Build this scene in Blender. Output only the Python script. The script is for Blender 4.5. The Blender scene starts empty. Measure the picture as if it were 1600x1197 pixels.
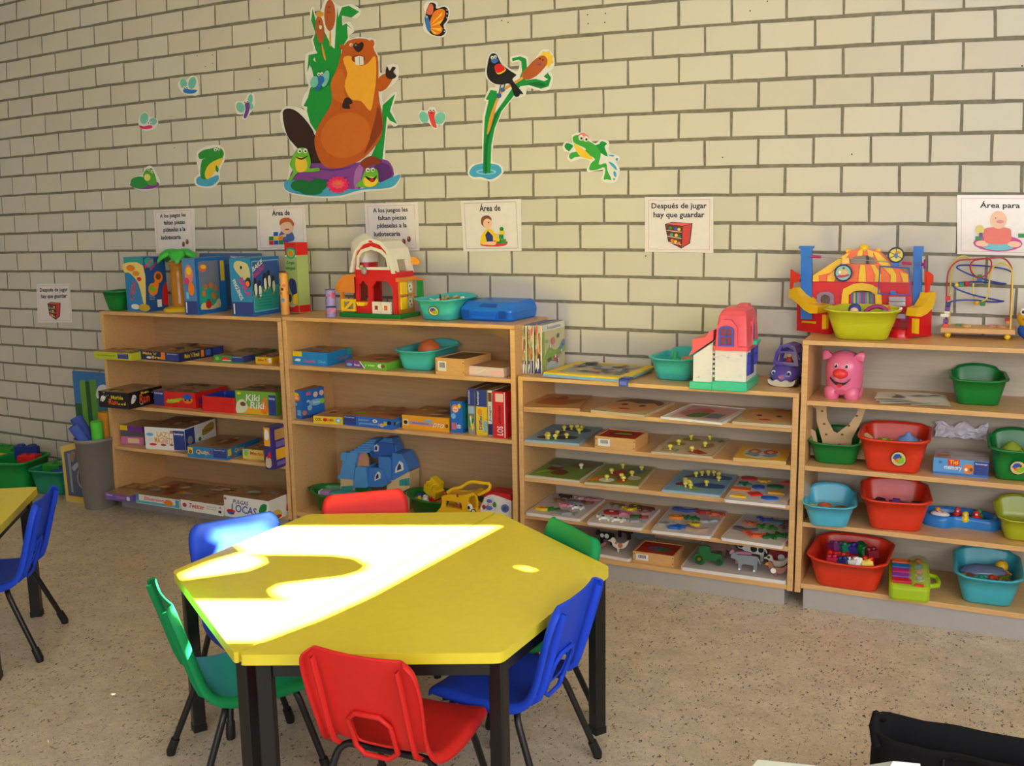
import bpy, bmesh, math, random
from mathutils import Vector as V, Matrix as MX
from mathutils.geometry import tessellate_polygon
random.seed(7)
D = bpy.data
SC = bpy.context.scene
COL = SC.collection
PI = math.pi

# ------------------------------------------------------------------ camera
CAM = V((2.26743, -4.55241, 1.69076))
YAW, PITCH, ROLL, FPX = -0.44236, -0.17153, -0.0165, 1559.96
fw = V((math.sin(YAW) * math.cos(PITCH), math.cos(YAW) * math.cos(PITCH), math.sin(PITCH)))
r0 = V((math.cos(YAW), -math.sin(YAW), 0))
u0 = r0.cross(fw)
rt = r0 * math.cos(ROLL) + u0 * math.sin(ROLL)
up = u0 * math.cos(ROLL) - r0 * math.sin(ROLL)
cd = D.cameras.new('camera')
cam = D.objects.new('camera', cd)
COL.objects.link(cam)
cam.matrix_world = MX(((rt.x, up.x, -fw.x, CAM.x), (rt.y, up.y, -fw.y, CAM.y), (rt.z, up.z, -fw.z, CAM.z), (0, 0, 0, 1)))
cd.sensor_fit = 'HORIZONTAL'
cd.sensor_width = 36
cd.lens = FPX * 36 / 1600
cd.clip_start = .05
SC.camera = cam

# ------------------------------------------------------------------ light
SC.view_settings.view_transform = 'Standard'
SC.view_settings.look = 'None'
SC.view_settings.gamma = 1
SC.view_settings.use_curve_mapping = False
SC.view_settings.exposure = 0.0
w = D.worlds.new('daylight')
SC.world = w
w.use_nodes = True
bg = w.node_tree.nodes['Background']
bg.inputs[0].default_value = (.86, .92, 1, 1)
bg.inputs[1].default_value = .28
SUN_EL = math.radians(50)
SUN = V((.925 * math.cos(SUN_EL), .38 * math.cos(SUN_EL), math.sin(SUN_EL)))
sd = D.lights.new('sun', 'SUN')
sd.energy = 125
sd.angle = math.radians(.55)
sd.color = (1, .96, .88)
so = D.objects.new('sun', sd)
COL.objects.link(so)
so.rotation_euler = SUN.to_track_quat('Z', 'Y').to_euler()


def window_light(name, loc, target, sx, sy, watts, col):
    l = D.lights.new(name, 'AREA')
    l.shape = 'RECTANGLE'
    l.size, l.size_y, l.energy, l.color = sx, sy, watts, col
    o = D.objects.new(name, l)
    COL.objects.link(o)
    o.location = loc
    o.rotation_euler = (V(loc) - V(target)).to_track_quat('Z', 'Y').to_euler()


window_light('window_light', (4.6, -3.6, 2.0), (0.6, 0, 0.9), 3.6, 1.5, 95, (.95, .97, 1))
window_light('window_light', (2.2, -6.9, 2.1), (1.0, 0, 0.9), 4.5, 1.4, 100, (.95, .97, 1))


# ------------------------------------------------------------------ pixel rays of the calibrated camera
def ray(px, py):
    return fw + rt * ((px - 800) / FPX) - up * ((py - 598.5) / FPX)


def S(px, py, z):
    d = ray(px, py)
    return CAM + d * ((z - CAM.z) / d.z)


def W(px, py, y=0.0):
    d = ray(px, py)
    return CAM + d * ((y - CAM.y) / d.y)


# ------------------------------------------------------------------ materials
def lin(c):
    c = c / 255
    return c / 12.92 if c <= .04045 else ((c + .055) / 1.055) ** 2.4


MATS = {}


def mat(r, g=None, b=None, rough=.45, alpha=1, trans=0, metal=0, spec=.5):
    """plain plastic, card or paint with a faint procedural mottling"""
    if g is None:
        r, g, b = r
    k = (r, g, b, rough, alpha, trans, metal, spec)
    if k in MATS:
        return MATS[k]
    m = D.materials.new('paint_%d_%d_%d' % (r, g, b))
    m.use_nodes = True
    nt = m.node_tree
    p = nt.nodes['Principled BSDF']
    c = (lin(r), lin(g), lin(b), 1)
    nz = nt.nodes.new('ShaderNodeTexNoise')
    nz.inputs['Scale'].default_value = 30
    tc = nt.nodes.new('ShaderNodeTexCoord')
    mx = nt.nodes.new('ShaderNodeMix')
    mx.data_type = 'RGBA'
    mx.inputs[6].default_value = tuple(x * .94 for x in c[:3]) + (1,)
    mx.inputs[7].default_value = tuple(min(1, x * 1.05) for x in c[:3]) + (1,)
    nt.links.new(tc.outputs['Object'], nz.inputs['Vector'])
    nt.links.new(nz.outputs['Fac'], mx.inputs[0])
    nt.links.new(mx.outputs[2], p.inputs['Base Color'])
    p.inputs['Roughness'].default_value = rough
    p.inputs['Specular IOR Level'].default_value = spec
    p.inputs['Metallic'].default_value = metal
    p.inputs['Alpha'].default_value = alpha
    p.inputs['Transmission Weight'].default_value = trans
    MATS[k] = m
    return m


def node_mat(name, rough=.5):
    m = D.materials.new(name)
    m.use_nodes = True
    nt = m.node_tree
    p = nt.nodes['Principled BSDF']
    p.inputs['Roughness'].default_value = rough

    def N(t, **kw):
        n = nt.nodes.new(t)
        for a, b in kw.items():
            if a.startswith('i_'):
                n.inputs[a[2:].replace('_', ' ')].default_value = b
            else:
                setattr(n, a, b)
        return n
    return m, nt, p, N, nt.links.new


def ramp(N, stops):
    r = N('ShaderNodeValToRGB')
    e = r.color_ramp.elements
    while len(e) < len(stops):
        e.new(.5)
    for i, (pos, c) in enumerate(stops):
        e[i].position = pos
        e[i].color = (lin(c[0]), lin(c[1]), lin(c[2]), 1)
    return r


def wood_mat(name, a, b, rough=.35, stretch=(1, 14, 14)):
    m, nt, p, N, L = node_mat(name, rough)
    tc = N('ShaderNodeTexCoord')
    mp = N('ShaderNodeMapping')
    mp.inputs['Scale'].default_value = stretch
    nz = N('ShaderNodeTexNoise', i_Scale=6.0, i_Detail=5.0, i_Roughness=.6)
    r = ramp(N, [(.3, a), (.75, b)])
    L(tc.outputs['Object'], mp.inputs['Vector'])
    L(mp.outputs['Vector'], nz.inputs['Vector'])
    L(nz.outputs['Fac'], r.inputs[0])
    L(r.outputs[0], p.inputs['Base Color'])
    return m


WOOD = wood_mat('beech_veneer', (212, 163, 105), (228, 183, 124))
WOODF = wood_mat('beech_edge', (222, 166, 98), (233, 180, 112))
WOODBACK = wood_mat('back_board', (186, 148, 104), (200, 162, 116), .5)
PALEBACK = wood_mat('pale_back_board', (190, 178, 158), (204, 192, 172), .5)
PINE = wood_mat('pine', (214, 160, 96), (230, 180, 116), .45, (3, 30, 30))


def brick_mat():
    m, nt, p, N, L = node_mat('painted_block', .55)
    g = N('ShaderNodeNewGeometry')
    r = ramp(N, [(0, (210, 204, 192)), (.5, (217, 211, 200)), (1, (213, 209, 199))])
    nz = N('ShaderNodeTexNoise', i_Scale=3.0, i_Detail=6.0)
    tc = N('ShaderNodeTexCoord')
    mx = N('ShaderNodeMix', data_type='RGBA', blend_type='MULTIPLY')
    mx.inputs[0].default_value = .1
    L(g.outputs['Random Per Island'], r.inputs[0])
    L(tc.outputs['Object'], nz.inputs['Vector'])
    L(r.outputs[0], mx.inputs[6])
    L(nz.outputs['Fac'], mx.inputs[7])
    L(mx.outputs[2], p.inputs['Base Color'])
    n2 = N('ShaderNodeTexNoise', i_Scale=260.0, i_Detail=3.0)
    bp = N('ShaderNodeBump', i_Strength=.12, i_Distance=.002)
    L(tc.outputs['Object'], n2.inputs['Vector'])
    L(n2.outputs['Fac'], bp.inputs['Height'])
    L(bp.outputs[0], p.inputs['Normal'])
    return m


def mortar_mat():
    m, nt, p, N, L = node_mat('mortar', .9)
    tc = N('ShaderNodeTexCoord')
    nz = N('ShaderNodeTexNoise', i_Scale=40.0, i_Detail=6.0)
    r = ramp(N, [(.3, (118, 112, 100)), (.7, (142, 135, 120))])
    L(tc.outputs['Object'], nz.inputs['Vector'])
    L(nz.outputs['Fac'], r.inputs[0])
    L(r.outputs[0], p.inputs['Base Color'])
    return m


def terrazzo_mat():
    m, nt, p, N, L = node_mat('terrazzo', .32)
    tc = N('ShaderNodeTexCoord')
    big = N('ShaderNodeTexNoise', i_Scale=9.0, i_Detail=8.0, i_Roughness=.7)
    base = ramp(N, [(.3, (190, 173, 154)), (.7, (222, 205, 186))])
    L(tc.outputs['Object'], big.inputs['Vector'])
    L(big.outputs['Fac'], base.inputs[0])
    col = base.outputs[0]
    for sc, stretch, lo, hi, c in ((72.0, (1, .6, 1), .3, .22, (66, 60, 54)), (130.0, (1, 1, 1), .34, .24, (104, 92, 80)), (80.0, (.7, 1, 1), .28, .16, (230, 212, 186))):
        mp = N('ShaderNodeMapping')
        mp.inputs['Scale'].default_value = stretch
        mp.inputs['Location'].default_value = (sc, sc * .37, 0)
        wob = N('ShaderNodeTexNoise', i_Scale=sc * 1.5)
        add = N('ShaderNodeMix', data_type='RGBA')
        add.inputs[0].default_value = .03
        vo = N('ShaderNodeTexVoronoi', i_Scale=sc)
        vn = N('ShaderNodeTexNoise', i_Scale=sc * .35, i_Detail=2.0)
        L(tc.outputs['Object'], mp.inputs['Vector'])
        L(mp.outputs['Vector'], wob.inputs['Vector'])
        L(mp.outputs['Vector'], add.inputs[6])
        L(wob.outputs['Color'], add.inputs[7])
        L(add.outputs[2], vo.inputs['Vector'])
        L(mp.outputs['Vector'], vn.inputs['Vector'])
        # only some cells carry a chip
        sep = N('ShaderNodeSeparateColor')
        L(vo.outputs['Color'], sep.inputs[0])
        mr = N('ShaderNodeMapRange')
        mr.inputs['From Min'].default_value = lo
        mr.inputs['From Max'].default_value = hi
        L(vo.outputs['Distance'], mr.inputs['Value'])
        gt = N('ShaderNodeMath', operation='GREATER_THAN')
        gt.inputs[1].default_value = .5
        L(sep.outputs[0], gt.inputs[0])
        mu = N('ShaderNodeMath', operation='MULTIPLY')
        L(mr.outputs[0], mu.inputs[0])
        L(gt.outputs[0], mu.inputs[1])
        mx = N('ShaderNodeMix', data_type='RGBA')
        mx.inputs[7].default_value = (lin(c[0]), lin(c[1]), lin(c[2]), 1)
        L(mu.outputs[0], mx.inputs[0])
        L(col, mx.inputs[6])
        col = mx.outputs[2]
    L(col, p.inputs['Base Color'])
    return m


# ------------------------------------------------------------------ mesh builder
FONT = {}


def font_mesh(t):
    if t not in FONT:
        c = D.curves.new('lettering', 'FONT')
        c.body = t
        c.resolution_u = 2
        c.offset = .02
        o = D.objects.new('lettering', c)
        COL.objects.link(o)
        bpy.context.view_layer.update()
        me = D.meshes.new_from_object(o.evaluated_get(bpy.context.evaluated_depsgraph_get()))
        vs = [(v.co.x, v.co.y) for v in me.vertices]
        fs = [tuple(f.vertices) for f in me.polygons]
        D.objects.remove(o)
        D.curves.remove(c)
        D.meshes.remove(me)
        xs = [v[0] for v in vs] or [0, 1]
        ys = [v[1] for v in vs] or [0, 1]
        x0, x1, y0, y1 = min(xs), max(xs), min(ys), max(ys)
        FONT[t] = ([((x - x0) / (x1 - x0), (y - y0) / (y1 - y0)) for x, y in vs], fs)
    return FONT[t]


def sm(pts, n=4, closed=True):
    """Catmull-Rom smoothing of a traced outline"""
    out = []
    N = len(pts)
    for i in range(N if closed else N - 1):
        if closed:
            a, b, c, d = (V(pts[(i + k) % N]) for k in (-1, 0, 1, 2))
        else:
            a, b, c, d = V(pts[max(i - 1, 0)]), V(pts[i]), V(pts[i + 1]), V(pts[min(i + 2, N - 1)])
        for k in range(n):
            t = k / n
            out.append(.5 * (2 * b + (c - a) * t + (2 * a - 5 * b + 4 * c - d) * t * t + (3 * b - a - 3 * c + d) * t ** 3))
    if not closed:
        out.append(V(pts[-1]))
    return [tuple(p) for p in out]


def ngon(cx, cy, rx, ry=None, n=20, a0=0, rot=0):
    ry = rx if ry is None else ry
    o = []
    for i in range(n):
        a = a0 + 2 * PI * i / n
        x, y = rx * math.cos(a), ry * math.sin(a)
        o.append((cx + x * math.cos(rot) - y * math.sin(rot), cy + x * math.sin(rot) + y * math.cos(rot)))
    return o


def rrect(x0, y0, x1, y1, r, n=4):
    o = []
    for cx, cy, a in ((x1 - r, y0 + r, -90), (x1 - r, y1 - r, 0), (x0 + r, y1 - r, 90), (x0 + r, y0 + r, 180)):
        for i in range(n + 1):
            t = math.radians(a + 90 * i / n)
            o.append((cx + r * math.cos(t), cy + r * math.sin(t)))
    return o


class B:
    def __init__(s):
        s.vs, s.fs, s.ms, s.sm, s.mats = [], [], [], [], []
        s.M = MX.Identity(4)

    def mi(s, m):
        if m not in s.mats:
            s.mats.append(m)
        return s.mats.index(m)

    def add(s, vs, fs, m, smooth=False):
        k = len(s.vs)
        s.vs += [s.M @ V(v) for v in vs]
        i = s.mi(m)
        for f in fs:
            s.fs.append([k + a for a in f])
            s.ms.append(i)
            s.sm.append(smooth)
        return s

    def box(s, a, b, m):
        (x0, y0, z0), (x1, y1, z1) = a, b
        return s.add([(x0, y0, z0), (x1, y0, z0), (x1, y1, z0), (x0, y1, z0), (x0, y0, z1), (x1, y0, z1), (x1, y1, z1), (x0, y1, z1)],
                     [(0, 3, 2, 1), (4, 5, 6, 7), (0, 1, 5, 4), (1, 2, 6, 5), (2, 3, 7, 6), (3, 0, 4, 7)], m)

    def cap(s, pts, m):
        fs = [tuple(t) for t in tessellate_polygon([[V(p) for p in pts]])]
        return s.add(pts, fs, m)

    def prism(s, p2, z0, z1, m, m2=None):
        """p2 outline in xy extruded from z0 to z1 (m2: side material)"""
        n = len(p2)
        ar = sum(p2[i][0] * p2[(i + 1) % n][1] - p2[(i + 1) % n][0] * p2[i][1] for i in range(n))
        if ar < 0:
            p2 = p2[::-1]
        t = [tuple(x) for x in tessellate_polygon([[V((p[0], p[1], 0)) for p in p2]])]
        fix = []
        for a, b, c in t:
            ax, ay = p2[b][0] - p2[a][0], p2[b][1] - p2[a][1]
            bx, by = p2[c][0] - p2[a][0], p2[c][1] - p2[a][1]
            fix.append((a, b, c) if ax * by - ay * bx > 0 else (a, c, b))
        s.add([(p[0], p[1], z1) for p in p2], fix, m)
        s.add([(p[0], p[1], z0) for p in p2], [f[::-1] for f in fix], m)
        s.add([(p[0], p[1], z0) for p in p2] + [(p[0], p[1], z1) for p in p2], [(i, (i + 1) % n, n + (i + 1) % n, n + i) for i in range(n)], m2 or m)
        return s

    def plate(s, p2, y0, y1, m, m2=None):
        """outline in xz extruded along y"""
        M0 = s.M
        s.M = M0 @ MX(((1, 0, 0, 0), (0, 0, -1, 0), (0, 1, 0, 0), (0, 0, 0, 1)))
        s.prism(p2, -y1, -y0, m, m2)
        s.M = M0
        return s

    def side(s, p2, x0, x1, m, m2=None):
        """outline in yz extruded along x"""
        M0 = s.M
        s.M = M0 @ MX(((0, 0, 1, 0), (1, 0, 0, 0), (0, 1, 0, 0), (0, 0, 0, 1)))
        s.prism(p2, x0, x1, m, m2)
        s.M = M0
        return s

    def loft(s, rings, m, c0=True, c1=True, closed=True, smooth=True):
        n = len(rings[0])
        vs = [p for r in rings for p in r]
        fs = []
        for k in range(len(rings) - 1):
            for i in range(n if closed else n - 1):
                j = (i + 1) % n
                fs.append((k * n + i, k * n + j, (k + 1) * n + j, (k + 1) * n + i))
        s.add(vs, fs, m, smooth)
        if c0:
            s.add(rings[0], [tuple(range(n))[::-1]], m)
        if c1:
            s.add(rings[-1], [tuple(range(n))], m)
        return s

    def tube(s, pts, r, m, n=8, closed=False, cap=True):
        P = [V(p) for p in pts]
        N = len(P)
        R = r if isinstance(r, (list, tuple)) else [r] * N
        rings = []
        side = None
        for i, p in enumerate(P):
            a = P[(i - 1) % N] if closed or i else p
            b = P[(i + 1) % N] if closed or i < N - 1 else p
            t = (b - a).normalized()
            if side is None:
                side = t.orthogonal().normalized()
            side = (side - t * side.dot(t)).normalized()
            o = t.cross(side)
            rings.append([tuple(p + side * R[i] * math.cos(2 * PI * k / n) + o * R[i] * math.sin(2 * PI * k / n)) for k in range(n)])
        if closed:
            rings.append(rings[0])
        return s.loft(rings, m, cap and not closed, cap and not closed)

    def lathe(s, prof, m, c=(0, 0, 0), n=20, smooth=True):
        rings = [[(c[0] + r * math.cos(2 * PI * k / n), c[1] + r * math.sin(2 * PI * k / n), c[2] + z) for k in range(n)] for r, z in prof]
        return s.loft(rings, m, True, True, True, smooth)

    def cyl(s, a, b, r, m, n=14):
        return s.tube([a, b], r, m, n)

    def ell(s, c, r, m, n=14, half=False):
        if not isinstance(r, (tuple, list)):
            r = (r, r, r)
        k = max(6, n // 2)
        rings = []
        for i in range(1, k):
            t = -PI / 2 + PI * i / k
            if half and t < -.01:
                continue
            rings.append([(c[0] + r[0] * math.cos(t) * math.cos(2 * PI * j / n), c[1] + r[1] * math.cos(t) * math.sin(2 * PI * j / n), c[2] + r[2] * math.sin(t)) for j in range(n)])
        return s.loft(rings, m)

    def art(s, O, U, Vv, items, lift=.0004):
        """flat print on a face: O corner, U and Vv the face's edges, items in 0..1 coordinates"""
        O, U, Vv = V(O), V(U), V(Vv)
        Nn = U.cross(Vv).normalized()
        for k, it in enumerate(items):
            q = O + Nn * (lift * (k + 1))
            f = lambda x, y: tuple(q + U * x + Vv * y)
            kind, m = it[0], it[-1]
            if kind == 'r':
                x0, y0, x1, y1 = it[1:5]
                s.add([f(x0, y0), f(x1, y0), f(x1, y1), f(x0, y1)], [(0, 1, 2, 3)], m)
            elif kind == 'e':
                cx, cy, rx, ry = it[1:5]
                s.add([f(*p) for p in ngon(cx, cy, rx, ry, 16)], [tuple(range(16))], m)
            elif kind in 'ps':
                pts = sm(it[1], 3) if kind == 's' else it[1]
                p3 = [f(*p) for p in pts]
                n = len(pts)
                ar = sum(pts[i][0] * pts[(i + 1) % n][1] - pts[(i + 1) % n][0] * pts[i][1] for i in range(n))
                t = [tuple(a) for a in tessellate_polygon([[V((p[0], p[1], 0)) for p in pts]])]
                s.add(p3, t, m)
            elif kind == 't':
                x0, y0, x1, y1 = it[2:6]
                vs, fs = font_mesh(it[1])
                s.add([f(x0 + (x1 - x0) * a, y0 + (y1 - y0) * b) for a, b in vs], fs, m)
            elif kind == 'T':
                (ox, oy), (ax, ay), (bx, by) = it[2:5]
                vs, fs = font_mesh(it[1])
                s.add([f(ox + ax * a + bx * b, oy + ay * a + by * b) for a, b in vs], fs, m)
        return s

    def done(s, name, parent=None, bev=0, loc=None, fix=False, weld=False):
        me = D.meshes.new(name)
        L = V(loc) if loc is not None else V((0, 0, 0))
        me.from_pydata([tuple(v - L) for v in s.vs], [], s.fs)
        for m in s.mats:
            me.materials.append(m)
        me.polygons.foreach_set('material_index', s.ms)
        me.polygons.foreach_set('use_smooth', s.sm)
        me.update()
        if fix or weld:
            bm = bmesh.new()
            bm.from_mesh(me)
            if weld:
                bmesh.ops.remove_doubles(bm, verts=bm.verts, dist=1e-5)
            bmesh.ops.recalc_face_normals(bm, faces=bm.faces)
            bm.to_mesh(me)
            bm.free()
        o = D.objects.new(name, me)
        COL.objects.link(o)
        o.location = L
        if parent:
            o.parent = parent
        if bev:
            md = o.modifiers.new('soft_edges', 'BEVEL')
            md.width = bev
            md.segments = 2
            md.limit_method = 'ANGLE'
            md.angle_limit = math.radians(40)
        return o


def tag(o, label, cat, group=None, kind=None):
    o['label'], o['category'] = label, cat
    if group:
        o['group'] = group
    if kind:
        o['kind'] = kind
    return o


def thing(name, label, cat, loc=(0, 0, 0), rz=0, group=None):
    o = D.objects.new(name, None)
    COL.objects.link(o)
    o.location = loc
    o.rotation_euler = (0, 0, rz)
    o.empty_display_size = .05
    return tag(o, label, cat, group)


def struct(o):
    o['kind'] = 'structure'
    return o


# common colours
WHITE = mat(238, 236, 230)
PAPER = mat(236, 228, 226, rough=.35)
BLACK = mat(22, 21, 22)
DARK = mat(45, 42, 45)
RED = mat(222, 34, 30, rough=.35)
YEL = mat(246, 206, 30, rough=.35)
BLUE = mat(30, 92, 205, rough=.35)
GREEN = mat(20, 140, 60, rough=.35)
ORG = mat(240, 130, 30)
PINK = mat(240, 130, 160)
PURP = mat(120, 66, 160)
LBLUE = mat(120, 190, 225)
BROWN = mat(130, 78, 42)
GREY = mat(150, 152, 155)
NAVY = mat(38, 52, 120)
TAN = mat(220, 180, 130)
SKIN = mat(246, 200, 170)
LIME = mat(140, 200, 40)
MAG = mat(225, 50, 120)
TEAL = mat(40, 165, 160)

# ------------------------------------------------------------------ the room
HC, BW = .124566, .24


def course(x, z):
    """bends the courses to follow the lens distortion: nominal to laid position"""
    a, b = x / 3, (z - 1.3) / 1.3
    t = [a ** i * b ** k for i in range(4) for k in range(4 - i)]
    dx = (-0.0042, 0.0061, -0.001, 0.0002, 0.0805, -0.0303, -0.0258, -0.0274, 0.0037, -0.1041)
    dz = (0.0135, 0.0304, -0.0174, -0.0118, -0.0008, -0.0119, 0.0002, -0.021, -0.0476, -0.0054)
    return x + sum(p * q for p, q in zip(t, dx)), z + sum(p * q for p, q in zip(t, dz))


BR, MO = brick_mat(), mortar_mat()
b = B()
b.box((-4.6, .005, -.05), (5.3, .12, 3.4), MO)
rnd = random.Random(3)
for n in range(-6, 21):
    z0, z1 = 2.6 - (n + 1) * HC, 2.6 - n * HC
    if z0 < -.02:
        continue
    off = 0 if n % 2 == 0 else .5
    for j in range(-18, 14):
        x0, x1 = (j + off) * BW, (j + 1 + off) * BW
        g = .0054
        jit = lambda: rnd.uniform(-.0016, .0016)
        c = []
        for (x, z, sx, sz) in ((x0, z0, 1, 1), (x1, z0, -1, 1), (x1, z1, -1, -1), (x0, z1, 1, -1)):
            X, Z = course(x, z)
            c.append((X + sx * g + jit(), Z + sz * g * 1.3 + jit()))
        # edges broken by small chips
        pts = []
        for i in range(4):
            p, q = V(c[i]), V(c[(i + 1) % 4])
            nn = V((p.y - q.y, q.x - p.x)).normalized()
            for t in ((0, .25, .5, .75) if i % 2 == 0 else (0, .5)):
                e = p.lerp(q, t)
                if t:
                    e = e + nn * rnd.uniform(-.0008, .0014)
                pts.append((e.x, e.y))
        y = rnd.uniform(-.0008, .0008)
        e = .0018
        cx, cz = sum(p[0] for p in pts) / len(pts), sum(p[1] for p in pts) / len(pts)
        inn = [(p[0] + (e if p[0] < cx else -e), p[1] + (e if p[1] < cz else -e)) for p in pts]
        k = len(pts)
        b.add([(p[0], .006, p[1]) for p in pts] + [(p[0], y + .0015, p[1]) for p in pts] + [(p[0], y, p[1]) for p in inn],
              [(i, (i + 1) % k, k + (i + 1) % k, k + i) for i in range(k)] + [(k + i, k + (i + 1) % k, 2 * k + (i + 1) % k, 2 * k + i) for i in range(k)] + [tuple(range(2 * k, 3 * k))], BR)
# nail holes left in the blocks
for px, py in ((308, 87), (332, 99), (332, 86), (321, 104), (918, 23), (946, 21), (919, 37), (945, 35), (784, 32), (794, 35), (1172, 17), (1199, 2), (406, 124), (624, 124), (637, 122), (1597, 103), (1331, 241), (1129, 246), (420, 75), (1009, 400), (273, 231)):
    P = W(px, py, -.001)
    b.add([(P.x + .0035 * math.cos(a), -.0012, P.z + .0035 * math.sin(a)) for a in (0, 1, 2, 3, 4, 5)], [(0, 1, 2, 3, 4, 5)], DARK)
struct(b.done('wall_back'))

b = B()
b.add([(-5, -8, 0), (5.2, -8, 0), (5.2, .1, 0), (-5, .1, 0)], [(0, 1, 2, 3)], terrazzo_mat())
struct(b.done('floor'))

PLASTER = mat(226, 220, 204, rough=.8)
# ceiling with made-up openings, cut to shape the sun patches on table and chairs
TZ, CZ = .56, 3.35
lit = [(304, 844), (352, 834), (404, 825), (440, 823), (452, 822), (780, 822), (705, 862), (640, 897), (575, 932), (500, 966), (405, 1002), (345, 1002), (340, 998), (299, 938), (400, 938), (452, 938),
       (432, 931), (426, 921), (440, 913), (480, 908), (540, 901), (570, 892), (577, 883), (558, 872), (520, 867), (440, 866), (385, 866), (408, 872), (411, 880), (385, 891), (330, 899), (288, 905), (286, 896), (329, 878), (384, 862), (354, 838), (318, 841)]
strip = [(221, 934), (263, 926), (284, 929), (312, 972), (257, 977), (245, 972)]
glint = [(808, 885), (818, 886), (834, 891), (828, 892)]
holes = []
for l in (lit, strip, glint):
    h_ = []
    for px, py in l:
        P = S(px, py, TZ)
        Q = P + SUN * ((CZ - TZ) / SUN.z)
        h_.append(V((Q.x, Q.y, CZ)))
    holes.append(h_)
outer = [V((-5, -8, CZ)), V((5.2, -8, CZ)), V((5.2, .1, CZ)), V((-5, .1, CZ))]
allv = outer + sum(holes, [])
b = B()
b.add([tuple(v) for v in allv], [tuple(t) for t in tessellate_polygon([outer] + holes)], PLASTER)
struct(b.done('ceiling'))
b = B()
b.box((-4.72, -8, 0), (-4.6, .1, CZ), PLASTER)
struct(b.done('wall_left'))  # unseen side wall, added to darken the left of the room
b = B()
b.box((5.2, -8, 0), (5.32, .1, CZ), PLASTER)
struct(b.done('wall_right'))  # unseen side wall, added to keep stray sun out


# ------------------------------------------------------------------ shelf units
SH = {}


def shelf_unit(label, x0, x1, top, shelves, bottom, back, pf=-.4, tt=.018):
    t = thing('shelf_unit', label, 'shelf unit', ((x0 + x1) / 2, -.2, 0))
    hw, p = (x1 - x0) / 2, .024
    yf, yb = -.2, .195
    a = B(); a.box((-hw, yf, top - tt), (hw, yb, top), WOOD); a.done('top_board', t, .0015)
    for sx in (-1, 1):
        a = B(); a.box((min(sx * hw, sx * (hw - p)), yf, .07), (max(sx * hw, sx * (hw - p)), yb, top - tt - .0006), WOOD); a.done('side_panel', t, .0015)
    i = hw - p - .0006
    for z in shelves:
        a = B(); a.box((-i, yf + .001, z - .02), (i, yb - .01, z), WOOD); a.done('shelf_board', t, .0015)
    a = B(); a.box((-i, yf + .001, bottom - .022), (i, yb - .01, bottom), WOOD); a.done('bottom_board', t, .0015)
    a = B(); a.box((-i, yb - .009, bottom), (i, yb, top - tt - .0006), back); a.done('back_board', t)
    a = B()
    a.box((-hw + .035, yf + .012, 0), (hw - .035, yf + .03, bottom - .0226), mat(176, 170, 166, rough=.3))
    a.box((-hw + .035, yf + .03, 0), (-hw + .053, yb - .02, bottom - .0226), mat(176, 170, 166, rough=.3))
    a.box((hw - .053, yf + .03, 0), (hw - .035, yb - .02, bottom - .0226), mat(176, 170, 166, rough=.3))
    a.done('plinth', t)
    return t


Z1 = [.902, .617, .369, .088]
Z2 = [.913, .621, .12]
Z3 = [.782, .62, .447, .264, .096]
Z4 = [.901, .625, .382, .112]
TOP = [1.158, 1.165, .928, 1.149]
shelf_unit('tall wooden shelf unit of flat game boxes beside the grey bin, leftmost of the four', -2.306, -1.02, TOP[0], Z1[:3], Z1[3], WOODBACK)
shelf_unit('tall wooden shelf unit with the red toy barn standing on its top', -1.012, .318, TOP[1], Z2[:2], Z2[2], WOODBACK)
shelf_unit('low wooden shelf unit of puzzle trays, under the pink roofed doll house', .331, 1.606, TOP[2], Z3[:4], Z3[4], PALEBACK)
shelf_unit('wooden shelf unit of plastic bins, with the circus playset on top', 1.614, 2.85, TOP[3], Z4[:3], Z4[3], PALEBACK)


# ------------------------------------------------------------------ half-hexagon tables
TABY = mat(238, 218, 58, rough=.3)
METAL = mat(26, 24, 24, rough=.35)


def half_table(label, pts, z=.56):
    """pts: outline of one trapezoid top, long edge first"""
    c = sum((V(p) for p in pts), V((0, 0))) / len(pts)
    t = thing('trapezoid_table', label, 'table', (c.x, c.y, 0))
    L = [V(p) - c for p in pts]
    n = len(L)
    rim = []
    for i in range(n):
        p, a, q = L[i], L[i - 1], L[(i + 1) % n]
        d1, d2 = (a - p).normalized(), (q - p).normalized()
        for k in range(5):
            u = k / 4
            s0, s1 = p + d1 * .022, p + d2 * .022
            rim.append(tuple(s0.lerp(p, u).lerp(p.lerp(s1, u), u)))
    a = B(); a.prism(rim, z - .03, z, TABY); a.done('tabletop', t, .006, fix=True)
    ins = [p * .90 for p in L]
    for i in range(n):
        p, q = ins[i], ins[(i + 1) % n]
        d = (q - p).normalized()
        nn = V((-d.y, d.x)) * .012
        p2, q2 = p + d * .022, q - d * .022
        a = B()
        a.prism([tuple(p2 - nn), tuple(q2 - nn), tuple(q2 + nn), tuple(p2 + nn)], z - .078, z - .0305, METAL)
        a.done('apron', t, .002)
        a = B()
        lp = [tuple(p + d * x + nn * y) for x, y in ((-.021, -1.7), (.021, -1.7), (.021, 1.7), (-.021, 1.7))]
        a.prism(lp, .012, z - .031, METAL)
        l = a.done('leg', t, .004)
        a = B()
        a.prism([tuple(p + (V(v) - p) * 1.08) for v in lp], 0, .022, BLACK)
        a.done('foot_cap', l, .003)
    return t


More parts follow.
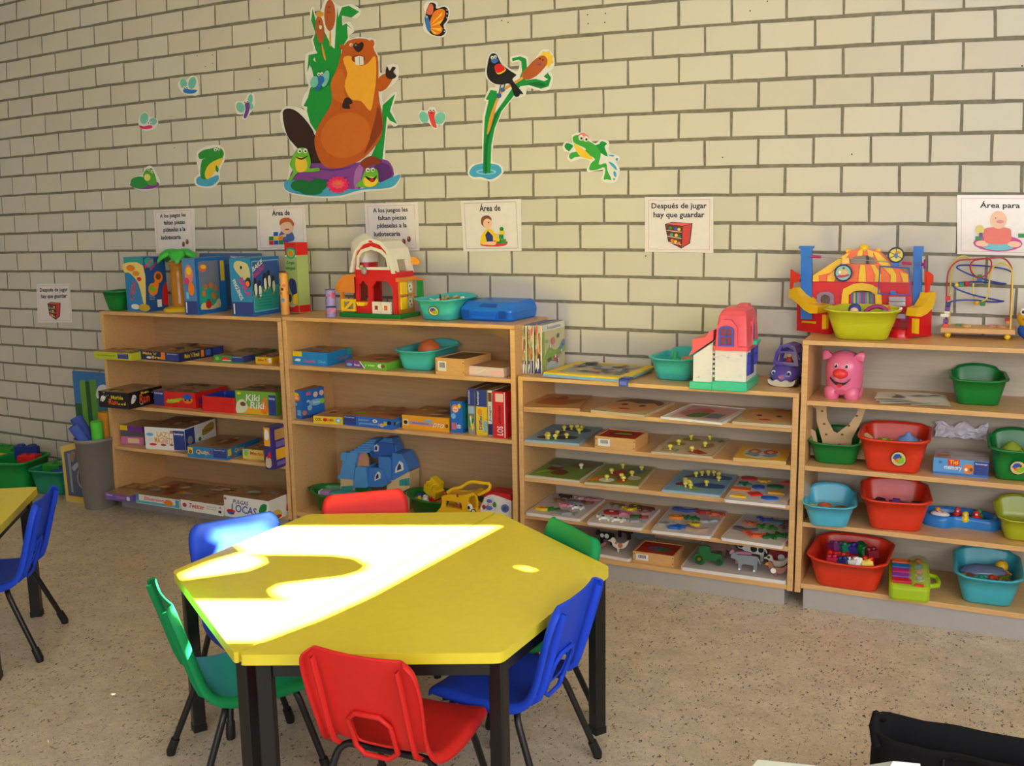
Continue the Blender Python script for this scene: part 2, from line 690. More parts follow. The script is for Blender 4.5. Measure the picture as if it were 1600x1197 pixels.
TL, TR = V((-.03, -1.585)), V((.705, -1.285))
A0, A1 = (.553, -2.652), (.638, -1.272)
half_table('yellow trapezoid table half with the sunlit patch on its top', [A0, A1, (-.015, -1.57), (-.05, -2.245)])
half_table('yellow trapezoid table half in plain shade, nearer the puzzle shelf', [(.647, -1.274), (.562, -2.655), (1.192, -2.372), (1.238, -1.668)])
half_table('yellow table cut off by the left edge, behind a blue chair', [(-2.31, -2.30), (-1.335, -1.69), (-.93, -2.23), (-1.23, -2.86)][::-1])


# ------------------------------------------------------------------ shell chairs
PROF = [(.185, .268, .150), (.180, .292, .163), (.165, .304, .168), (.11, .306, .172), (.03, .298, .175), (-.06, .298, .172), (-.115, .306, .163), (-.145, .330, .155), (-.162, .372, .152),
        (-.176, .42, .156), (-.190, .47, .160), (-.205, .525, .163), (-.219, .572, .160), (-.226, .598, .150), (-.230, .612, .128)]


def chair_meshes(m):
    a = B()
    C = 16
    rows = []
    nrm = []
    for k, (y, z, h) in enumerate(PROF):
        p, q = PROF[max(0, k - 1)], PROF[min(len(PROF) - 1, k + 1)]
        ty, tz = q[0] - p[0], q[1] - p[1]
        l = math.hypot(ty, tz)
        ny, nz = tz / l, -ty / l          # out of the sitting side
        if ny < 0 and nz < 0:
            ny, nz = -ny, -nz
        row = []
        flange = .026 * min(1, k / 3 + .2)
        for c in range(-1, C + 2):
            s = max(-1, min(1, 2 * c / C - 1))
            bow = .012 * (s * s) if k >= 7 else .010 * s * s
            x = h * s
            yy, zz = y + ny * bow, z + nz * bow
            if c in (-1, C + 1):
                x += .006 * (1 if s > 0 else -1)
                yy, zz = yy - ny * flange, zz - nz * flange
            row.append((x, yy, zz))
        rows.append(row)
    n = C + 3
    vs = [p for r in rows for p in r]
    fs = []
    for k in range(len(rows) - 1):
        for i in range(n - 1):
            if k in (7, 8) and (6 <= i <= n - 8):
                continue      # the grip opening low in the back
            fs.append((k * n + i, k * n + i + 1, (k + 1) * n + i + 1, (k + 1) * n + i))
    a.add(vs, fs, m, True)
    shell = a
    # frame round the grip opening and the two ribs on the rear of the back
    r = B()
    pr = [(.062, .317), (.062, .408), (.035, .432), (-.035, .432), (-.062, .408), (-.062, .317), (-.035, .296), (.035, .296)]
    f = lambda x, z: (x, -.134 - max(0, z - .315) * .36 - .012, z)
    ring = [f(x, z) for x, z in pr]
    r.tube(ring, .0075, m, 6, True)
    ribs = []
    for sx in (-1, 1):
        rib = B()
        ribs.append(rib)
        path = [(sx * .118, y - .006, z) for y, z, h in PROF[6:14]]
        k = len(path)
        rib.add(path + [(p[0], p[1] - .017, p[2] - .004) for p in path] + [(p[0] + sx * .006, p[1], p[2]) for p in path] + [(p[0] + sx * .006, p[1] - .017, p[2] - .004) for p in path],
                [q for i in range(k - 1) for q in ((i, i + 1, k + i + 1, k + i), (2 * k + i, 3 * k + i, 3 * k + i + 1, 2 * k + i + 1), (k + i, k + i + 1, 3 * k + i + 1, 3 * k + i))], m, True)
    return shell, r, ribs


def leg_path(sx, sy):
    y0 = .105 if sy > 0 else -.09
    y1 = .185 if sy > 0 else -.205
    pts = [(0, y0, .282), (sx * .10, y0, .282), (sx * .128, y0 + (y1 - y0) * .04, .278), (sx * .146, y0 + (y1 - y0) * .12, .262), (sx * .154, y0 + (y1 - y0) * .22, .236)]
    pts += [(sx * .186, y1, .012)]
    return pts


def chair(label, x, y, rz, m, feet=True):
    t = thing('shell_chair', label, 'chair', (x, y, 0), rz, 'plastic shell chairs round the tables')
    sh, ring, ribs = chair_meshes(m)
    o = sh.done('shell', t)
    md = o.modifiers.new('smooth', 'SUBSURF')
    md.levels = md.render_levels = 1
    md = o.modifiers.new('thickness', 'SOLIDIFY')
    md.thickness = .005
    md.offset = 0
    ring.done('grip_frame', o)
    for rib in ribs:
        rib.done('rib', o)
    for sx in (-1, 1):
        a = B()
        a.lathe([(.0075, 0), (.0075, .002), (.004, .004)], mat(150, 120, 110, metal=.6), (sx * .11, .09, .3035), 10)
        a.done('screw', o)
    for sx in (-1, 1):
        for sy in (-1, 1):
            p = leg_path(sx, sy)
            a = B(); a.tube(sm(p[:5], 3, False) + [p[5]], .0105, METAL, 8)
            l = a.done('leg', t)
            a = B()
            e = V(p[5])
            d = (V(p[5]) - V(p[4])).normalized()
            a.tube([e - d * .045, e - d * .002, V((e.x, e.y, 0.0))], [.0145, .0155, .0135], BLACK, 10)
            a.done('foot_cap', l)
    return t


def face(dx, dy):
    return math.atan2(-dx, dy)


CR = mat(224, 44, 40, rough=.5, spec=.25)
CB = mat(36, 78, 222, rough=.5, spec=.25)
CG = mat(26, 146, 84, rough=.55, spec=.2)
chair('red chair in front of the table, its back toward the viewer', .905, -2.40, face(-.05, 1), CR)
chair('blue chair tucked in at the right side of the sunlit table', 1.045, -2.02, face(-1, .06), CB)
chair('green chair seen edge on at the left of the sunlit table', .283, -2.312, face(.57, .82), CG)
chair('blue chair with its seat back glaring in the sun', .062, -1.965, face(.85, -.52), CB)
chair('red chair at the far side of the table, before the toy bay', .27, -1.555, face(.66, -.75), CR)
chair('green chair at the far right of the table, before the puzzle shelf', .90, -1.665, face(-.6, -.8), CG)
chair('blue chair at the table cut off by the left edge', -1.225, -2.03, face(-.82, -.58), CB)


# ------------------------------------------------------------------ cut-out wall stickers, traced on the wall
def sticker(label, cat, ox, oy, sc, border, layers, name='wall_sticker'):
    cv = lambda p: W(ox + p[0] / sc, oy + p[1] / sc, 0)
    c = cv((sum(p[0] for p in border) / len(border), sum(p[1] for p in border) / len(border)))
    b = B()

    def put(pts, y, m):
        q = [cv(p) for p in pts]
        t = [tuple(a) for a in tessellate_polygon([[V((p.x, p.z, 0)) for p in q]])]
        b.add([(p.x, y, p.z) for p in q], t, m)
        return q
    bp = sm(border, 2)
    q = put(bp, -.004, WHITE)
    n = len(q)
    b.add([(p.x, -.004, p.z) for p in q] + [(p.x, -.002, p.z) for p in q], [(i, (i + 1) % n, n + (i + 1) % n, n + i) for i in range(n)], WHITE)
    for k, l in enumerate(layers):
        y = -.004 - .0002 * (k + 1)
        if l[0] == 'e':
            _, cx, cy, rx, ry, rot, m = l
            put(ngon(cx, cy, rx, ry, 18, 0, math.radians(rot)), y, m)
        elif l[0] == 'p':
            put(l[1], y, l[2])
        else:
            put(sm(l[1], 3), y, l[2])
    o = b.done(name, loc=(c.x, -.003, c.z))
    return tag(o, label, cat, 'animal cut-outs on the wall')


def eyes(*cs, r=10, skin=None):
    o = []
    for x, y in cs:
        o += [('e', x, y, r, r * 1.1, 0, WHITE), ('e', x + r * .15, y + r * .25, r * .45, r * .5, 0, BLACK)]
    return o


K1 = dict(rough=.3)
sGREEN, sDGREEN, sLGREEN = mat(22, 150, 62, **K1), mat(14, 112, 56, **K1), mat(110, 190, 50, **K1)
sBODY, sLBODY, sDBODY = mat(192, 92, 26, **K1), mat(206, 108, 36, **K1), mat(140, 58, 24, **K1)
sBELLY, sTAIL, sPURP, sDPURP = mat(246, 176, 52, **K1), mat(52, 30, 28, **K1), mat(132, 66, 160, **K1), mat(92, 44, 124, **K1)
sWATER, sWATERL, sWING, sYEL = mat(70, 168, 216, **K1), mat(140, 206, 236, **K1), mat(120, 200, 190, **K1), mat(248, 208, 60, **K1)
sCAT, sCATL = mat(184, 92, 44, **K1), mat(226, 160, 60, **K1)
burst = lambda cx, cy, r, s, n=14: [(cx + (r if i % 2 else r * .78) * math.cos(PI * i / n), cy + s * (r if i % 2 else r * .78) * math.sin(PI * i / n)) for i in range(2 * n)]
sticker('large beaver sticker with reeds, frogs and a purple log on the brick wall', 'sticker', 400, 0, 3.74,
        [(322, 60), (338, 38), (352, 95), (385, 50), (402, 5), (430, -8), (470, 24), (500, 36), (560, 24), (616, 62), (592, 110), (518, 97), (512, 132), (558, 128), (576, 184), (548, 204), (552, 228), (600, 216), (650, 222), (700, 230), (697, 290), (720, 330),
         (728, 425), (762, 418), (770, 380), (832, 380), (832, 460), (790, 508), (750, 535), (738, 560), (748, 598), (800, 540), (830, 548), (796, 640), (834, 722), (806, 740), (772, 726), (756, 930), (794, 955), (814, 1008), (848, 1022), (834, 1072), (790, 1106),
         (640, 1120), (500, 1154), (350, 1156), (196, 1130), (160, 1082), (184, 1050), (194, 1000), (200, 940), (228, 880), (156, 745), (144, 660), (186, 620), (270, 634), (296, 652), (268, 612), (286, 550), (312, 510), (288, 430), (294, 316), (340, 296), (324, 230), (350, 190), (320, 110)],
        [('p', [(334, 52), (325, 120), (350, 190), (336, 235), (350, 290), (362, 312), (310, 322), (300, 440), (325, 390), (345, 470), (318, 520), (306, 570), (280, 620), (302, 625), (300, 650), (320, 720), (380, 810), (480, 640), (500, 450), (500, 290), (540, 222), (535, 150), (566, 172), (530, 138), (508, 150), (505, 92), (560, 104), (606, 70), (545, 34), (505, 44),
                 (484, 100), (478, 40), (468, 180), (462, 285), (446, 272), (405, 190), (360, 150)], sGREEN),
         ('p', [(742, 615), (815, 550), (785, 650), (828, 725), (785, 705), (768, 680), (756, 800), (742, 930), (668, 930), (735, 780)], sGREEN),
         ('p', [(345, 335), (352, 365), (338, 350)], WHITE), ('p', [(300, 430), (318, 380), (340, 470), (318, 505)], WHITE),
         ('e', 437, 225, 6, 50, 0, sCATL), ('s', [(388, 255), (400, 290), (412, 350), (402, 345), (390, 300)], sCATL),
         ('e', 435, 90, 33, 92, 0, sCAT), ('e', 378, 172, 25, 82, -6, sCAT), ('p', burst(376, 84, 28, .7, 7), sCATL), ('e', 381, 160, 8, 12, 0, WHITE), ('e', 374, 128, 5, 3, 0, BLACK), ('e', 430, 42, 8, 2.5, 0, BLACK), ('e', 432, 74, 12, 3, 0, sDBODY),
         ('s', [(160, 660), (200, 635), (260, 665), (335, 760), (385, 900), (400, 975), (330, 960), (250, 870), (185, 790)], sTAIL),
         ('s', [(200, 1045), (240, 970), (340, 955), (560, 955), (720, 930), (790, 955), (800, 1045), (640, 1060), (598, 1112), (430, 1100), (250, 1075)], sPURP),
         ('e', 742, 1010, 58, 58, 0, sDPURP), ('s', [(590, 985), (632, 955), (615, 1060), (590, 1112), (575, 1060)], mat(170, 110, 190)),
         ('s', [(320, 975), (450, 990), (570, 975), (450, 1000)], sDPURP), ('s', [(300, 1030), (430, 1050), (560, 1030), (430, 1058)], sDPURP),
         ('s', [(168, 1078), (212, 1050), (400, 1092), (585, 1105), (700, 1080), (840, 1020), (832, 1062), (782, 1098), (620, 1110), (500, 1142), (350, 1146), (200, 1122)], sWATER),
         ('s', [(720, 460), (765, 430), (805, 452), (765, 520), (718, 532)], sBODY),
         ('s', [(770, 388), (786, 415), (802, 392), (822, 398), (808, 422), (826, 446), (800, 464), (770, 456), (762, 430)], sTAIL),
         ('e', 510, 276, 17, 15, 0, sBODY), ('e', 682, 255, 15, 22, 0, sBODY),
         ('s', [(500, 330), (520, 270), (550, 238), (610, 226), (672, 240), (698, 300), (720, 360), (722, 560), (745, 680), (740, 790), (690, 870), (610, 940), (500, 980), (410, 975), (362, 900), (348, 810), (380, 720), (440, 620), (450, 560), (442, 490), (480, 400)], sBODY),
         ('s', [(640, 900), (735, 780), (742, 700), (720, 620), (700, 700), (660, 840)], sDBODY),
         ('e', 530, 790, 150, 130, -25, sLBODY),
         ('s', [(515, 345), (560, 330), (610, 385), (660, 370), (702, 330), (708, 450), (692, 580), (672, 648), (620, 592), (560, 580), (522, 500), (540, 430)], sBELLY),
         ('s', [(462, 440), (505, 400), (528, 470), (520, 540), (545, 590), (505, 602), (455, 565), (445, 490)], sLBODY),
         ('s', [(515, 600), (530, 572), (556, 575), (572, 602), (552, 612), (556, 636), (512, 632)], sTAIL),
         ('e', 605, 345, 40, 24, 0, sDBODY), ('p', [(583, 336), (608, 328), (634, 334), (636, 378), (610, 384), (588, 380)], WHITE), ('p', [(608, 330), (611, 330), (613, 382), (610, 382)], GREY),
         ('s', [(576, 268), (590, 250), (605, 258), (624, 246), (636, 262), (628, 290), (605, 308), (584, 292)], sTAIL), ('e', 590, 265, 6, 5, 0, GREY)] + eyes((562, 264), r=9) +
        [('s', [(625, 940), (680, 912), (740, 940), (722, 960), (680, 965), (650, 988), (618, 965)], sDBODY),
         ('e', 270, 1085, 60, 36, 0, sDGREEN), ('e', 370, 1080, 52, 38, 0, sDGREEN), ('e', 330, 1118, 66, 22, 0, sDGREEN), ('p', burst(487, 1080, 70, .78), mat(232, 40, 96, **K1)), ('p', burst(487, 1076, 42, .7, 9), mat(246, 90, 120, **K1)), ('e', 487, 1072, 20, 9, 0, ORG),
         ('s', [(205, 960), (228, 905), (255, 868), (300, 868), (320, 905), (330, 960), (322, 985), (372, 980), (376, 1000), (310, 1006), (250, 1010), (215, 1056), (195, 1050), (226, 1005)], sLGREEN),
         ('s', [(245, 920), (300, 930), (306, 990), (262, 1008), (240, 980)], sYEL), ('s', [(236, 915), (275, 935), (316, 908), (275, 925)], BLACK)] + eyes((264, 882), (297, 882), r=13) +
        [('s', [(590, 1085), (625, 1050), (640, 1010), (665, 985), (715, 990), (724, 1040), (720, 1080), (660, 1096), (610, 1092)], sLGREEN),
         ('s', [(640, 1040), (700, 1035), (722, 1060), (690, 1090), (645, 1085)], sYEL), ('s', [(645, 1030), (690, 1042), (716, 1026), (700, 1060), (678, 1062)], BLACK), ('e', 686, 1052, 13, 8, 0, RED)] + eyes((662, 993), (692, 992), r=11) +
        [('e', 352, 480, 24, 34, 20, sWING), ('e', 416, 462, 20, 50, 15, sWING), ('s', [(372, 452), (404, 450), (410, 475), (392, 500), (376, 530), (355, 528), (374, 492)], mat(40, 110, 200))] + eyes((378, 436), (396, 434), r=9))
sticker('blackbird sticker on a bent green reed with a smiling cattail', 'sticker', 640, 0, 3.742,
        [(340, 1010), (370, 958), (423, 945), (425, 830), (430, 680), (452, 595), (438, 588), (465, 518), (500, 510), (500, 497), (455, 467), (443, 420), (453, 350), (475, 306), (515, 308), (540, 345), (560, 380), (622, 420), (640, 400), (643, 362), (600, 367), (590, 335), (650, 320), (697, 336), (702, 378), (748, 328),
         (770, 296), (815, 290), (848, 340), (842, 400), (800, 432), (822, 414), (842, 455), (827, 517), (770, 532), (690, 512), (682, 557), (622, 576), (605, 578), (545, 657), (507, 757), (490, 860), (487, 944), (535, 960), (552, 1005), (515, 1047), (470, 1062), (415, 1047), (370, 1047)],
        [('s', [(350, 1010), (380, 968), (450, 955), (520, 966), (540, 1005), (510, 1035), (470, 1050), (420, 1035), (375, 1035)], sWATER), ('e', 450, 1005, 60, 16, 0, sWATERL), ('e', 450, 1006, 46, 10, 0, sWATER),
         ('p', [(432, 1012), (434, 850), (442, 690), (465, 585), (447, 582), (476, 526), (512, 532), (514, 580), (500, 665), (560, 580), (600, 520), (640, 470), (660, 420), (655, 360), (640, 350), (605, 358), (600, 342), (650, 330), (684, 345), (690, 410), (680, 470), (740, 462), (790, 475), (812, 465), (786, 448), (810, 426), (830, 455), (815, 505), (770, 520), (700, 498), (650, 505), (600, 575), (540, 650), (500, 750), (480, 850), (475, 1012)], sGREEN),
         ('s', [(440, 1000), (445, 850), (480, 720), (540, 620), (490, 740), (460, 850), (456, 1000)], sDGREEN), ('s', [(690, 490), (760, 480), (800, 495), (770, 508)], sDGREEN),
         ('s', [(455, 780), (470, 690), (510, 580), (545, 520), (600, 488), (670, 443), (676, 455), (600, 505), (552, 537), (516, 600), (485, 720), (466, 776)], sCATL),
         ('p', burst(800, 348, 48, 1.1, 8), sYEL), ('s', [(660, 435), (690, 395), (740, 345), (785, 325), (808, 350), (800, 385), (750, 440), (700, 466), (670, 460)], sCAT), ('e', 765, 345, 5, 5, 0, BLACK), ('e', 782, 352, 5, 5, 0, BLACK), ('s', [(745, 372), (765, 385), (772, 366), (760, 376)], PURP),
         ('p', [(534, 495), (541, 495), (528, 555), (520, 555)], mat(60, 90, 130)), ('p', [(562, 470), (570, 470), (555, 525), (548, 525)], mat(60, 90, 130)), ('e', 548, 526, 14, 13, 0, mat(60, 100, 160)), ('e', 525, 560, 16, 15, 0, mat(60, 100, 160)),
         ('s', [(455, 420), (465, 350), (482, 316), (510, 318), (528, 350), (545, 380), (600, 420), (628, 440), (605, 462), (620, 490), (668, 548), (650, 550), (640, 565), (615, 560), (590, 492), (545, 496), (500, 490), (465, 460)], BLACK),
         ('s', [(500, 392), (532, 374), (568, 410), (520, 436)], sYEL), ('s', [(500, 390), (530, 374), (562, 405), (516, 428)], RED), ('s', [(480, 350), (500, 340), (525, 352), (505, 372), (484, 364)], mat(60, 110, 200))] + eyes((487, 338), (505, 334), r=9))
sticker('orange butterfly sticker at the top of the wall beside the beaver', 'sticker', 640, 0, 3.742,
        [(84, 40), (108, 8), (162, 12), (170, 40), (207, 32), (238, 60), (230, 120), (210, 150), (222, 188), (197, 219), (150, 216), (102, 194), (80, 165), (86, 130), (96, 90)],
        [('s', [(96, 80), (110, 40), (125, 16), (155, 25), (160, 52), (206, 40), (230, 65), (222, 118), (200, 150), (214, 185), (190, 211), (140, 206), (112, 180), (100, 130)], BLACK),
         ('s', [(100, 80), (112, 42), (128, 22), (142, 42), (134, 85)], mat(226, 110, 90)), ('s', [(118, 150), (140, 80), (165, 58), (200, 55), (212, 75), (200, 115), (180, 145), (195, 165), (190, 188), (170, 202), (140, 198)], ORG),
         ('p', [(122, 150), (196, 68), (190, 92)], sYEL), ('p', [(122, 158), (200, 112), (186, 136)], sYEL), ('p', [(124, 166), (188, 165), (184, 184)], sYEL), ('p', [(124, 172), (168, 198), (148, 198)], sYEL),
         ('s', [(90, 108), (104, 90), (116, 112), (128, 160), (118, 188), (102, 165)], mat(60, 120, 200))] + [('e', 222, 60 + 22 * i, 4, 4, 0, WHITE) for i in range(3)] + [('e', 208, 168 + 16 * i, 4, 4, 0, WHITE) for i in range(2)] + eyes((104, 100), r=6))
sticker('small dragonfly sticker with a red body right of the beaver', 'sticker', 640, 0, 3.742,
        [(56, 660), (70, 645), (105, 648), (118, 628), (152, 628), (165, 655), (208, 656), (214, 690), (195, 735), (170, 732), (165, 757), (140, 752), (110, 715), (75, 724), (60, 700)],
        [('e', 86, 686, 26, 36, -20, sWING), ('e', 180, 692, 30, 38, 25, sWING), ('s', [(110, 652), (130, 640), (152, 650), (148, 692), (162, 746), (136, 738), (118, 692)], mat(226, 70, 70)), ('e', 130, 662, 10, 4, 0, mat(140, 20, 40))] + eyes((122, 644), (142, 644), r=9))
sticker('leaping green frog sticker splashing water drops', 'sticker', 640, 0, 3.742,
        [(950, 790), (1000, 775), (1050, 795), (1064, 825), (1090, 838), (1120, 816), (1168, 828), (1164, 870), (1178, 898), (1226, 912), (1230, 942), (1210, 948), (1230, 990), (1220, 1050), (1192, 1068), (1145, 1066), (1122, 1046), (1132, 992), (1050, 1008), (1038, 985), (1058, 942), (1000, 928), (945, 948), (922, 922), (938, 892), (905, 884), (898, 845), (920, 828), (952, 834)],
        [('s', [(1085, 852), (1110, 842), (1125, 825), (1156, 840), (1142, 860), (1160, 916), (1100, 880)], sGREEN),
         ('s', [(958, 800), (990, 790), (1030, 815), (1090, 850), (1120, 900), (1108, 962), (1150, 955), (1160, 1000), (1182, 1050), (1156, 1048), (1136, 1048), (1146, 1000), (1136, 978), (1100, 992), (1052, 994), (1062, 955), (1086, 930), (1040, 905), (1000, 915), (968, 920), (946, 932), (934, 914), (950, 892), (1028, 880), (1020, 862), (962, 834)], mat(60, 172, 62, **K1)),
         ('s', [(908, 852), (925, 836), (958, 852), (946, 872), (934, 884), (914, 870)], sGREEN), ('s', [(962, 840), (1010, 866), (1034, 886), (1075, 930), (1040, 930), (990, 905)], sYEL),
         ('e', 1020, 802, 34, 22, 20, mat(240, 130, 130))] + eyes((1005, 806), (1034, 812), r=15) +
        [('e', 1184, 910, 16, 5, 10, sWATER), ('e', 1214, 932, 8, 8, 0, sWATER), ('s', [(1165, 945), (1200, 962), (1216, 996), (1190, 976)], sWATER), ('e', 1203, 1018, 8, 18, -15, sWATER), ('e', 1198, 1048, 6, 6, 0, sWATER)])
sticker('small dragonfly sticker with a bright blue body above the other insects', 'sticker', 0, 0, 3.99,
        [(1112, 530), (1122, 505), (1142, 488), (1165, 500), (1195, 472), (1228, 480), (1238, 520), (1240, 592), (1190, 594), (1138, 578)],
        [('e', 1148, 522, 22, 32, -15, sWING), ('e', 1202, 518, 24, 38, 15, sWING), ('s', [(1145, 568), (1160, 540), (1182, 558), (1232, 562), (1212, 582), (1168, 584)], mat(40, 120, 210))] + eyes((1152, 548), (1168, 545), r=8))
sticker('small dragonfly sticker with a purple body left of the reeds', 'sticker', 0, 0, 3.99,
        [(1468, 645), (1490, 630), (1525, 632), (1548, 590), (1585, 584), (1594, 640), (1584, 680), (1562, 704), (1538, 746), (1512, 738), (1520, 712), (1480, 712)],
        [('e', 1502, 670, 26, 34, -25, sWING), ('e', 1562, 625, 16, 38, 8, sWING), ('e', 1570, 665, 14, 18, 0, sWING), ('s', [(1530, 642), (1556, 640), (1560, 680), (1538, 736), (1522, 730), (1534, 684)], PURP)] + eyes((1528, 636), (1546, 632), r=8))
sticker('small dragonfly sticker with a pink body, leftmost insect on the wall', 'sticker', 0, 0, 3.99,
        [(866, 775), (876, 720), (910, 696), (938, 728), (980, 740), (988, 778), (955, 808), (895, 814)],
        [('e', 902, 738, 26, 36, 12, sWING), ('e', 958, 758, 24, 22, 0, sWING), ('s', [(872, 782), (900, 788), (945, 780), (952, 798), (910, 806), (880, 800)], MAG)] + eyes((928, 766), (944, 768), r=8))
sticker('frog sticker sitting on a lily pad, lowest animal at the left of the wall', 'sticker', 0, 0, 3.99,
        [(808, 1140), (850, 1098), (888, 1092), (903, 1052), (935, 1032), (965, 1052), (990, 1105), (1004, 1140), (970, 1174), (905, 1188), (840, 1174)],
        [('e', 905, 1150, 92, 30, 0, sPURP), ('e', 872, 1138, 56, 38, 0, sGREEN), ('s', [(895, 1092), (920, 1052), (950, 1050), (972, 1098), (980, 1150), (935, 1154), (915, 1130)], mat(90, 172, 60)), ('e', 922, 1106, 20, 22, 0, mat(230, 230, 130))] + eyes((932, 1056), (952, 1070), r=9))
sticker('jumping frog sticker with a yellow belly above a splash', 'sticker', 0, 0, 3.99,
        [(1230, 950), (1290, 912), (1370, 904), (1406, 945), (1402, 1000), (1372, 1062), (1376, 1110), (1342, 1166), (1280, 1172), (1222, 1154), (1216, 1108), (1243, 1080), (1230, 1020)],
        [('s', [(1230, 1110), (1270, 1095), (1310, 1110), (1360, 1090), (1366, 1120), (1330, 1155), (1280, 1162), (1232, 1148)], sWATER), ('s', [(1240, 960), (1275, 935), (1320, 926), (1370, 918), (1398, 950), (1390, 985), (1350, 1010), (1312, 1060), (1295, 1115), (1258, 1112), (1252, 1060), (1262, 1000), (1285, 985), (1250, 992)], mat(40, 150, 54)),
         ('s', [(1386, 985), (1390, 1002), (1360, 1052), (1300, 1118), (1280, 1082), (1310, 1022)], sYEL), ('s', [(1350, 1030), (1366, 1050), (1362, 1075), (1348, 1060)], sGREEN)] + eyes((1346, 932), (1368, 928), r=10))


# ------------------------------------------------------------------ laminated notices
def poster(label, tl, tr_, br, bl, items, edge=mat(214, 150, 170)):
    P = [W(p[0], p[1], 0) for p in (bl, br, tr_, tl)]
    c = (P[0] + P[1] + P[2] + P[3]) / 4
    b = B()
    y = -.0042
    for k in range(4):
        P[k].y = y
    n = 4
    b.add([tuple(p) for p in P] + [(p.x, -.002, p.z) for p in P], [(0, 1, 2, 3)] + [(i, (i + 1) % n, n + (i + 1) % n, n + i) for i in range(n)], mat(240, 232, 230, rough=.12))
    fr = [('r', .055, .05, .945, .057, edge), ('r', .055, .943, .945, .95, edge), ('r', .055, .05, .06, .95, edge), ('r', .94, .05, .945, .95, edge)]
    b.art(P[0], P[1] - P[0], P[3] - P[0], fr + items, .0003)
    o = b.done('notice', loc=tuple(c))
    return tag(o, label, 'notice', 'laminated notices on the brick wall')


INK = mat(48, 48, 52)


def shelf_pic(x, y, s):
    f = lambda pts: [(x + a * s, y + b * s * 1.2) for a, b in pts]
    r2 = mat(206, 60, 60)
    return [('p', f([(-.5, .42), (-.25, .5), (.5, .45), (.42, -.3), (.1, -.5), (-.38, -.25)]), BLACK), ('p', f([(-.46, .4), (.12, .33), (.08, -.46), (-.36, -.24)]), mat(110, 40, 40)), ('p', f([(.15, .33), (.47, .42), (.39, -.28), (.12, -.46)]), r2), ('p', f([(-.46, .42), (-.24, .48), (.47, .44), (.14, .35)]), mat(226, 96, 90))] + \
        [('p', f([(-.44 + .03 * k, .2 - .22 * k), (.11, .13 - .24 * k), (.11, .1 - .24 * k), (-.44 + .03 * k, .17 - .22 * k)]), mat(230, 190, 180)) for k in range(3)] + \
        [('e', x + s * dx, y + s * 1.2 * dy, s * .06, s * .07, m) for dx, dy, m in ((-.3, .27, GREEN), (-.1, .25, BLUE), (.02, .22, YEL), (-.25, .02, TEAL), (-.08, .0, YEL), (.03, -.04, GREEN), (-.22, -.2, ORG), (-.1, -.24, YEL), (.02, -.3, ORG))]


DESP = lambda py, ps: [('t', 'Después de jugar', .1, .76, .9, .89, INK), ('t', 'hay que guardar', .13, .60, .87, .73, INK)] + shelf_pic(.5, py, ps)


def bits(x, y):
    o = []
    for dx, dy in ((0, 0), (.1, .05)):
        o += [('e', x + dx, y + dy, .035, .06, mat(120, 70, 50)), ('e', x + dx - .01, y + dy + .02, .015, .02, mat(200, 150, 90)), ('e', x + dx + .01, y + dy - .02, .014, .02, mat(170, 60, 60))]
    return o


JUEG = [('t', 'A los juegos les', .16, .78, .82, .9, INK), ('t', 'faltan piezas', .25, .62, .79, .74, INK), ('t', 'pídeselas a la', .23, .455, .79, .585, INK), ('t', 'ludotecaria', .16, .31, .66, .41, INK)] + bits(.72, .19)
AREA = [('t', 'Área de', .32, .78, .68, .93, INK)]
boy = [('s', [(.45, .2), (.5, .42), (.7, .42), (.75, .2)], mat(70, 110, 170)), ('e', .62, .5, .13, .15, SKIN), ('s', [(.47, .56), (.5, .7), (.66, .72), (.76, .6), (.74, .52), (.68, .62), (.56, .62)], mat(206, 96, 40)), ('e', .62, .46, .05, .014, mat(160, 50, 40)), ('p', [(.4, .3), (.6, .36), (.6, .3), (.42, .25)], SKIN)] + \
    [('r', .25 + .1 * i, .12 + .1 * j, .34 + .1 * i, .21 + .1 * j, m) for i, j, m in ((0, 0, RED), (1, 0, BLUE), (2, 0, GREEN), (3, 0, PURP), (0, 1, GREEN), (1, 1, YEL), (2, 1, ORG), (1, 2, BLUE))]
girl = [('s', [(.33, .11), (.36, .2), (.74, .2), (.75, .12), (.6, .09)], mat(216, 70, 50)), ('s', [(.32, .14), (.33, .3), (.42, .42), (.52, .42), (.56, .28), (.5, .15)], YEL), ('p', [(.42, .2), (.4, .32), (.45, .4), (.53, .3), (.53, .17), (.44, .16)], NAVY), ('s', [(.35, .16), (.42, .13), (.55, .12), (.58, .18), (.45, .19)], SKIN),
        ('s', [(.34, .55), (.36, .67), (.46, .7), (.52, .64), (.5, .56), (.42, .46), (.37, .5)], mat(140, 76, 50)), ('e', .45, .54, .075, .1, SKIN), ('e', .47, .56, .01, .016, BLACK), ('p', [(.5, .38), (.6, .34), (.64, .28), (.58, .27)], YEL), ('e', .625, .31, .025, .035, SKIN)] + \
    [('r', a, c, a + .075, c + .085, m) for a, c, m in ((.6, .15, GREEN), (.68, .15, mat(60, 150, 60)), (.57, .19, YEL), (.64, .24, GREEN), (.66, .32, YEL))] + [('e', .69, .43, .035, .04, GREEN)]
poster('small notice at the far left with a red toy shelf picture', (57.6, 443.3), (109.5, 443.3), (114, 504), (60, 504), DESP(.3, .38))
poster('four line notice behind the palm tree toy', (240.6, 328), (304.5, 325.4), (306, 394), (245, 396), JUEG)
poster('notice picturing a red haired boy stacking blocks', (401.5, 323.5), (477, 320.5), (480, 389), (403.5, 391), AREA + boy)
poster('four line notice behind the white barn roof', (570, 318.6), (653.6, 315.6), (656, 391.5), (574, 392.5), JUEG)
poster('notice picturing a child in yellow building a green block tower', (720.3, 313.8), (814.6, 311), (815.5, 392), (724.6, 393), AREA + girl, mat(130, 120, 130))
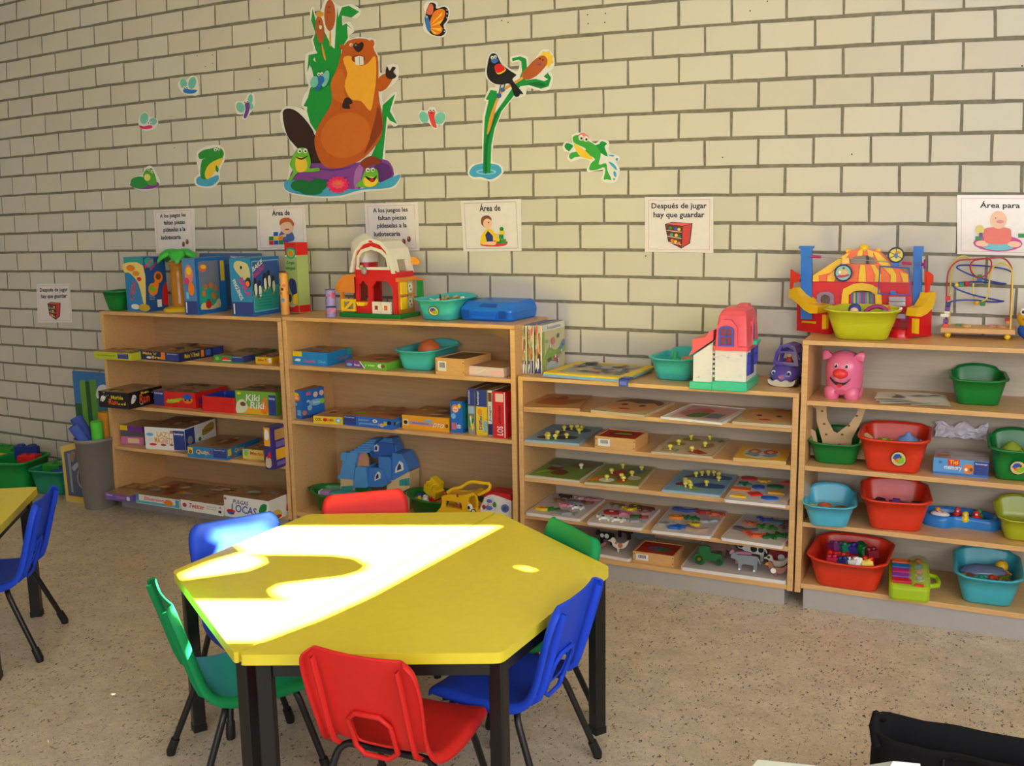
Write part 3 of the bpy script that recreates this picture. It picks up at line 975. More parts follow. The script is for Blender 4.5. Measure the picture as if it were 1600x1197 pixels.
poster('large notice with a red toy shelf picture above the low puzzle unit', (1008, 308), (1115, 307.5), (1115, 395), (1008, 393.5), DESP(.31, .4))
poster('notice picturing a bald baby seated among blocks, cut by the right edge', (1495.5, 304.7), (1612, 304.7), (1612, 400), (1495.5, 397),
       [('t', 'Área para', .31, .76, .84, .9, INK), ('e', .55, .2, .33, .14, mat(206, 70, 150)), ('s', [(.36, .12), (.38, .22), (.72, .22), (.75, .12), (.55, .08)], mat(110, 200, 216)), ('e', .34, .19, .09, .05, SKIN), ('e', .77, .19, .09, .05, SKIN), ('s', [(.4, .2), (.36, .38), (.42, .46), (.68, .46), (.73, .38), (.69, .2)], mat(232, 120, 110)), ('e', .56, .59, .11, .15, SKIN), ('e', .52, .62, .008, .008, BLACK), ('e', .58, .56, .05, .03, mat(226, 150, 150)), ('r', .25, .24, .33, .31, GREEN), ('r', .82, .3, .9, .37, GREEN), ('e', .31, .42, .06, .08, mat(230, 210, 120)), ('r', .3, .3, .35, .37, PURP)])


# ------------------------------------------------------------------ boxed games, placed by their front corners on a shelf of known height
class Fr:
    """a footprint: origin at the front left corner, u along the front, n inward"""
    def __init__(s, bl, br, z):
        s.P0, P1 = S(bl[0], bl[1], z), S(br[0], br[1], z)
        d = P1 - s.P0
        s.w = d.length
        s.u = d.normalized()
        s.n = V((-s.u.y, s.u.x, 0))
        s.rz = math.atan2(s.u.y, s.u.x)
        s.z = z

    def h(s, px, py):
        return W(px, py, s.P0.y).z - s.z

    def depth_to(s, px, py, back=-.02):
        """depth whose far right lower corner shows at this pixel"""
        Q = S(px, py, s.z)
        return (Q - s.P0 - s.u * s.w).dot(s.n)

    def at(s, x, y, z=0):
        return s.P0 + s.u * x + s.n * y + V((0, 0, z))


def game_box(label, bl, br, ty, z, depth, col, front=(), side=(), top=(), name='game_box', cat='box', group=None, base=None, lid=None, topc=None, yaw=None, h=None, shrink=.0015):
    f = Fr(bl, br, z)
    if yaw is not None:
        f.rz = yaw
        f.u = V((math.cos(yaw), math.sin(yaw), 0)); f.n = V((-f.u.y, f.u.x, 0))
    h = h or f.h(bl[0], ty)
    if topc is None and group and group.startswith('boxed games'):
        topc = mat(158, 122, 90, rough=.25)  # reflection of the shelf wood, painted onto the lid tops as brown
    w, d = f.w - shrink, depth
    lim = -.024
    for _ in range(60):
        if max(f.at(0, d).y, f.at(w, d).y) > lim:
            d -= .005
    t = thing(name, label, cat, tuple(f.at(w / 2, 0)), f.rz, group)
    x0, x1 = -w / 2, w / 2
    b = B()
    lz = .004
    b.box((x0, 0, lz), (x1, d, h), col)
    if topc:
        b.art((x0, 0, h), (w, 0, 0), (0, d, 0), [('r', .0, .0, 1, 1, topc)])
    b.art((x0, 0, lz), (w, 0, 0), (0, 0, h - lz), front)
    b.art((x1, 0, lz), (0, d, 0), (0, 0, h - lz), side)
    b.art((x0, 0, h), (w, 0, 0), (0, d, 0), top, .0008)
    b.done('lid', t)
    b = B()
    b.box((x0 + .0015, .0015, 0), (x1 - .0015, d - .0015, lz), base or col)
    b.done('base', t)
    return t, f, w, d, h


RV = mat(48, 66, 140)
RVB = mat(70, 110, 190)


def rav(x0, y0, x1, y1, vert=False):
    """the blue maker's panel with its white line of lettering"""
    if vert:
        return [('r', x0, y0, x1, y1, RV), ('T', 'Ravensburger', (x0 + (x1 - x0) * .32, y0 + (y1 - y0) * .1), (0, (y1 - y0) * .8), (-(x1 - x0) * .2, 0), WHITE)]
    return [('r', x0, y0, x1, y1, RV), ('t', 'Ravensburger', x0 + (x1 - x0) * .08, y1 - (y1 - y0) * .26, x1 - (x1 - x0) * .08, y1 - (y1 - y0) * .1, WHITE)]


def blobs(n, cols, seed, x0=.05, y0=.05, x1=.95, y1=.95, r=.08):
    q = random.Random(seed)
    return [('e', q.uniform(x0, x1), q.uniform(y0, y1), q.uniform(.5, 1) * r, q.uniform(.5, 1) * r, q.choice(cols)) for _ in range(n)]


def brushed(cols, seed, n=9):
    """loose picture of slanted colour patches for box lids seen at a grazing angle"""
    q = random.Random(seed)
    o = []
    for i in range(n):
        x, y = q.uniform(.05, .85), q.uniform(.05, .85)
        a, c = q.uniform(.08, .3), q.uniform(.06, .2)
        o.append(('s', [(x, y), (min(x + a, .98), y + c * .3), (min(x + a * .8, .98), min(y + c, .97)), (x + a * .2, min(y + c * .9, .97))], q.choice(cols)))
    return o


GB = 'boxed games on the left shelf unit'
z = Z1[0]
YG = mat(196, 200, 40)
game_box('yellow green flat box at the left end of the top shelf, jutting past its side', (147, 560.2), (213.6, 562.6), 549, z, .17, YG, [('t', 'La primera gran', .1, .3, .58, .66, GREEN)] + rav(.64, .12, .92, .9), top=brushed([TAN, BROWN, YEL, sLGREEN], 1), yaw=0.0, group=GB)
MK = mat(34, 40, 84)
mb = [('T', "Make 'n'", (.12, .56), (.34, -.02), (0, .32), YEL), ('T', 'Break', (.34, .12), (.34, -.02), (0, .34), YEL), ('r', .57, .1, .67, .95, ORG), ('e', .27, .22, .06, .14, WHITE), ('r', .02, .1, .08, .92, GREY)]
game_box('dark blue stacking game box on the top shelf beside the yellow green one', (216.5, 561), (280.5, 566.3), 547, z, .33, MK, mb + rav(.7, .05, 1, .97), [('t', "Make 'n' Break", .12, .25, .45, .8, YEL), ('r', .48, .1, .55, .9, ORG), ('r', .58, .15, .7, .85, RVB), ('r', .75, .1, .98, .95, RV)], brushed([BROWN, TAN, ORG, MK], 2), group=GB)
game_box('green and blue flat box on the top shelf before the dark stacking game', (334.5, 565.6), (381, 567.8), 555, z, .3, mat(60, 150, 80), [('s', [(.25, .2), (.35, .75), (.52, .6), (.55, .25)], RED), ('r', .3, .15, .58, .3, WHITE), ('e', .12, .5, .07, .3, LIME)] + rav(.62, .05, 1, .97), [('r', 0, 0, .35, 1, RV), ('r', .35, 0, 1, 1, mat(40, 120, 60)), ('r', .5, .3, .9, .7, RED)], brushed([TAN, BROWN, GREEN], 3), group=GB)
game_box('small yellow flat box at the right end of the top shelf', (399.5, 567.8), (425.5, 569), 557.8, z, .2, mat(240, 180, 30), [('t', 'Ritmo', .15, .3, .5, .72, BLACK), ('r', .8, .1, .96, .9, WHITE), ('t', 'Y', .55, .25, .7, .75, BLACK)], top=brushed([TAN, ORG, BROWN], 4), group=GB)
z = Z1[1]
mr = [('T', 'Run', (.32, .18), (.3, 0), (.02, .36), mat(240, 90, 30)), ('t', 'Marble', .42, .54, .82, .78, YEL), ('t', '...', .64, .2, .9, .3, YEL), ('s', [(.05, .4), (.12, .72), (.24, .66), (.22, .5), (.14, .34)], WHITE)] + blobs(14, [GREY, RED, LBLUE, WHITE, LIME], 5, r=.03)
game_box('black marble game box jutting past the left side on the second shelf', (155.5, 636), (205, 639.5), 611, z, .26, BLACK, mr, [('s', [(.06, .3), (.12, .8), (.22, .7), (.16, .35)], WHITE), ('T', 'Run', (.3, .15), (.3, 0), (.02, .6), mat(240, 90, 30)), ('t', 'Marble', .36, .75, .6, .92, YEL)] + blobs(10, [GREY, LBLUE, WHITE], 6, r=.05), brushed([BROWN, DARK, mat(120, 60, 40), TAN], 7), group=GB, yaw=.02)
game_box('tall red game box with a blue end panel on the second shelf', (241.5, 633.6), (306.7, 639), 610, z, .27, RED, rav(0, 0, .25, 1) + [('s', [(.3, .25), (.36, .42), (.66, .62), (.68, .48), (.45, .22)], LIME), ('t', 'Schnipp', .33, .28, .62, .5, YEL), ('e', .82, .52, .12, .26, ORG), ('e', .82, .72, .11, .18, BLUE), ('e', .77, .5, .025, .06, BLACK), ('e', .87, .5, .025, .06, BLACK)], [('r', .1, .2, .3, .6, PURP), ('e', .7, .5, .12, .3, PURP)], brushed([BROWN, RED, TAN], 8), group=GB)


def red_tray():
    f = Fr((315, 642.2), (368, 646.3), z)
    h, d = f.h(315, 618.8), .2
    t = thing('game_tray', 'open red box bottom lined in blue on the second shelf', 'tray', tuple(f.at(f.w / 2, 0)), f.rz, None)
    w = f.w
    b = B()
    o = [[(x, y + d / 2, zz) for x, y in rrect(-w / 2 + i, -d / 2 + i, w / 2 - i, d / 2 - i, .012)] for zz, i in ((0, .001), (h * .5, 0), (h * .52, .002), (h, .002), (h, .006))]
    b.loft(o, RED, True, False, smooth=False)
    b.done('box_wall', t)
    b = B()
    r = [[(x, y + d / 2, zz) for x, y in rrect(-w / 2 + .0065, -d / 2 + .0065, w / 2 - .0065, d / 2 - .0065, .01)] for zz in (h - .001, .02)]
    b.loft(r, mat(40, 70, 170), False, True, smooth=False)
    b.done('lining', t)


red_tray()
game_box('green game box with cartoon hens and white title on the second shelf', (369.5, 646.4), (433, 650.8), 610, z, .2, mat(120, 180, 60), [('r', 0, 0, .8, .32, mat(238, 176, 40)), ('s', [(.0, .05), (.04, .5), (.2, .62), (.3, .3), (.2, .05)], mat(226, 226, 190)), ('e', .18, .42, .07, .1, BROWN), ('s', [(.62, .1), (.66, .6), (.75, .75), (.8, .1)], ORG), ('T', 'Kiki', (.26, .56), (.34, .02), (.02, .3), WHITE), ('T', 'Riki', (.36, .24), (.34, .02), (.02, .3), WHITE), ('e', .1, .88, .05, .06, YEL)] + rav(.82, 0, 1, .88), top=brushed([BROWN, TAN, GREEN], 9), group=GB)
z = Z1[2]
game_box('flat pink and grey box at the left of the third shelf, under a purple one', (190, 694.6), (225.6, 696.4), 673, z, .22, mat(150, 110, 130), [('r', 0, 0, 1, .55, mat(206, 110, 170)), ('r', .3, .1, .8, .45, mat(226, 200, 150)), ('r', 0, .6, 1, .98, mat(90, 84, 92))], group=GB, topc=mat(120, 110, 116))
zz = z + Fr((190, 694.6), (225.6, 696.4), z).h(190, 673)
game_box('thin purple and yellow box lying on the flat pink box', (187.5, 672.4), (224.5, 675.6), 664, zz + .0005, .17, mat(120, 50, 150), [('r', 0, 0, .34, 1, YEL)], group=GB, yaw=0.0)
game_box('large white game box with yellow lettering on the third shelf', (228, 701), (291, 705.2), 667, z, .3, WHITE, [('T', 'LAZY', (.3, .58), (.36, -.03), (0, .24), mat(240, 170, 30)), ('T', 'MAGNETS', (.24, .28), (.45, -.03), (0, .28), mat(240, 160, 30)), ('e', .13, .66, .09, .08, LBLUE), ('e', .68, .82, .05, .07, mat(206, 110, 90)), ('e', .2, .2, .09, .06, RED), ('e', .46, .2, .07, .05, mat(160, 60, 40)), ('e', .66, .22, .05, .04, BROWN)] + rav(.72, 0, 1, .9),
         [('r', 0, 0, .3, .95, RV), ('e', .15, .4, .08, .2, GREY), ('s', [(.55, .4), (.6, .75), (.9, .9), (.92, .55)], mat(180, 150, 40)), ('t', 'Lazy', .55, .5, .9, .7, BROWN), ('e', .45, .3, .05, .1, GREEN)], brushed([BROWN, mat(150, 80, 50), TAN], 10), group=GB)
qb = mat(40, 130, 190)
game_box('flat blue game box with yellow title on the third shelf', (293.5, 714.2), (356, 719.6), 697, z, .3, qb, [('T', 'Quips', (.2, .25), (.38, -.03), (.03, .5), YEL), ('r', .02, .3, .14, .9, YEL), ('e', .08, .5, .04, .2, BROWN), ('e', .6, .55, .05, .2, PURP)] + rav(.66, .1, .99, .97), [('r', .02, .3, .12, .9, YEL), ('T', 'Quips', (.2, .3), (.3, 0), (.03, .5), YEL), ('e', .16, .2, .04, .15, RED)], brushed([BROWN, TAN, ORG, mat(150, 80, 50)], 11), group=GB)
game_box('small cream yellow box on the third shelf, right of the flat blue game', (379.8, 716.2), (412.5, 719), 701.5, z, .19, mat(236, 206, 100), [('T', 'Merlin', (.36, .4), (.6, -.06), (.02, .4), mat(210, 70, 40)), ('e', .16, .5, .1, .3, LIME), ('r', .05, .75, .3, .95, LBLUE)], top=brushed([TAN, ORG], 12), group=GB)
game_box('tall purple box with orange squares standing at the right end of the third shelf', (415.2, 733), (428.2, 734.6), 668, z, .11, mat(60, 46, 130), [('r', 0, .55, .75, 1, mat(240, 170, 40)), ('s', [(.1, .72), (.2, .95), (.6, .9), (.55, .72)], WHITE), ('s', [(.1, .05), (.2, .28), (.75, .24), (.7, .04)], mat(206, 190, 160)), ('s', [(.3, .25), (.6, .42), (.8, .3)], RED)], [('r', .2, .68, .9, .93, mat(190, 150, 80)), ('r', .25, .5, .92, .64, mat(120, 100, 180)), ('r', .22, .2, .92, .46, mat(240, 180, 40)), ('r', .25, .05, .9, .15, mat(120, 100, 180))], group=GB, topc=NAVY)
z = Z1[3]
game_box('purple game box jutting far past the left side on the bottom shelf', (164, 780), (210, 784), 769.5, z, .22, mat(120, 96, 190), [('t', 'Disney', .08, .5, .32, .85, WHITE), ('r', .45, .3, .8, .7, mat(170, 120, 160)), ('r', .86, .2, .97, .8, WHITE)], top=brushed([ORG, TAN, BROWN, mat(150, 80, 50)], 13), group=GB, yaw=0.0)
game_box('pink and white game box on the bottom shelf, left of the red lettered one', (212.5, 785.6), (281, 795.8), 771.5, z, .3, WHITE, [('r', 0, .0, 1, .3, mat(90, 190, 210)), ('r', 0, .3, .08, 1, mat(100, 130, 200)), ('T', 'Diversion', (.2, .42), (.45, 0), (.02, .4), mat(232, 60, 130)), ('e', .76, .45, .1, .36, ORG), ('r', .92, .1, 1, .9, mat(80, 160, 190))], top=brushed([BROWN, ORG, mat(170, 60, 40), TAN, GREY], 14, 14), group=GB)
game_box('white game box with red lettering on the bottom shelf', (283.5, 796.6), (349, 807), 780.5, z, .3, WHITE, [('T', 'Twister', (.18, .3), (.38, -.02), (.02, .5), mat(216, 40, 50)), ('e', .09, .5, .05, .22, mat(180, 60, 90)), ('t', 'the game that', .62, .62, .86, .74, GREY), ('t', 'ties you in', .62, .4, .85, .52, GREY), ('r', .9, .2, .97, .45, DARK), ('e', .95, .75, .02, .07, RED)], top=brushed([BROWN, GREY, mat(170, 90, 60), WHITE, TAN], 15, 12), group=GB)
game_box('big white flea game box with blue lettering at the right end of the bottom shelf', (351.5, 806.4), (421.6, 817.5), 773.5, z, .2, WHITE, [('T', 'PULGAS', (.2, .66), (.34, -.02), (.02, .2), mat(60, 50, 130)), ('T', 'LOCAS', (.16, .26), (.56, -.06), (.02, .38), mat(70, 100, 190)), ('s', [(.78, .4), (.84, .78), (.96, .82), (.93, .5)], GREEN), ('e', .15, .26, .1, .1, RED), ('e', .15, .16, .08, .06, BLUE), ('s', [(.7, .2), (.82, .36), (.9, .2), (.8, .1)], TAN), ('e', .04, .85, .03, .06, MAG)], [('s', [(.05, .1), (.1, .4), (.4, .42), (.5, .15)], mat(220, 200, 80)), ('s', [(.7, .2), (.75, .6), (.95, .8), (.95, .3)], mat(230, 80, 60)), ('e', .3, .1, .2, .1, RED)], brushed([BROWN, mat(170, 90, 60), GREY, GREEN], 16), group=GB)

# tall boxes standing on top of the left unit
z = TOP[0]
GT = 'boxes standing on the tall shelf units'
monk = [('e', .35, .4, .22, .12, ORG), ('e', .35, .42, .16, .06, sLGREEN), ('e', .62, .62, .2, .11, ORG), ('e', .62, .63, .12, .06, BROWN), ('e', .5, .48, .12, .08, ORG)]
game_box('blue box with a yellow pennant corner beside the palm tree toy', (199.5, 486), (226.2, 488.2), 402, z, .15, mat(40, 130, 196), [('r', 0, .9, 1, 1, TEAL), ('s', [(0, .88), (1, .85), (1, .2), (.9, .1), (.7, .5), (.3, .7), (0, .72)], mat(240, 214, 120)), ('e', .35, .8, .22, .06, ORG), ('e', .6, .7, .18, .05, mat(226, 150, 40)), ('e', .75, .6, .12, .04, RED), ('T', 'CAIDA', (.32, .16), (.28, .32), (-.16, .12), mat(226, 80, 80)), ('e', .45, .08, .22, .05, WHITE), ('e', .92, .07, .3, .07, mat(206, 170, 30))],
         [('r', 0, 0, 1, 1, mat(30, 80, 150)), ('s', [(.05, .95), (.2, .8), (.5, .9), (.3, .99)], TEAL), ('T', 'Monos', (.08, .78), (.4, .16), (-.04, .08), MAG), ('T', 'locos', (.3, .74), (.4, .16), (-.04, .08), MAG), ('s', [(.75, .2), (.8, .4), (.99, .5), (.99, .1), (.8, .1)], RED), ('r', .5, .06, .7, .2, WHITE)] + monk + [('r', .14, .3 - .03 * k, .4 - .03 * (k % 2), .312 - .03 * k, mat(150, 170, 190)) for k in range(4)], group=GT, yaw=-.12)
game_box('blue box with a picture of rolling coconuts, middle of the three by the palm toy', (290, 492.2), (308.7, 493), 404, z, .25, mat(80, 130, 190), [('r', 0, 0, 1, .24, RV), ('r', .1, .03, .18, .22, WHITE), ('e', .5, .72, .32, .17, mat(226, 130, 110)), ('e', .5, .78, .2, .07, YEL), ('e', .62, .46, .24, .12, ORG), ('e', .3, .6, .2, .06, MAG), ('r', .2, .28, .4, .4, LBLUE)],
         [('r', 0, 0, 1, 1, mat(24, 110, 200)), ('r', .1, .07, .76, .94, mat(120, 130, 160)), ('s', [(.12, .1), (.14, .5), (.4, .45), (.7, .35), (.72, .1)], TEAL), ('s', [(.12, .08), (.2, .2), (.5, .12), (.72, .25), (.74, .08)], mat(220, 210, 150)), ('e', .24, .82, .13, .07, mat(232, 110, 80)), ('e', .26, .84, .09, .035, YEL), ('e', .36, .16, .1, .08, mat(200, 40, 40)), ('e', .36, .24, .07, .02, GREEN)] +
         [('e', x, y, .065, .055, mat(206, 120, 50)) for x, y in ((.22, .36), (.28, .48), (.46, .5), (.6, .44), (.52, .32), (.56, .28))] + [('p', [(.82, .25), (.8, .9), (.97, .9), (.93, .25), (.97, .02), (.7, .02)], mat(24, 120, 210)), ('r', .8, .56, .93, .93, YEL)], group=GT, yaw=.05)
game_box('blue box with a picture of dancing penguins, rightmost on the left unit', (363.5, 494.2), (392.8, 495.8), 403.5, z, .25, mat(46, 140, 190), [('r', 0, 0, 1, .24, RV), ('r', .08, .03, .14, .21, WHITE), ('s', [(.2, .85), (.35, .95), (.85, .9), (.95, .68), (.7, .62), (.45, .7)], mat(206, 200, 150)), ('e', .55, .84, .05, .03, BLACK), ('e', .85, .58, .14, .09, DARK), ('e', .82, .56, .09, .05, ORG), ('T', 'PINGÜINOS', (.1, .6), (.36, -.34), (.16, .06), WHITE), ('T', 'BAILA', (.4, .62), (.4, -.3), (.2, .06), MAG)],
         [('r', 0, 0, 1, 1, mat(30, 110, 190)), ('p', [(.04, .06), (.03, .95), (.98, .95), (.9, .06)], mat(120, 190, 226)), ('p', [(.06, .08), (.05, .5), (.96, .5), (.9, .08)], TEAL), ('p', [(.05, .5), (.05, .93), (.96, .93), (.96, .5)], mat(50, 90, 170)), ('T', 'BAILE', (.06, .76), (.34, .14), (-.02, .08), WHITE), ('T', 'PINGÜINO', (.06, .64), (.4, .16), (-.02, .1), MAG)] +
         sum([[('e', x, y, .07, .14, DARK), ('e', x + .015, y - .02, .05, .11, WHITE), ('e', x, y + .12, .05, .05, DARK), ('e', x - .02, y - .14, .03, .02, ORG)] for x, y in ((.1, .48), (.24, .44), (.42, .56), (.56, .6), (.7, .5))], []) + [('r', .12, .36 - .05 * k, .6, .37 - .05 * k, mat(30, 120, 130)) for k in range(5)], group=GT, yaw=.05)
P, Q = W(311, 391, -.075), W(401, 401, -.075)
t = thing('game_box', 'dull blue box standing behind the coconut and penguin boxes', 'box', ((P.x + Q.x) / 2, -.075, TOP[0]), 0, GT)
b = B()
hw, hh = (Q.x - P.x) / 2, (P.z + Q.z) / 2 - TOP[0]
b.box((-hw, 0, .003), (hw, .045, hh), mat(80, 110, 160))
b.art((-hw, 0, .003), (2 * hw, 0, 0), (0, 0, hh), [('t', 'Hasbro games', .55, .9, .8, .95, WHITE), ('r', .03, .05, .97, .8, mat(60, 90, 150))])
b.done('lid', t)
b = B(); b.box((-hw + .002, .002, 0), (hw - .002, .043, .003), NAVY); b.done('base', t)
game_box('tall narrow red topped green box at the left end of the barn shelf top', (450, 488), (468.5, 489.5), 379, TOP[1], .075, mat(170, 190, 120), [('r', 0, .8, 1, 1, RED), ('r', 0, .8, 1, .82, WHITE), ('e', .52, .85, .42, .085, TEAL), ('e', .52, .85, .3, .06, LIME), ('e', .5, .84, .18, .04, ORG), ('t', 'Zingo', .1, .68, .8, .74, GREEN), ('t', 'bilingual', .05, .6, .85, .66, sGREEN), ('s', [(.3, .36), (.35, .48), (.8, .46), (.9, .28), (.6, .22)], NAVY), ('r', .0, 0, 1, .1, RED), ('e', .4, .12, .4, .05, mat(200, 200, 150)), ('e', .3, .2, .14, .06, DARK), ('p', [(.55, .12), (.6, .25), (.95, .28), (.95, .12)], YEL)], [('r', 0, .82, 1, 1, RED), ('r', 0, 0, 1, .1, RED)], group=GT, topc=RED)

# the three boxes leaning upright against the tall unit's side
z = TOP[2]
GP = 'upright puzzle boxes on the low unit'
pzm = mat(206, 200, 160)


def sp(seed):
    return [('r', 0, 0, 1, .26, mat(80, 80, 150)), ('r', .85, 0, 1, 1, mat(230, 226, 210))] + blobs(14, [mat(236, 190, 60), mat(190, 120, 60), mat(60, 60, 50), mat(150, 170, 80), WHITE, mat(206, 120, 110)], seed, .1, .3, .8, .95, .14) + [('T', '123', (.3, .72), (0, .2), (-.2, 0), mat(206, 60, 60))] + blobs(5, [WHITE], seed + 1, .1, .03, .8, .22, .12)


pic = [('r', 0, .86, 1, 1, mat(226, 224, 214)), ('t', 'Rompecabezas', .22, .87, .8, .96, mat(120, 140, 190)), ('r', 0, 0, .1, .86, mat(150, 180, 80)), ('s', [(.1, .3), (.3, .5), (.6, .42), (.95, .55), (.98, .35), (.6, .3), (.3, .25)], mat(140, 180, 90)), ('s', [(.7, .4), (.9, .6), (.98, .58), (.96, .45)], mat(110, 150, 190)), ('e', .45, .62, .1, .08, mat(206, 120, 130)), ('e', .55, .22, .13, .1, mat(200, 110, 110)), ('s', [(.15, .05), (.3, .2), (.8, .12), (.6, .02)], mat(190, 200, 200))] + blobs(16, [mat(120, 110, 100), mat(160, 190, 120), mat(200, 150, 110), WHITE], 31, .15, .1, .92, .84, .05)
for i, (bl, br, lab) in enumerate((((815.5, 583.4), (824.5, 583.9), 'puzzle box touching the tall unit, leftmost of three upright'), ((826, 584), (835.5, 584.6), 'puzzle box with a lime green edge, middle of three upright'), ((837, 584.7), (848.2, 585.3), 'puzzle box showing its pale picture side, rightmost of three upright'))):
    game_box(lab, bl, br, 508.5, z, .255, pzm, sp(40 + i), pic, group=GP, yaw=-.04, topc=[mat(110, 116, 180), mat(80, 90, 150), mat(160, 160, 160)][i], name='puzzle_box')

# the middle unit's two upper shelves
GM = 'boxed games under the toy barn'
z = Z2[0]
game_box('bright blue box with a yellow corner label at the left of its shelf', (458.5, 569.2), (512, 572.6), 548.8, z, .22, mat(24, 136, 214), [('r', 0, .62, .27, 1, YEL), ('t', 'Colors', .32, .14, .66, .42, mat(236, 60, 80)), ('s', [(.05, .25), (.1, .42), (.22, .4), (.2, .22)], WHITE), ('t', 'Diset', .75, .16, .96, .4, LBLUE)], [('t', 'Colors', .4, .2, .85, .5, mat(206, 90, 120)), ('r', .8, .5, 1, 1, TEAL)], brushed([mat(24, 120, 190), BROWN], 21), group=GM)
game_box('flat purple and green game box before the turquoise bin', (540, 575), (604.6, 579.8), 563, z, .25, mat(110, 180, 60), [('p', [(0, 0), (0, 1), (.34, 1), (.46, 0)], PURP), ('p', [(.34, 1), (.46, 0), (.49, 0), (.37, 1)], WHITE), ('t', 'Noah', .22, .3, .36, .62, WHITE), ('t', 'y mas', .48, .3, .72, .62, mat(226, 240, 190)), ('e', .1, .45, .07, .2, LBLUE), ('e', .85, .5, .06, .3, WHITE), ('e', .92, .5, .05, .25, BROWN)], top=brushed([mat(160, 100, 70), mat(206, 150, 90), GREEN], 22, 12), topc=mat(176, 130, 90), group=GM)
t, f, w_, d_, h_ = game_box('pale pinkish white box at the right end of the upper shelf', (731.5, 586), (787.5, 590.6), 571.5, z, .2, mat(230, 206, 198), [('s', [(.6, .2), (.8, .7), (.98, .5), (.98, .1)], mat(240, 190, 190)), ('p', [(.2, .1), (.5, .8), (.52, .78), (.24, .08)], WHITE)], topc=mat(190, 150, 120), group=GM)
f = Fr((681, 584.4), (726, 588.2), z)


def wood_case(label, f, h, d, topart, group='wooden puzzle cases'):
    w = f.w
    t = thing('wooden_case', label, 'wooden case', tuple(f.at(w / 2, 0)), f.rz, group)
    b = B()
    tk = .008
    b.box((-w / 2, 0, 0), (w / 2, tk, h), PINE); b.box((-w / 2, d - tk, 0), (w / 2, d, h), PINE)
    b.box((-w / 2, tk, 0), (-w / 2 + tk, d - tk, h), PINE); b.box((w / 2 - tk, tk, 0), (w / 2, d - tk, h), PINE)
    b.box((-w / 2 + tk, tk, 0), (w / 2 - tk, d - tk, .006), PINE)
    for sx in (-1, 1):
        for zz in (.22, .78):
            b.cyl((sx * (w / 2 - .006), -.0006, h * zz), (sx * (w / 2 - .006), .001, h * zz), .0028, mat(110, 70, 40), 8)
    b.done('case', t)
    b = B()
    b.box((-w / 2 + tk + .0005, tk + .0005, h - .009), (w / 2 - tk - .0005, d - tk - .0005, h - .003), topart[0])
    b.art((-w / 2 + tk, tk, h - .003), (w - 2 * tk, 0, 0), (0, d - 2 * tk, 0), topart[1])
    b.done('sliding_lid', t)
    b = B()
    b.art((-w / 2, 0, 0), (w, 0, 0), (0, 0, h), [('r', .08, .22, .38, .8, WHITE), ('r', .14, .42, .32, .72, DARK)] + [('r', .15 + .025 * k, .42, .16 + .025 * k, .72, WHITE) for k in range(7)], .0006)
    b.done('barcode_sticker', t)
    return t


wood_case('plain wooden case with a dark inset lid before the blank white box', f, f.h(681, 558.5), .24, (mat(90, 66, 50), [('s', [(.2, .2), (.3, .8), (.8, .85), (.85, .3)], mat(60, 50, 44)), ('s', [(.5, .3), (.55, .6), (.75, .6), (.7, .3)], mat(110, 80, 56))]))
z = Z2[1]
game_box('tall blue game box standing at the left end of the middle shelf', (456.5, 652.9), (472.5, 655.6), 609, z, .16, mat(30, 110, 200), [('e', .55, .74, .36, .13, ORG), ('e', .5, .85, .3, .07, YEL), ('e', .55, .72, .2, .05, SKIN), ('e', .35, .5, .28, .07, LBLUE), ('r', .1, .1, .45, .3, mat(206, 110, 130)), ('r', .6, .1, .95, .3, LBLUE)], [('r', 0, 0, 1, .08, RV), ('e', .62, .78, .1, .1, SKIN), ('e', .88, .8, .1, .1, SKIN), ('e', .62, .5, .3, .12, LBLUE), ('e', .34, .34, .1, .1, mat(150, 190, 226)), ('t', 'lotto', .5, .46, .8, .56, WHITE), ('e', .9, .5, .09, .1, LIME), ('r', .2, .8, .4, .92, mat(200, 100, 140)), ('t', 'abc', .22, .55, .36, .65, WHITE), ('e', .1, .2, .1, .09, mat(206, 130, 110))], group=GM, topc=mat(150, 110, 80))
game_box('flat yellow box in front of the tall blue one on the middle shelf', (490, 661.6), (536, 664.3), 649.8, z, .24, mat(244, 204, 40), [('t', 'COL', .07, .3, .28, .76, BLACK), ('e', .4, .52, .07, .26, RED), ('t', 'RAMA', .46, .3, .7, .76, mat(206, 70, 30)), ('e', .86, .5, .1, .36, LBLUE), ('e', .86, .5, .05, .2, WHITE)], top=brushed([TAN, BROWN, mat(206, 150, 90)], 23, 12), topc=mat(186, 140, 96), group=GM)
game_box('blue picture game box with lower case title on the middle shelf', (537.8, 664.5), (615, 672), 648.5, z, .27, mat(50, 110, 200), rav(0, .05, .25, .97) + [('t', 'junior', .3, .5, .52, .8, mat(150, 190, 226)), ('t', 'pictoland', .32, .14, .72, .46, mat(150, 190, 226)), ('e', .64, .66, .05, .18, WHITE), ('e', .64, .66, .025, .09, ORG), ('e', .78, .3, .05, .2, TAN), ('r', .82, .3, .88, .7, mat(206, 190, 60)), ('e', .93, .6, .04, .2, BLACK)], [('t', 'pictoland', .1, .3, .4, .7, LBLUE), ('e', .05, .5, .04, .2, DARK), ('r', .6, .3, .9, .5, NAVY)], brushed([mat(150, 90, 70), mat(206, 130, 90), sLGREEN, mat(190, 110, 120)], 24, 12), topc=mat(176, 120, 84), group=GM)
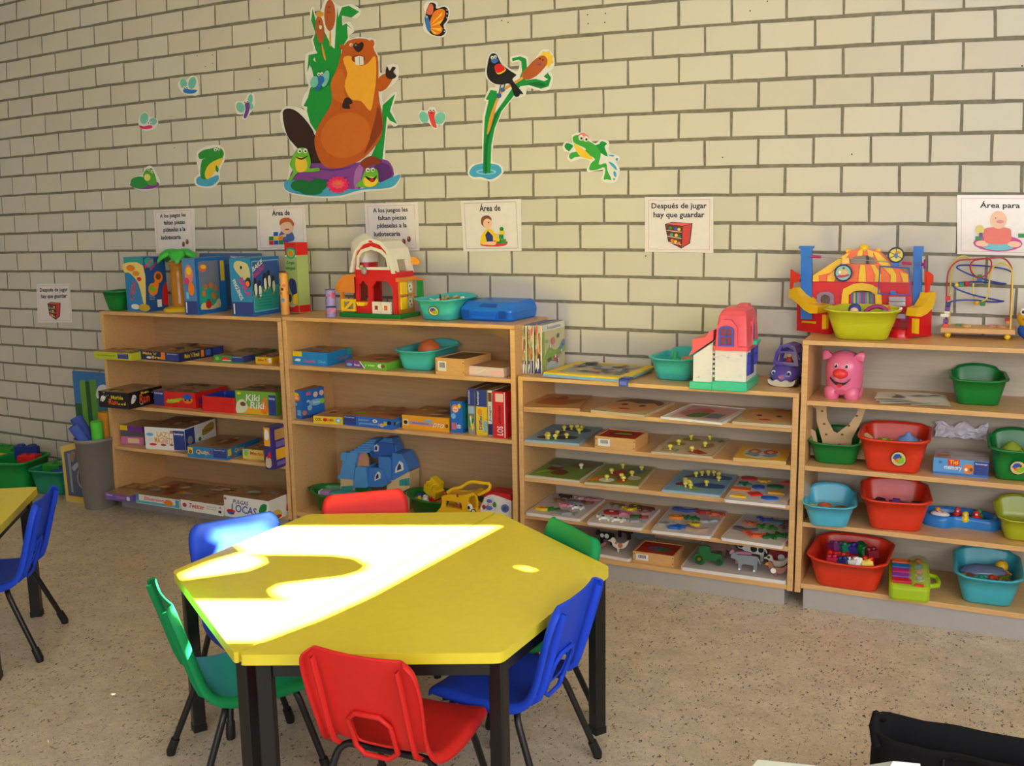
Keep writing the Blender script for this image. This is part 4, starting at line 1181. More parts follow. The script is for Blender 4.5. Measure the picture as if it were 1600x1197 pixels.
game_box('orange domino game box on the middle shelf', (628.5, 669.2), (702, 675.6), 648, z, .25, mat(244, 166, 30), [('r', .02, .2, .14, .7, mat(226, 210, 150)), ('e', .08, .45, .04, .15, DARK), ('s', [(.18, .36), (.2, .58), (.62, .5), (.63, .3)], mat(180, 150, 190)), ('t', 'domino', .22, .38, .58, .52, mat(110, 90, 140)), ('r', .5, .56, .64, .76, mat(120, 180, 210)), ('T', 'DTO', (.66, .24), (.22, -.04), (.04, .32), WHITE), ('e', .96, .4, .03, .15, BROWN)], top=brushed([mat(150, 90, 60), mat(90, 80, 90), TAN], 25, 10), topc=mat(180, 130, 80), group=GM)
GU = 'upright boxes at the right end of the middle shelf'
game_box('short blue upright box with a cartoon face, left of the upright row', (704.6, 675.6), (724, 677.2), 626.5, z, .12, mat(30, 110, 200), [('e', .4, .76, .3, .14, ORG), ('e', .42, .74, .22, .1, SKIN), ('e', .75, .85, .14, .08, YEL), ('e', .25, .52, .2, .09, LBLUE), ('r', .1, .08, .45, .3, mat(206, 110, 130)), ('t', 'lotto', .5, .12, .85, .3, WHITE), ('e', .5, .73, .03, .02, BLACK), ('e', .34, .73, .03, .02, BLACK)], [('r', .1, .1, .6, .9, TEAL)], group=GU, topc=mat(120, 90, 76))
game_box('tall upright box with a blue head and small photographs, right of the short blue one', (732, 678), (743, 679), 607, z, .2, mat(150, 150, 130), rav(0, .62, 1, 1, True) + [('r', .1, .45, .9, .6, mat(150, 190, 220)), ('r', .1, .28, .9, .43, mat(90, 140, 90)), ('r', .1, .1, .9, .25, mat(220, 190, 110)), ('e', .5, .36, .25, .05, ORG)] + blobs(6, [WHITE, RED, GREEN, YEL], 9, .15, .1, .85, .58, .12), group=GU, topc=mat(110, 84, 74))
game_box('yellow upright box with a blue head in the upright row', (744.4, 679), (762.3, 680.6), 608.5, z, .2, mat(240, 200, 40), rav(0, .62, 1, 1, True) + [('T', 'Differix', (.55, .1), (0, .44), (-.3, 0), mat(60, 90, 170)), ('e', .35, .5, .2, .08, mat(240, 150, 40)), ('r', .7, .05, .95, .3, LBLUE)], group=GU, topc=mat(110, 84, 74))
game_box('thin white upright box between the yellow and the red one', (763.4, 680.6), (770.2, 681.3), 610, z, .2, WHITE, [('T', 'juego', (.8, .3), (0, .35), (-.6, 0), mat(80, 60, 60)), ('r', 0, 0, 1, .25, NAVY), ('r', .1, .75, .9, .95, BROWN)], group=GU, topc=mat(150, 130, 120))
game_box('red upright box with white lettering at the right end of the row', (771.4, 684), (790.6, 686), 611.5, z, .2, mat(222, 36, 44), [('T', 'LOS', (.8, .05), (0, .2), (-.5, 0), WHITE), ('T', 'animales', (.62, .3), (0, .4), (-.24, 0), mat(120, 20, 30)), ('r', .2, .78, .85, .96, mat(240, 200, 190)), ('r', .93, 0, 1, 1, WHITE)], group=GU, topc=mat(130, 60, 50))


# ------------------------------------------------------------------ plastic bins
def bin_shape(w, d, h, f, m, c=.03, arch=.0, drip=.0, tk=.003, lip=.01):
    """tapered open bin standing at z=0, its bottom w by d, flaring by f to the rim"""
    def ring(t, off, zoff=0.0):
        e = f * t + off
        o = []
        for x, y in rrect(-w / 2 - e, -d / 2 - e, w / 2 + e, d / 2 + e, c + e * .6, 5):
            o.append((x, y, h * t + zoff))
        # finer along the straight edges so that the rim can bow
        p = []
        n = len(o)
        for i in range(n):
            a, b2 = V(o[i]), V(o[(i + 1) % n])
            p.append(a)
            if i % 6 == 5:
                for k in range(1, 6):
                    p.append(a.lerp(b2, k / 6))
        q = []
        for v in p:
            s = 1 - min(1, abs(v.x) / (w / 2 + e)) ** 2 if abs(v.y) > d / 2 + e - .004 else 0
            q.append((v.x, v.y, v.z + s * t * t * (arch if v.y > 0 else drip)))
        return q
    b = B()
    R = [ring(0, -.012), ring(.03, -.002), ring(.08, 0), ring(.5, 0), ring(.93, 0), ring(.925, lip), ring(.985, lip + .001), ring(1, lip - .002), ring(1, -tk), ring(.93, -tk - .001), ring(.5, -tk - .001), ring(.06, -tk - .001), ring(.04, -.016)]
    b.loft(R, m, True, True)
    return b


def plastic_bin(label, bl, br, rim, z, depth, m, fl=None, sticker=None, arch=.012, drip=-.006, c=.03, group='plastic toy bins', yaw=None, lip=.008):
    f = Fr(bl, br, z)
    if yaw is not None:
        f.rz = yaw
        f.u = V((math.cos(yaw), math.sin(yaw), 0)); f.n = V((-f.u.y, f.u.x, 0))
    h = W(rim[0], rim[1], f.P0.y - .015).z - z
    fl = fl if fl is not None else .028
    d = depth
    w = f.w
    for _ in range(60):
        if max(f.at(0, d).y, f.at(w, d).y) + fl + .012 > -.024 and d > .08:
            d -= .004
    t = thing('storage_bin', label, 'bin', tuple(f.at(w / 2, d / 2)), f.rz, group)
    bin_shape(w, d, h, fl, m, c, arch, drip, lip=lip).done('tub', t, fix=True)
    if sticker:
        b = B()
        k = .5
        sx = sticker * w
        b.art((sx - w / 2 - .03, -d / 2 - fl * .45 - .0015, h * .22), (.06, 0, 0), (0, -fl * .42, h * .45), [('e', .5, .5, .5, .5, DARK), ('e', .5, .5, .45, .45, mat(220, 200, 130)), ('s', [(.15, .5), (.3, .8), (.6, .8), (.5, .55)], BLUE), ('s', [(.45, .2), (.5, .5), (.8, .6), (.85, .3)], LIME), ('e', .4, .4, .1, .12, ORG), ('e', .62, .66, .08, .1, BROWN), ('e', .3, .5, .06, .08, RED)], .0005)
        b.done('oval_sticker', t)
    return t, f, w, d, h


TQ = mat(70, 196, 196, rough=.3)
LB = mat(82, 186, 214, rough=.3)
RB = mat(226, 56, 28, rough=.3)
GBN = mat(16, 126, 52, rough=.3)
GTUB = mat(30, 120, 44, rough=.3)
LIMEB = mat(196, 206, 40, rough=.25, alpha=.86)


def item(name, label, cat, P, build, rz=0, group=None, bev=0):
    """a single-mesh thing standing at P"""
    b = B()
    build(b)
    o = b.done(name, bev=bev)
    o.location = P
    o.rotation_euler = (0, 0, rz)
    return tag(o, label, cat, group)


def block(m, sx=.05, sy=.03, sz=.025, studs=2):
    def f(b):
        b.box((-sx / 2, -sy / 2, 0), (sx / 2, sy / 2, sz), m)
        for i in range(studs):
            x = -sx / 2 + sx * (i + .5) / studs
            b.lathe([(sz * .32, sz - .001), (sz * .32, sz + .007), (sz * .28, sz + .009)], m, (x, 0, 0), 12)
    return f


def tilt(o, rx, ry):
    o.rotation_euler = (rx, ry, o.rotation_euler[2])
    return o


# on the tall units
t, f, w, d, h = plastic_bin('green bin at the left end of the left unit top, behind the pennant box', (167, 485.4), (186, 486), (157, 455), TOP[0], .15, GBN, .026, drip=0)
t, f, w, d, h = plastic_bin('turquoise bin with an oval animal sticker on top, between barn and blue case', (659.5, 499.8), (705, 501.6), (648, 466), TOP[1], .2, TQ, .034, .5)
GI = 'loose toys lying in bins'
P = f.at(w * .55, d * .5, h * .8)
item('doll_hair', 'tuft of blond doll hair poking out of the turquoise bin beside the barn', 'toy', P + V((-.005, .03, .0)), lambda b: [b.tube([(.0, 0, -.02), (.02 * math.cos(a), .02 * math.sin(a), .012 + .008 * math.sin(3 * a)), (.055 * math.cos(a), .05 * math.sin(a), .012 + .01 * math.cos(5 * a))], .0045, mat(206, 176, 120), 5) for a in [i * .42 for i in range(15)]], group=GI)
item('toy_stick', 'white toy stick lying across the turquoise bin beside the barn', 'toy', P + V((.03, -.02, -.006)), lambda b: (b.tube([(-.06, -.02, 0), (.05, .012, .014)], .006, WHITE, 8), b.lathe([(.008, 0), (.012, .006), (.012, .02), (.008, .026)], WHITE, (.055, .013, .006), 10)), group=GI)
item('toy_figure', 'small red and white figure lying in the turquoise bin beside the barn', 'toy', P + V((-.05, -.01, .002)), lambda b: (b.ell((0, 0, 0), (.014, .012, .012), WHITE), b.ell((.016, .0, .004), (.008, .008, .008), RED), b.tube([(-.014, 0, 0), (-.05, .01, .008)], .004, WHITE, 6), b.lathe([(.006, 0), (.002, .022)], BLACK, (.008, .01, .012), 8)), group=GI)
t, f, w, d, h = plastic_bin('turquoise bin holding an orange ball under the toy barn', (628, 577.6), (670.5, 580.3), (615.5, 545), Z2[0], .26, TQ, .03, arch=.02)
P = f.at(w * .62, d * .42, h * .62)
item('ball', 'orange ball in the turquoise bin', 'ball', P, lambda b: b.ell((0, 0, .02), .058, mat(214, 110, 56), 24))
t, f, w, d, h = plastic_bin('turquoise bin half hidden behind the pink roofed doll house', (1024.5, 592.8), (1072, 596.4), (1016, 557), TOP[2], .19, TQ, .03, arch=.022)
P = f.at(w * .5, d * .4, h * .72)
item('toy_block', 'green pointed toy in the turquoise bin behind the doll house', 'toy', P + V((-.01, 0, .0)), lambda b: (b.lathe([(.03, -.02), (.03, .01), (.008, .022), (.012, .04), (.004, .05)], mat(40, 190, 120)),), group=GI)
item('toy_block', 'orange toy piece in the turquoise bin behind the doll house', 'toy', P + V((.05, 0, .0)), lambda b: (b.ell((0, 0, .008), (.034, .024, .018), mat(226, 130, 40)), b.ell((.03, 0, .012), (.014, .014, .01), ORG)), group=GI)

# the right unit
t, f, w, d, h = plastic_bin('translucent yellow bin of toys in front of the circus playset', (1305.5, 530.6), (1384.5, 533.4), (1293, 482), TOP[3], .095, mat(206, 206, 40, rough=.22, alpha=.85), .045, arch=.008)
P = f.at(w * .34, d * .45, h * .78)
item('toy_figure', 'small figure in a blue hood standing in the yellow bin', 'toy', P, lambda b: (b.ell((0, 0, -.02), (.04, .026, .026), mat(50, 70, 150)), b.ell((0, 0, .02), (.026, .024, .028), mat(50, 70, 150)), b.ell((0, -.014, .016), (.018, .014, .018), SKIN), b.ell((0, -.028, .008), (.008, .004, .005), RED), b.ell((-.045, 0, -.01), (.01, .01, .01), WHITE), b.ell((.045, 0, -.004), (.01, .01, .01), WHITE)), group=GI)
item('toy_hoop', 'purple arched toy hoop in the yellow bin', 'toy', P + V((.085, .01, -.04)), lambda b: b.tube([(.06 * math.cos(a), .0, .075 * math.sin(a)) for a in [PI * i / 12 for i in range(13)]], .009, mat(170, 40, 120), 8), group=GI)
item('toy_plant', 'red toy pot with a green leafy top in the yellow bin', 'toy', P + V((.13, .012, -.035)), lambda b: (b.lathe([(.02, -.01), (.03, .03), (.03, .036)], mat(240, 80, 40)), [b.ell((.022 * math.cos(a), .022 * math.sin(a), .046), (.014, .014, .012), mat(90, 200, 50)) for a in (0, 1.3, 2.5, 3.8, 5)], b.lathe([(.008, .05), (.002, .075)], mat(240, 80, 40))), group=GI)
z = Z4[0]
plastic_bin('empty dark green bin at the right of the shelf holding the pink pig', (1495.5, 632), (1560.5, 635.4), (1486, 590), z, .22, GBN, .026, arch=.026)
z = Z4[1]
t, f, w, d, h = plastic_bin('green bin with wooden giraffe pieces standing in it', (1274, 723.4), (1334, 728), (1262, 688), z, .22, GBN, .03, arch=.018)
GW = mat(214, 176, 130)


def giraffes(b):
    o = [(-.055, -.06), (-.06, 0), (-.085, .08), (-.09, .14), (-.115, .15), (-.112, .163), (-.075, .185), (-.05, .182), (-.045, .10), (-.015, .045), (.0, .04), (.045, .08), (.075, .13), (.085, .175), (.1, .19), (.128, .188), (.13, .178), (.112, .16), (.095, .10), (.06, .02), (.055, -.06)]
    b.plate(o, -.004, .004, GW)
    for x, zz in ((-.07, .155), (-.065, .13), (-.055, .075), (-.045, .03), (.02, .035), (.045, .075), (.075, .12), (.09, .165), (.01, -.01)):
        b.plate(ngon(x, zz, .006, .0045, 8), -.0048, -.004, BROWN)


P = f.at(w * .5, d * .45, h * .75)
item('wooden_giraffes', 'spotted wooden cut-out of two giraffe necks in the green bin', 'toy', P, giraffes, .0)
for dx, lab, mir in ((-.1, 'left', 1), (.11, 'right', -1)):
    item('wooden_animal', 'plain wooden animal cut-out %s of the giraffe necks' % lab, 'toy', P + V((dx, -.015, -.012)), lambda b: b.plate([(mir * x, zz) for x, zz in ((-.03, -.05), (-.022, .02), (-.04, .035), (-.034, .05), (-.01, .066), (.012, .055), (.024, .0), (.034, -.05))], -.004, .004, GW), .1 * mir, 'wooden animals in the green bin')
t, f, w, d, h = plastic_bin('large red bin with an oval animal sticker on the giraffe shelf', (1354, 735.2), (1434, 742), (1343, 681), z, .25, RB, .034, .62, arch=.01)
P = f.at(w * .5, d * .4, h * .62)
item('toy_teapot', 'pale blue rounded toy in the red bin with the sticker', 'toy', P + V((.05, 0, 0)), lambda b: (b.lathe([(.02, -.02), (.045, 0), (.047, .02), (.036, .036), (.014, .046), (.01, .056), (.004, .06)], mat(120, 160, 220)), b.tube([(.045, 0, .03), (.06, 0, .02), (.062, 0, 0), (.05, 0, -.01)], .006, mat(120, 160, 220), 8)), group=GI)
item('toy_block', 'lime green toy block in the red bin with the sticker', 'toy', P + V((-.04, 0, -.005)), lambda b: (b.box((-.03, -.02, -.02), (.03, .02, .028), LIME), b.lathe([(.01, .027), (.01, .033)], LIME)), group=GI, bev=.004)
t, f, w, d, h = plastic_bin('dark green bin with a sticker at the right end of the giraffe shelf', (1556, 749.5), (1622, 755), (1547, 698), z, .22, GBN, .03, .5, arch=.03)
P = f.at(w * .5, d * .35, h * .62)
item('toy_shell', 'yellow green pointed toy in the dark green bin', 'toy', P + V((-.02, 0, -.01)), lambda b: b.lathe([(.02, -.03), (.05, 0), (.046, .03), (.024, .055), (.006, .068)], mat(150, 170, 50)), group=GI)
z = Z4[2]
t, f, w, d, h = plastic_bin('light blue bin at the left of the lower middle shelf', (1266, 821.8), (1322.5, 826.4), (1255, 785.5), z, .22, LB, .03, arch=.026)
P = f.at(w * .5, d * .4, h * .55)
for i, (dx, dy, m, l) in enumerate(((-.02, .02, mat(220, 100, 50), 'orange'), (.05, .0, BROWN, 'brown'), (-.07, -.02, YEL, 'yellow'))):
    item('toy_ring', '%s toy ring lying in the light blue bin' % l, 'toy', P + V((dx, dy, 0)), lambda b: b.tube([(.022 * math.cos(a), .022 * math.sin(a), .004) for a in [2 * PI * k / 14 for k in range(14)]], .008, m, 8, True), group='rings in the light blue bin')
t, f, w, d, h = plastic_bin('deep red bin next to the light blue one', (1361, 826.8), (1437, 832.8), (1347, 776), z, .24, RB, .036, arch=.02)
P = f.at(w * .5, d * .4, h * .52)
for dx, dy, m, l in ((-.06, .02, mat(50, 40, 60), 'dark violet'), (.0, .03, mat(110, 60, 150), 'violet'), (.035, -.01, mat(60, 110, 170), 'steel blue'), (.08, .02, mat(40, 80, 60), 'dark green'), (-.02, -.03, mat(90, 30, 40), 'maroon')):
    item('toy_car', '%s toy car lying in the deep red bin' % l, 'toy', P + V((dx, dy, 0)), lambda b: (b.box((-.028, -.014, .006), (.028, .014, .018), m), b.box((-.014, -.012, .018), (.016, .012, .028), m), [b.cyl((x, -.016, .006), (x, .016, .006), .007, BLACK, 10) for x in (-.016, .016)]), dx * 9, 'toy cars in the deep red bin')
plastic_bin('translucent yellow green bin at the right end of the lower middle shelf', (1571, 844), (1630, 849), (1561, 808), z, .22, mat(186, 196, 40, rough=.22, alpha=.8), .026, arch=.03)
z = Z4[3]
t, f, w, d, h = plastic_bin('big red bin of building blocks on the bottom shelf', (1274.5, 914), (1366, 931), (1262, 866.5), z, .27, RB, .036, arch=.012, c=.04, drip=-.012, yaw=-.03)
q = random.Random(12)
BL = ((-.3, .35, 'red', RED), (-.16, .3, 'red', mat(206, 30, 40)), (.0, .34, 'dark red', mat(170, 24, 36)), (.3, .28, 'red', RED), (.1, .16, 'white', WHITE), (.24, .14, 'white', WHITE), (-.14, .62, 'teal green', mat(20, 120, 90)), (.02, .66, 'violet', mat(70, 50, 150)), (.2, .6, 'green', mat(20, 120, 60)), (.14, .76, 'dark green', mat(16, 90, 50)), (-.3, .6, 'purple', mat(120, 40, 110)),
      (-.05, .14, 'navy', NAVY), (.35, .12, 'yellow', YEL), (.34, .52, 'maroon', mat(130, 20, 40)), (-.26, .15, 'crimson', mat(190, 20, 60)))
for i, (fx, fy, nm, m) in enumerate(BL):
    o = item('building_block', '%s building block in the big red bin, %s' % (nm, ('front left', 'left of centre', 'by the middle', 'front right', 'at the front rim', 'at the front rim, right', 'back left', 'at the back', 'back right', 'against the back wall', 'left edge', 'by the front rim', 'right corner', 'at the right edge', 'left corner')[i]), 'block', f.at(w * (.5 + fx), d * fy, h * .64 + .02 * (fy > .5)), block(m, .062 if nm == 'white' else .045, .04, .034), q.uniform(-1, 1) * (.3 if nm == 'white' else 1), 'building blocks in the big red bin')
    tilt(o, q.uniform(-.35, .35), q.uniform(-.35, .35))
t, f, w, d, h = plastic_bin('turquoise bin of small toys at the right end of the bottom shelf', (1504.5, 941), (1580, 950.5), (1490.5, 893.5), z, .27, mat(64, 178, 196, rough=.3), .034, arch=.02, c=.035, drip=-.008)
q = random.Random(5)
CN = (('orange', mat(220, 90, 40)), ('yellow', YEL), ('green', mat(40, 140, 80)), ('red', RED), ('brown', BROWN), ('teal', mat(40, 160, 130)), ('rust', mat(190, 70, 30)), ('olive', mat(120, 120, 40)), ('black', DARK), ('scarlet', mat(230, 60, 50)), ('lime', LIME), ('amber', mat(220, 150, 40)))
for i in range(12):
    fx, fy = .14 + .24 * (i % 4) + q.uniform(-.03, .03), .14 + .26 * (i // 4) + q.uniform(-.03, .03)
    m = CN[i][1]
    o = item('toy_piece', '%s knobbly toy piece in the turquoise bottom bin' % CN[i][0], 'toy', f.at(w * fx, d * fy, h * .6), lambda b: (b.ell((0, 0, 0), (.025, .016, .014), m), b.ell((.024, 0, .006), (.011, .01, .01), m), b.tube([(-.02, -.02, 0), (0, 0, .01), (-.012, .024, 0)], .006, m, 6), b.tube([(.012, -.024, 0), (0, 0, .01), (.012, .024, 0)], .006, m, 6)), q.uniform(0, 6), 'small toys in the turquoise bottom bin')
item('toy_bag', 'clear bluish plastic bag of toys lying in the turquoise bottom bin', 'bag', f.at(w * .42, d * .55, h * .66), lambda b: b.loft([[(x, .045 * s * math.cos(a), .03 * s * math.sin(a) * (1 + .2 * math.sin(5 * a))) for a in [2 * PI * k / 12 for k in range(12)]] for x, s in ((-.09, .1), (-.07, .7), (-.03, 1), (.03, .9), (.07, .7), (.09, .15))], mat(110, 130, 170, rough=.15, alpha=.75)), .2)
item('toy_ball', 'small yellow ball at the back of the turquoise bottom bin', 'ball', f.at(w * .82, d * .72, h * .8), lambda b: b.ell((0, 0, 0), .026, mat(230, 180, 30)))

# big oval tubs in the bay under the barn
def oval_tub(label, cx, cy, z, rx, ry, h, m):
    t = thing('oval_tub', label, 'tub', (cx, cy, z), 0, 'green oval tubs')
    b = B()
    R = lambda k, zz, e=0: [(rx * k * math.cos(a) + e * math.cos(a), ry * k * math.sin(a) + e * math.sin(a), zz + (.012 * abs(math.cos(a)) ** 3 * (zz / h))) for a in [2 * PI * i / 40 for i in range(40)]]
    b.loft([R(.74, 0), R(.78, .008), R(.95, h * .94), R(.95, h * .93, .01), R(.95, h, .01), R(.95, h, -.002), R(.93, h * .9, -.004), R(.76, .012), R(.7, .01)], m)
    b.done('tub', t, fix=True)
    for sx in (-1, 1):
        b = B()
        b.tube([(sx * (rx * .95 + .006), -.045, h * .97), (sx * (rx * .95 + .022), -.03, h * 1.02), (sx * (rx * .95 + .022), .03, h * 1.02), (sx * (rx * .95 + .006), .045, h * .97)], .006, m, 8)
        b.done('handle', t)
    return t


z = Z2[2]
P1 = S(531, 792, z)
oval_tub('green oval tub at the left end of the toy bay, beside the blue doll house', -.786, -.27, z, .175, .125, .105, GTUB)
oval_tub('green oval tub of building toys in the middle of the toy bay', -.215, -.175, z, .205, .13, .115, GTUB)
item('toy_tray', 'small turquoise toy piece in the left oval tub', 'toy', (-.77, -.27, z + .075), lambda b: (b.box((-.07, -.03, -.02), (.09, .03, .02), mat(60, 180, 180)), b.box((-.05, -.022, .02), (.07, .022, .032), mat(50, 150, 150))), .1, GI, .004)
item('toy_block', 'lilac and white toy block in the left oval tub', 'toy', (-.865, -.29, z + .08), lambda b: (b.box((-.03, -.022, -.02), (.022, .022, .022), mat(180, 140, 200)), b.box((-.04, -.023, -.02), (-.03, .023, .023), WHITE)), .2, GI, .003)
item('toy_ramp', 'slanting sea green toy panel in the left oval tub', 'toy', (-.74, -.28, z + .05), lambda b: b.side([(-.06, -.03), (.08, .05), (.08, .065), (-.06, -.01)], -.03, .03, mat(50, 150, 140)), .6, GI)
q = random.Random(8)
for i, (dx, dy, nm, m) in enumerate(((-.09, -.08, 'yellow', YEL), (-.05, -.09, 'white and yellow', WHITE), (-.1, -.02, 'blue', mat(40, 80, 180)), (-.02, -.08, 'red', RED), (.02, -.1, 'orange', ORG), (.0, -.02, 'violet', PURP), (.09, -.08, 'crimson', mat(210, 40, 60)), (.06, -.1, 'green', GREEN))):
    o = item('building_block', '%s building block in the middle oval tub' % nm, 'block', (-.215 + dx * 1.3, -.165 + dy * .7, z + .075 + .01 * (i % 2)), block(m, .04, .03, .028), q.uniform(0, 3), 'building blocks in the middle oval tub')
    tilt(o, q.uniform(-.4, .4), q.uniform(-.4, .4))


# ------------------------------------------------------------------ puzzle boards and trays
class Board:
    def __init__(s, label, fl, fr, bk, z, th, edge, art, name='puzzle_board', cat='puzzle', group='puzzle boards on the low unit', rad=0, rim=0, topm=None):
        zt = z + th
        O, A, K = S(fl[0], fl[1], zt), S(fr[0], fr[1], zt), S(bk[0], bk[1], zt)
        s.u = (A - O).normalized(); s.w = (A - O).length
        s.n = V((-s.u.y, s.u.x, 0)); s.d = (K - O).dot(s.n)
        s.O, s.zt = O, zt
        while max((O + s.n * s.d).y, (O + s.u * s.w + s.n * s.d).y) > -.024:
            s.d -= .004
        s.rz = math.atan2(s.u.y, s.u.x)
        c = O + s.u * (s.w / 2)
        s.t = thing(name, label, cat, (c.x, c.y, z), s.rz, group)
        b = B()
        w, d = s.w, s.d
        if rad:
            b.prism([(x, y) for x, y in rrect(-w / 2, 0, w / 2, d, rad)], 0, th, edge)
        else:
            b.box((-w / 2, 0, 0), (w / 2, d, th), edge)
        if rim:
            ww = .006
            for a0, a1 in (((-w / 2, 0), (w / 2, ww)), ((-w / 2, d - ww), (w / 2, d)), ((-w / 2, ww), (-w / 2 + ww, d - ww)), ((w / 2 - ww, ww), (w / 2, d - ww))):
                b.box((a0[0], a0[1], th - .0005), (a1[0], a1[1], th + rim), edge)
        m = .03 if not rad else .02
        its = ([('r', m, m, 1 - m, 1 - m, topm)] if topm else []) + art
        b.art((-w / 2, 0, th), (w, 0, 0), (0, d, 0), its)
        b.done('board', s.t)
        s.th = th

    def knobs(s, pts, m=mat(232, 214, 96, rough=.3), r=.0108):
        for x, y in pts:
            b = B()
            b.lathe([(r * .6, 0), (r * .5, r * .8), (r * .95, r * 1.1), (r * 1.1, r * 1.7), (r * .8, r * 2.2), (r * .2, r * 2.35)], m, (-s.w / 2 + x * s.w, y * s.d, s.th + .0008), 12)
            b.done('knob', s.t)

    def at(s, x, y, z=.0005):
        return V((s.O.x, s.O.y, s.zt + z)) + s.u * (x * s.w) + s.n * (y * s.d)


BEIGE = mat(206, 184, 148)
z = Z3[0]
Board('wooden cat shaped jigsaw board at the left of the top puzzle shelf', (817.8, 635.5), (906, 638.5), (863, 616), z, .012, mat(190, 140, 90), [('s', [(.12, .3), (.3, .25), (.6, .2), (.86, .4), (.95, .72), (.7, .62), (.5, .7), (.3, .8), (.2, .6)], mat(186, 110, 56)), ('s', [(.4, .6), (.5, .9), (.64, .68)], mat(170, 90, 50))], topm=mat(206, 160, 100))
Board('wooden face puzzle of a boy with short brown hair', (923, 640.3), (1006.5, 648.7), (953, 618.5), z, .012, BEIGE, [('e', .5, .45, .42, .38, mat(232, 176, 120)), ('s', [(.08, .6), (.12, .85), (.5, .97), (.88, .85), (.92, .6), (.75, .74), (.5, .66), (.25, .74)], mat(110, 86, 60)), ('e', .32, .52, .06, .06, DARK), ('e', .66, .52, .06, .06, DARK), ('e', .48, .25, .12, .04, mat(200, 60, 50))], topm=mat(222, 198, 156))
Board('white framed tray puzzle with pink and green pictures', (1032.3, 651.4), (1127.8, 661.4), (1081, 631), z, .008, WHITE, [('r', .1, .1, .9, .9, mat(226, 180, 180)), ('s', [(.15, .3), (.25, .7), (.5, .75), (.55, .3)], mat(200, 130, 150)), ('s', [(.3, .2), (.4, .45), (.6, .5), (.55, .2)], mat(80, 130, 60)), ('r', .62, .2, .85, .5, mat(120, 140, 150)), ('e', .5, .6, .1, .1, RED)], rim=.002)
Board('wooden face puzzle of a fair haired girl with a red bow', (1144.2, 658.5), (1237, 665.2), (1170, 636), z, .012, BEIGE, [('e', .5, .45, .44, .4, mat(232, 180, 120)), ('s', [(.05, .4), (.1, .8), (.5, .96), (.9, .8), (.96, .4), (.75, .74), (.5, .68), (.25, .74)], mat(222, 180, 70)), ('e', .34, .48, .05, .05, DARK), ('e', .68, .48, .05, .05, DARK), ('e', .5, .22, .12, .04, mat(210, 70, 50)), ('s', [(.5, .85), (.62, .98), (.7, .9), (.8, .97), (.76, .82)], mat(206, 90, 80))], topm=mat(222, 198, 156))
z = Z3[1]
bd = Board('light blue board of pegs shaped like two insects, left of the second puzzle shelf', (820, 687), (905, 693.4), (867.6, 662), z, .01, mat(150, 184, 204), [('s', [(.3, .75), (.5, .85), (.86, .8), (.84, .62), (.5, .66)], mat(50, 60, 76)), ('s', [(.4, .25), (.55, .35), (.82, .35), (.8, .2), (.5, .15)], mat(50, 60, 76)), ('s', [(.14, .2), (.3, .3), (.36, .18), (.2, .12)], mat(110, 40, 40)), ('s', [(.3, .4), (.4, .6), (.5, .55), (.42, .38)], mat(90, 40, 60)), ('e', .45, .12, .06, .04, GREEN)], topm=mat(132, 170, 196))
bd.knobs([(.32, .22), (.44, .34), (.38, .12), (.5, .14), (.66, .24), (.42, .66), (.52, .74), (.62, .76), (.72, .74), (.75, .56), (.34, .14)])
f = Fr((929.6, 699.6), (992.6, 705.8), z)
wood_case('wooden case with a red picture lid on the second puzzle shelf', f, f.h(929.6, 681), .17, (mat(150, 40, 30), [('r', .04, .04, .96, .96, mat(190, 50, 36)), ('s', [(.2, .4), (.3, .75), (.7, .78), (.85, .5), (.6, .32)], mat(90, 40, 30)), ('s', [(.3, .45), (.4, .65), (.7, .66), (.76, .5)], mat(200, 170, 90)), ('e', .55, .55, .1, .06, sLGREEN)]))
bd = Board('cream board of six animal pegs on the second puzzle shelf', (1017.4, 705.4), (1113, 713.5), (1054, 679.3), z, .011, BEIGE, [('e', .25, .5, .16, .1, mat(170, 170, 70)), ('e', .42, .78, .16, .09, mat(150, 150, 70)), ('r', .12, .08, .4, .22, mat(140, 170, 130)), ('r', .16, .11, .36, .19, BEIGE), ('p', [(.55, .1), (.68, .28), (.9, .1), (.78, .05)], mat(190, 60, 40)), ('s', [(.68, .4), (.8, .65), (.88, .5), (.8, .36)], mat(180, 140, 90)), ('e', .8, .85, .16, .07, mat(170, 180, 140)), ('e', .92, .78, .05, .06, mat(120, 140, 90))], topm=mat(222, 206, 166))
bd.knobs([(.26, .16), (.3, .46), (.4, .8), (.62, .16), (.74, .46), (.7, .86)])
bd = Board('small thick yellow picture puzzle on the second puzzle shelf', (1145.6, 715.2), (1228.2, 721.2), (1158, 696.5), z, .016, mat(214, 176, 110), [('e', .48, .5, .36, .4, mat(216, 214, 200)), ('e', .33, .6, .13, .2, mat(206, 120, 60)), ('e', .64, .6, .14, .2, mat(216, 90, 50)), ('s', [(.18, .35), (.3, .5), (.45, .4), (.4, .2)], mat(120, 160, 180)), ('s', [(.52, .3), (.7, .46), (.8, .35), (.65, .18)], mat(130, 160, 190)), ('e', .33, .56, .06, .09, SKIN), ('e', .64, .56, .06, .09, SKIN)], topm=mat(236, 184, 40))
z = Z3[2]
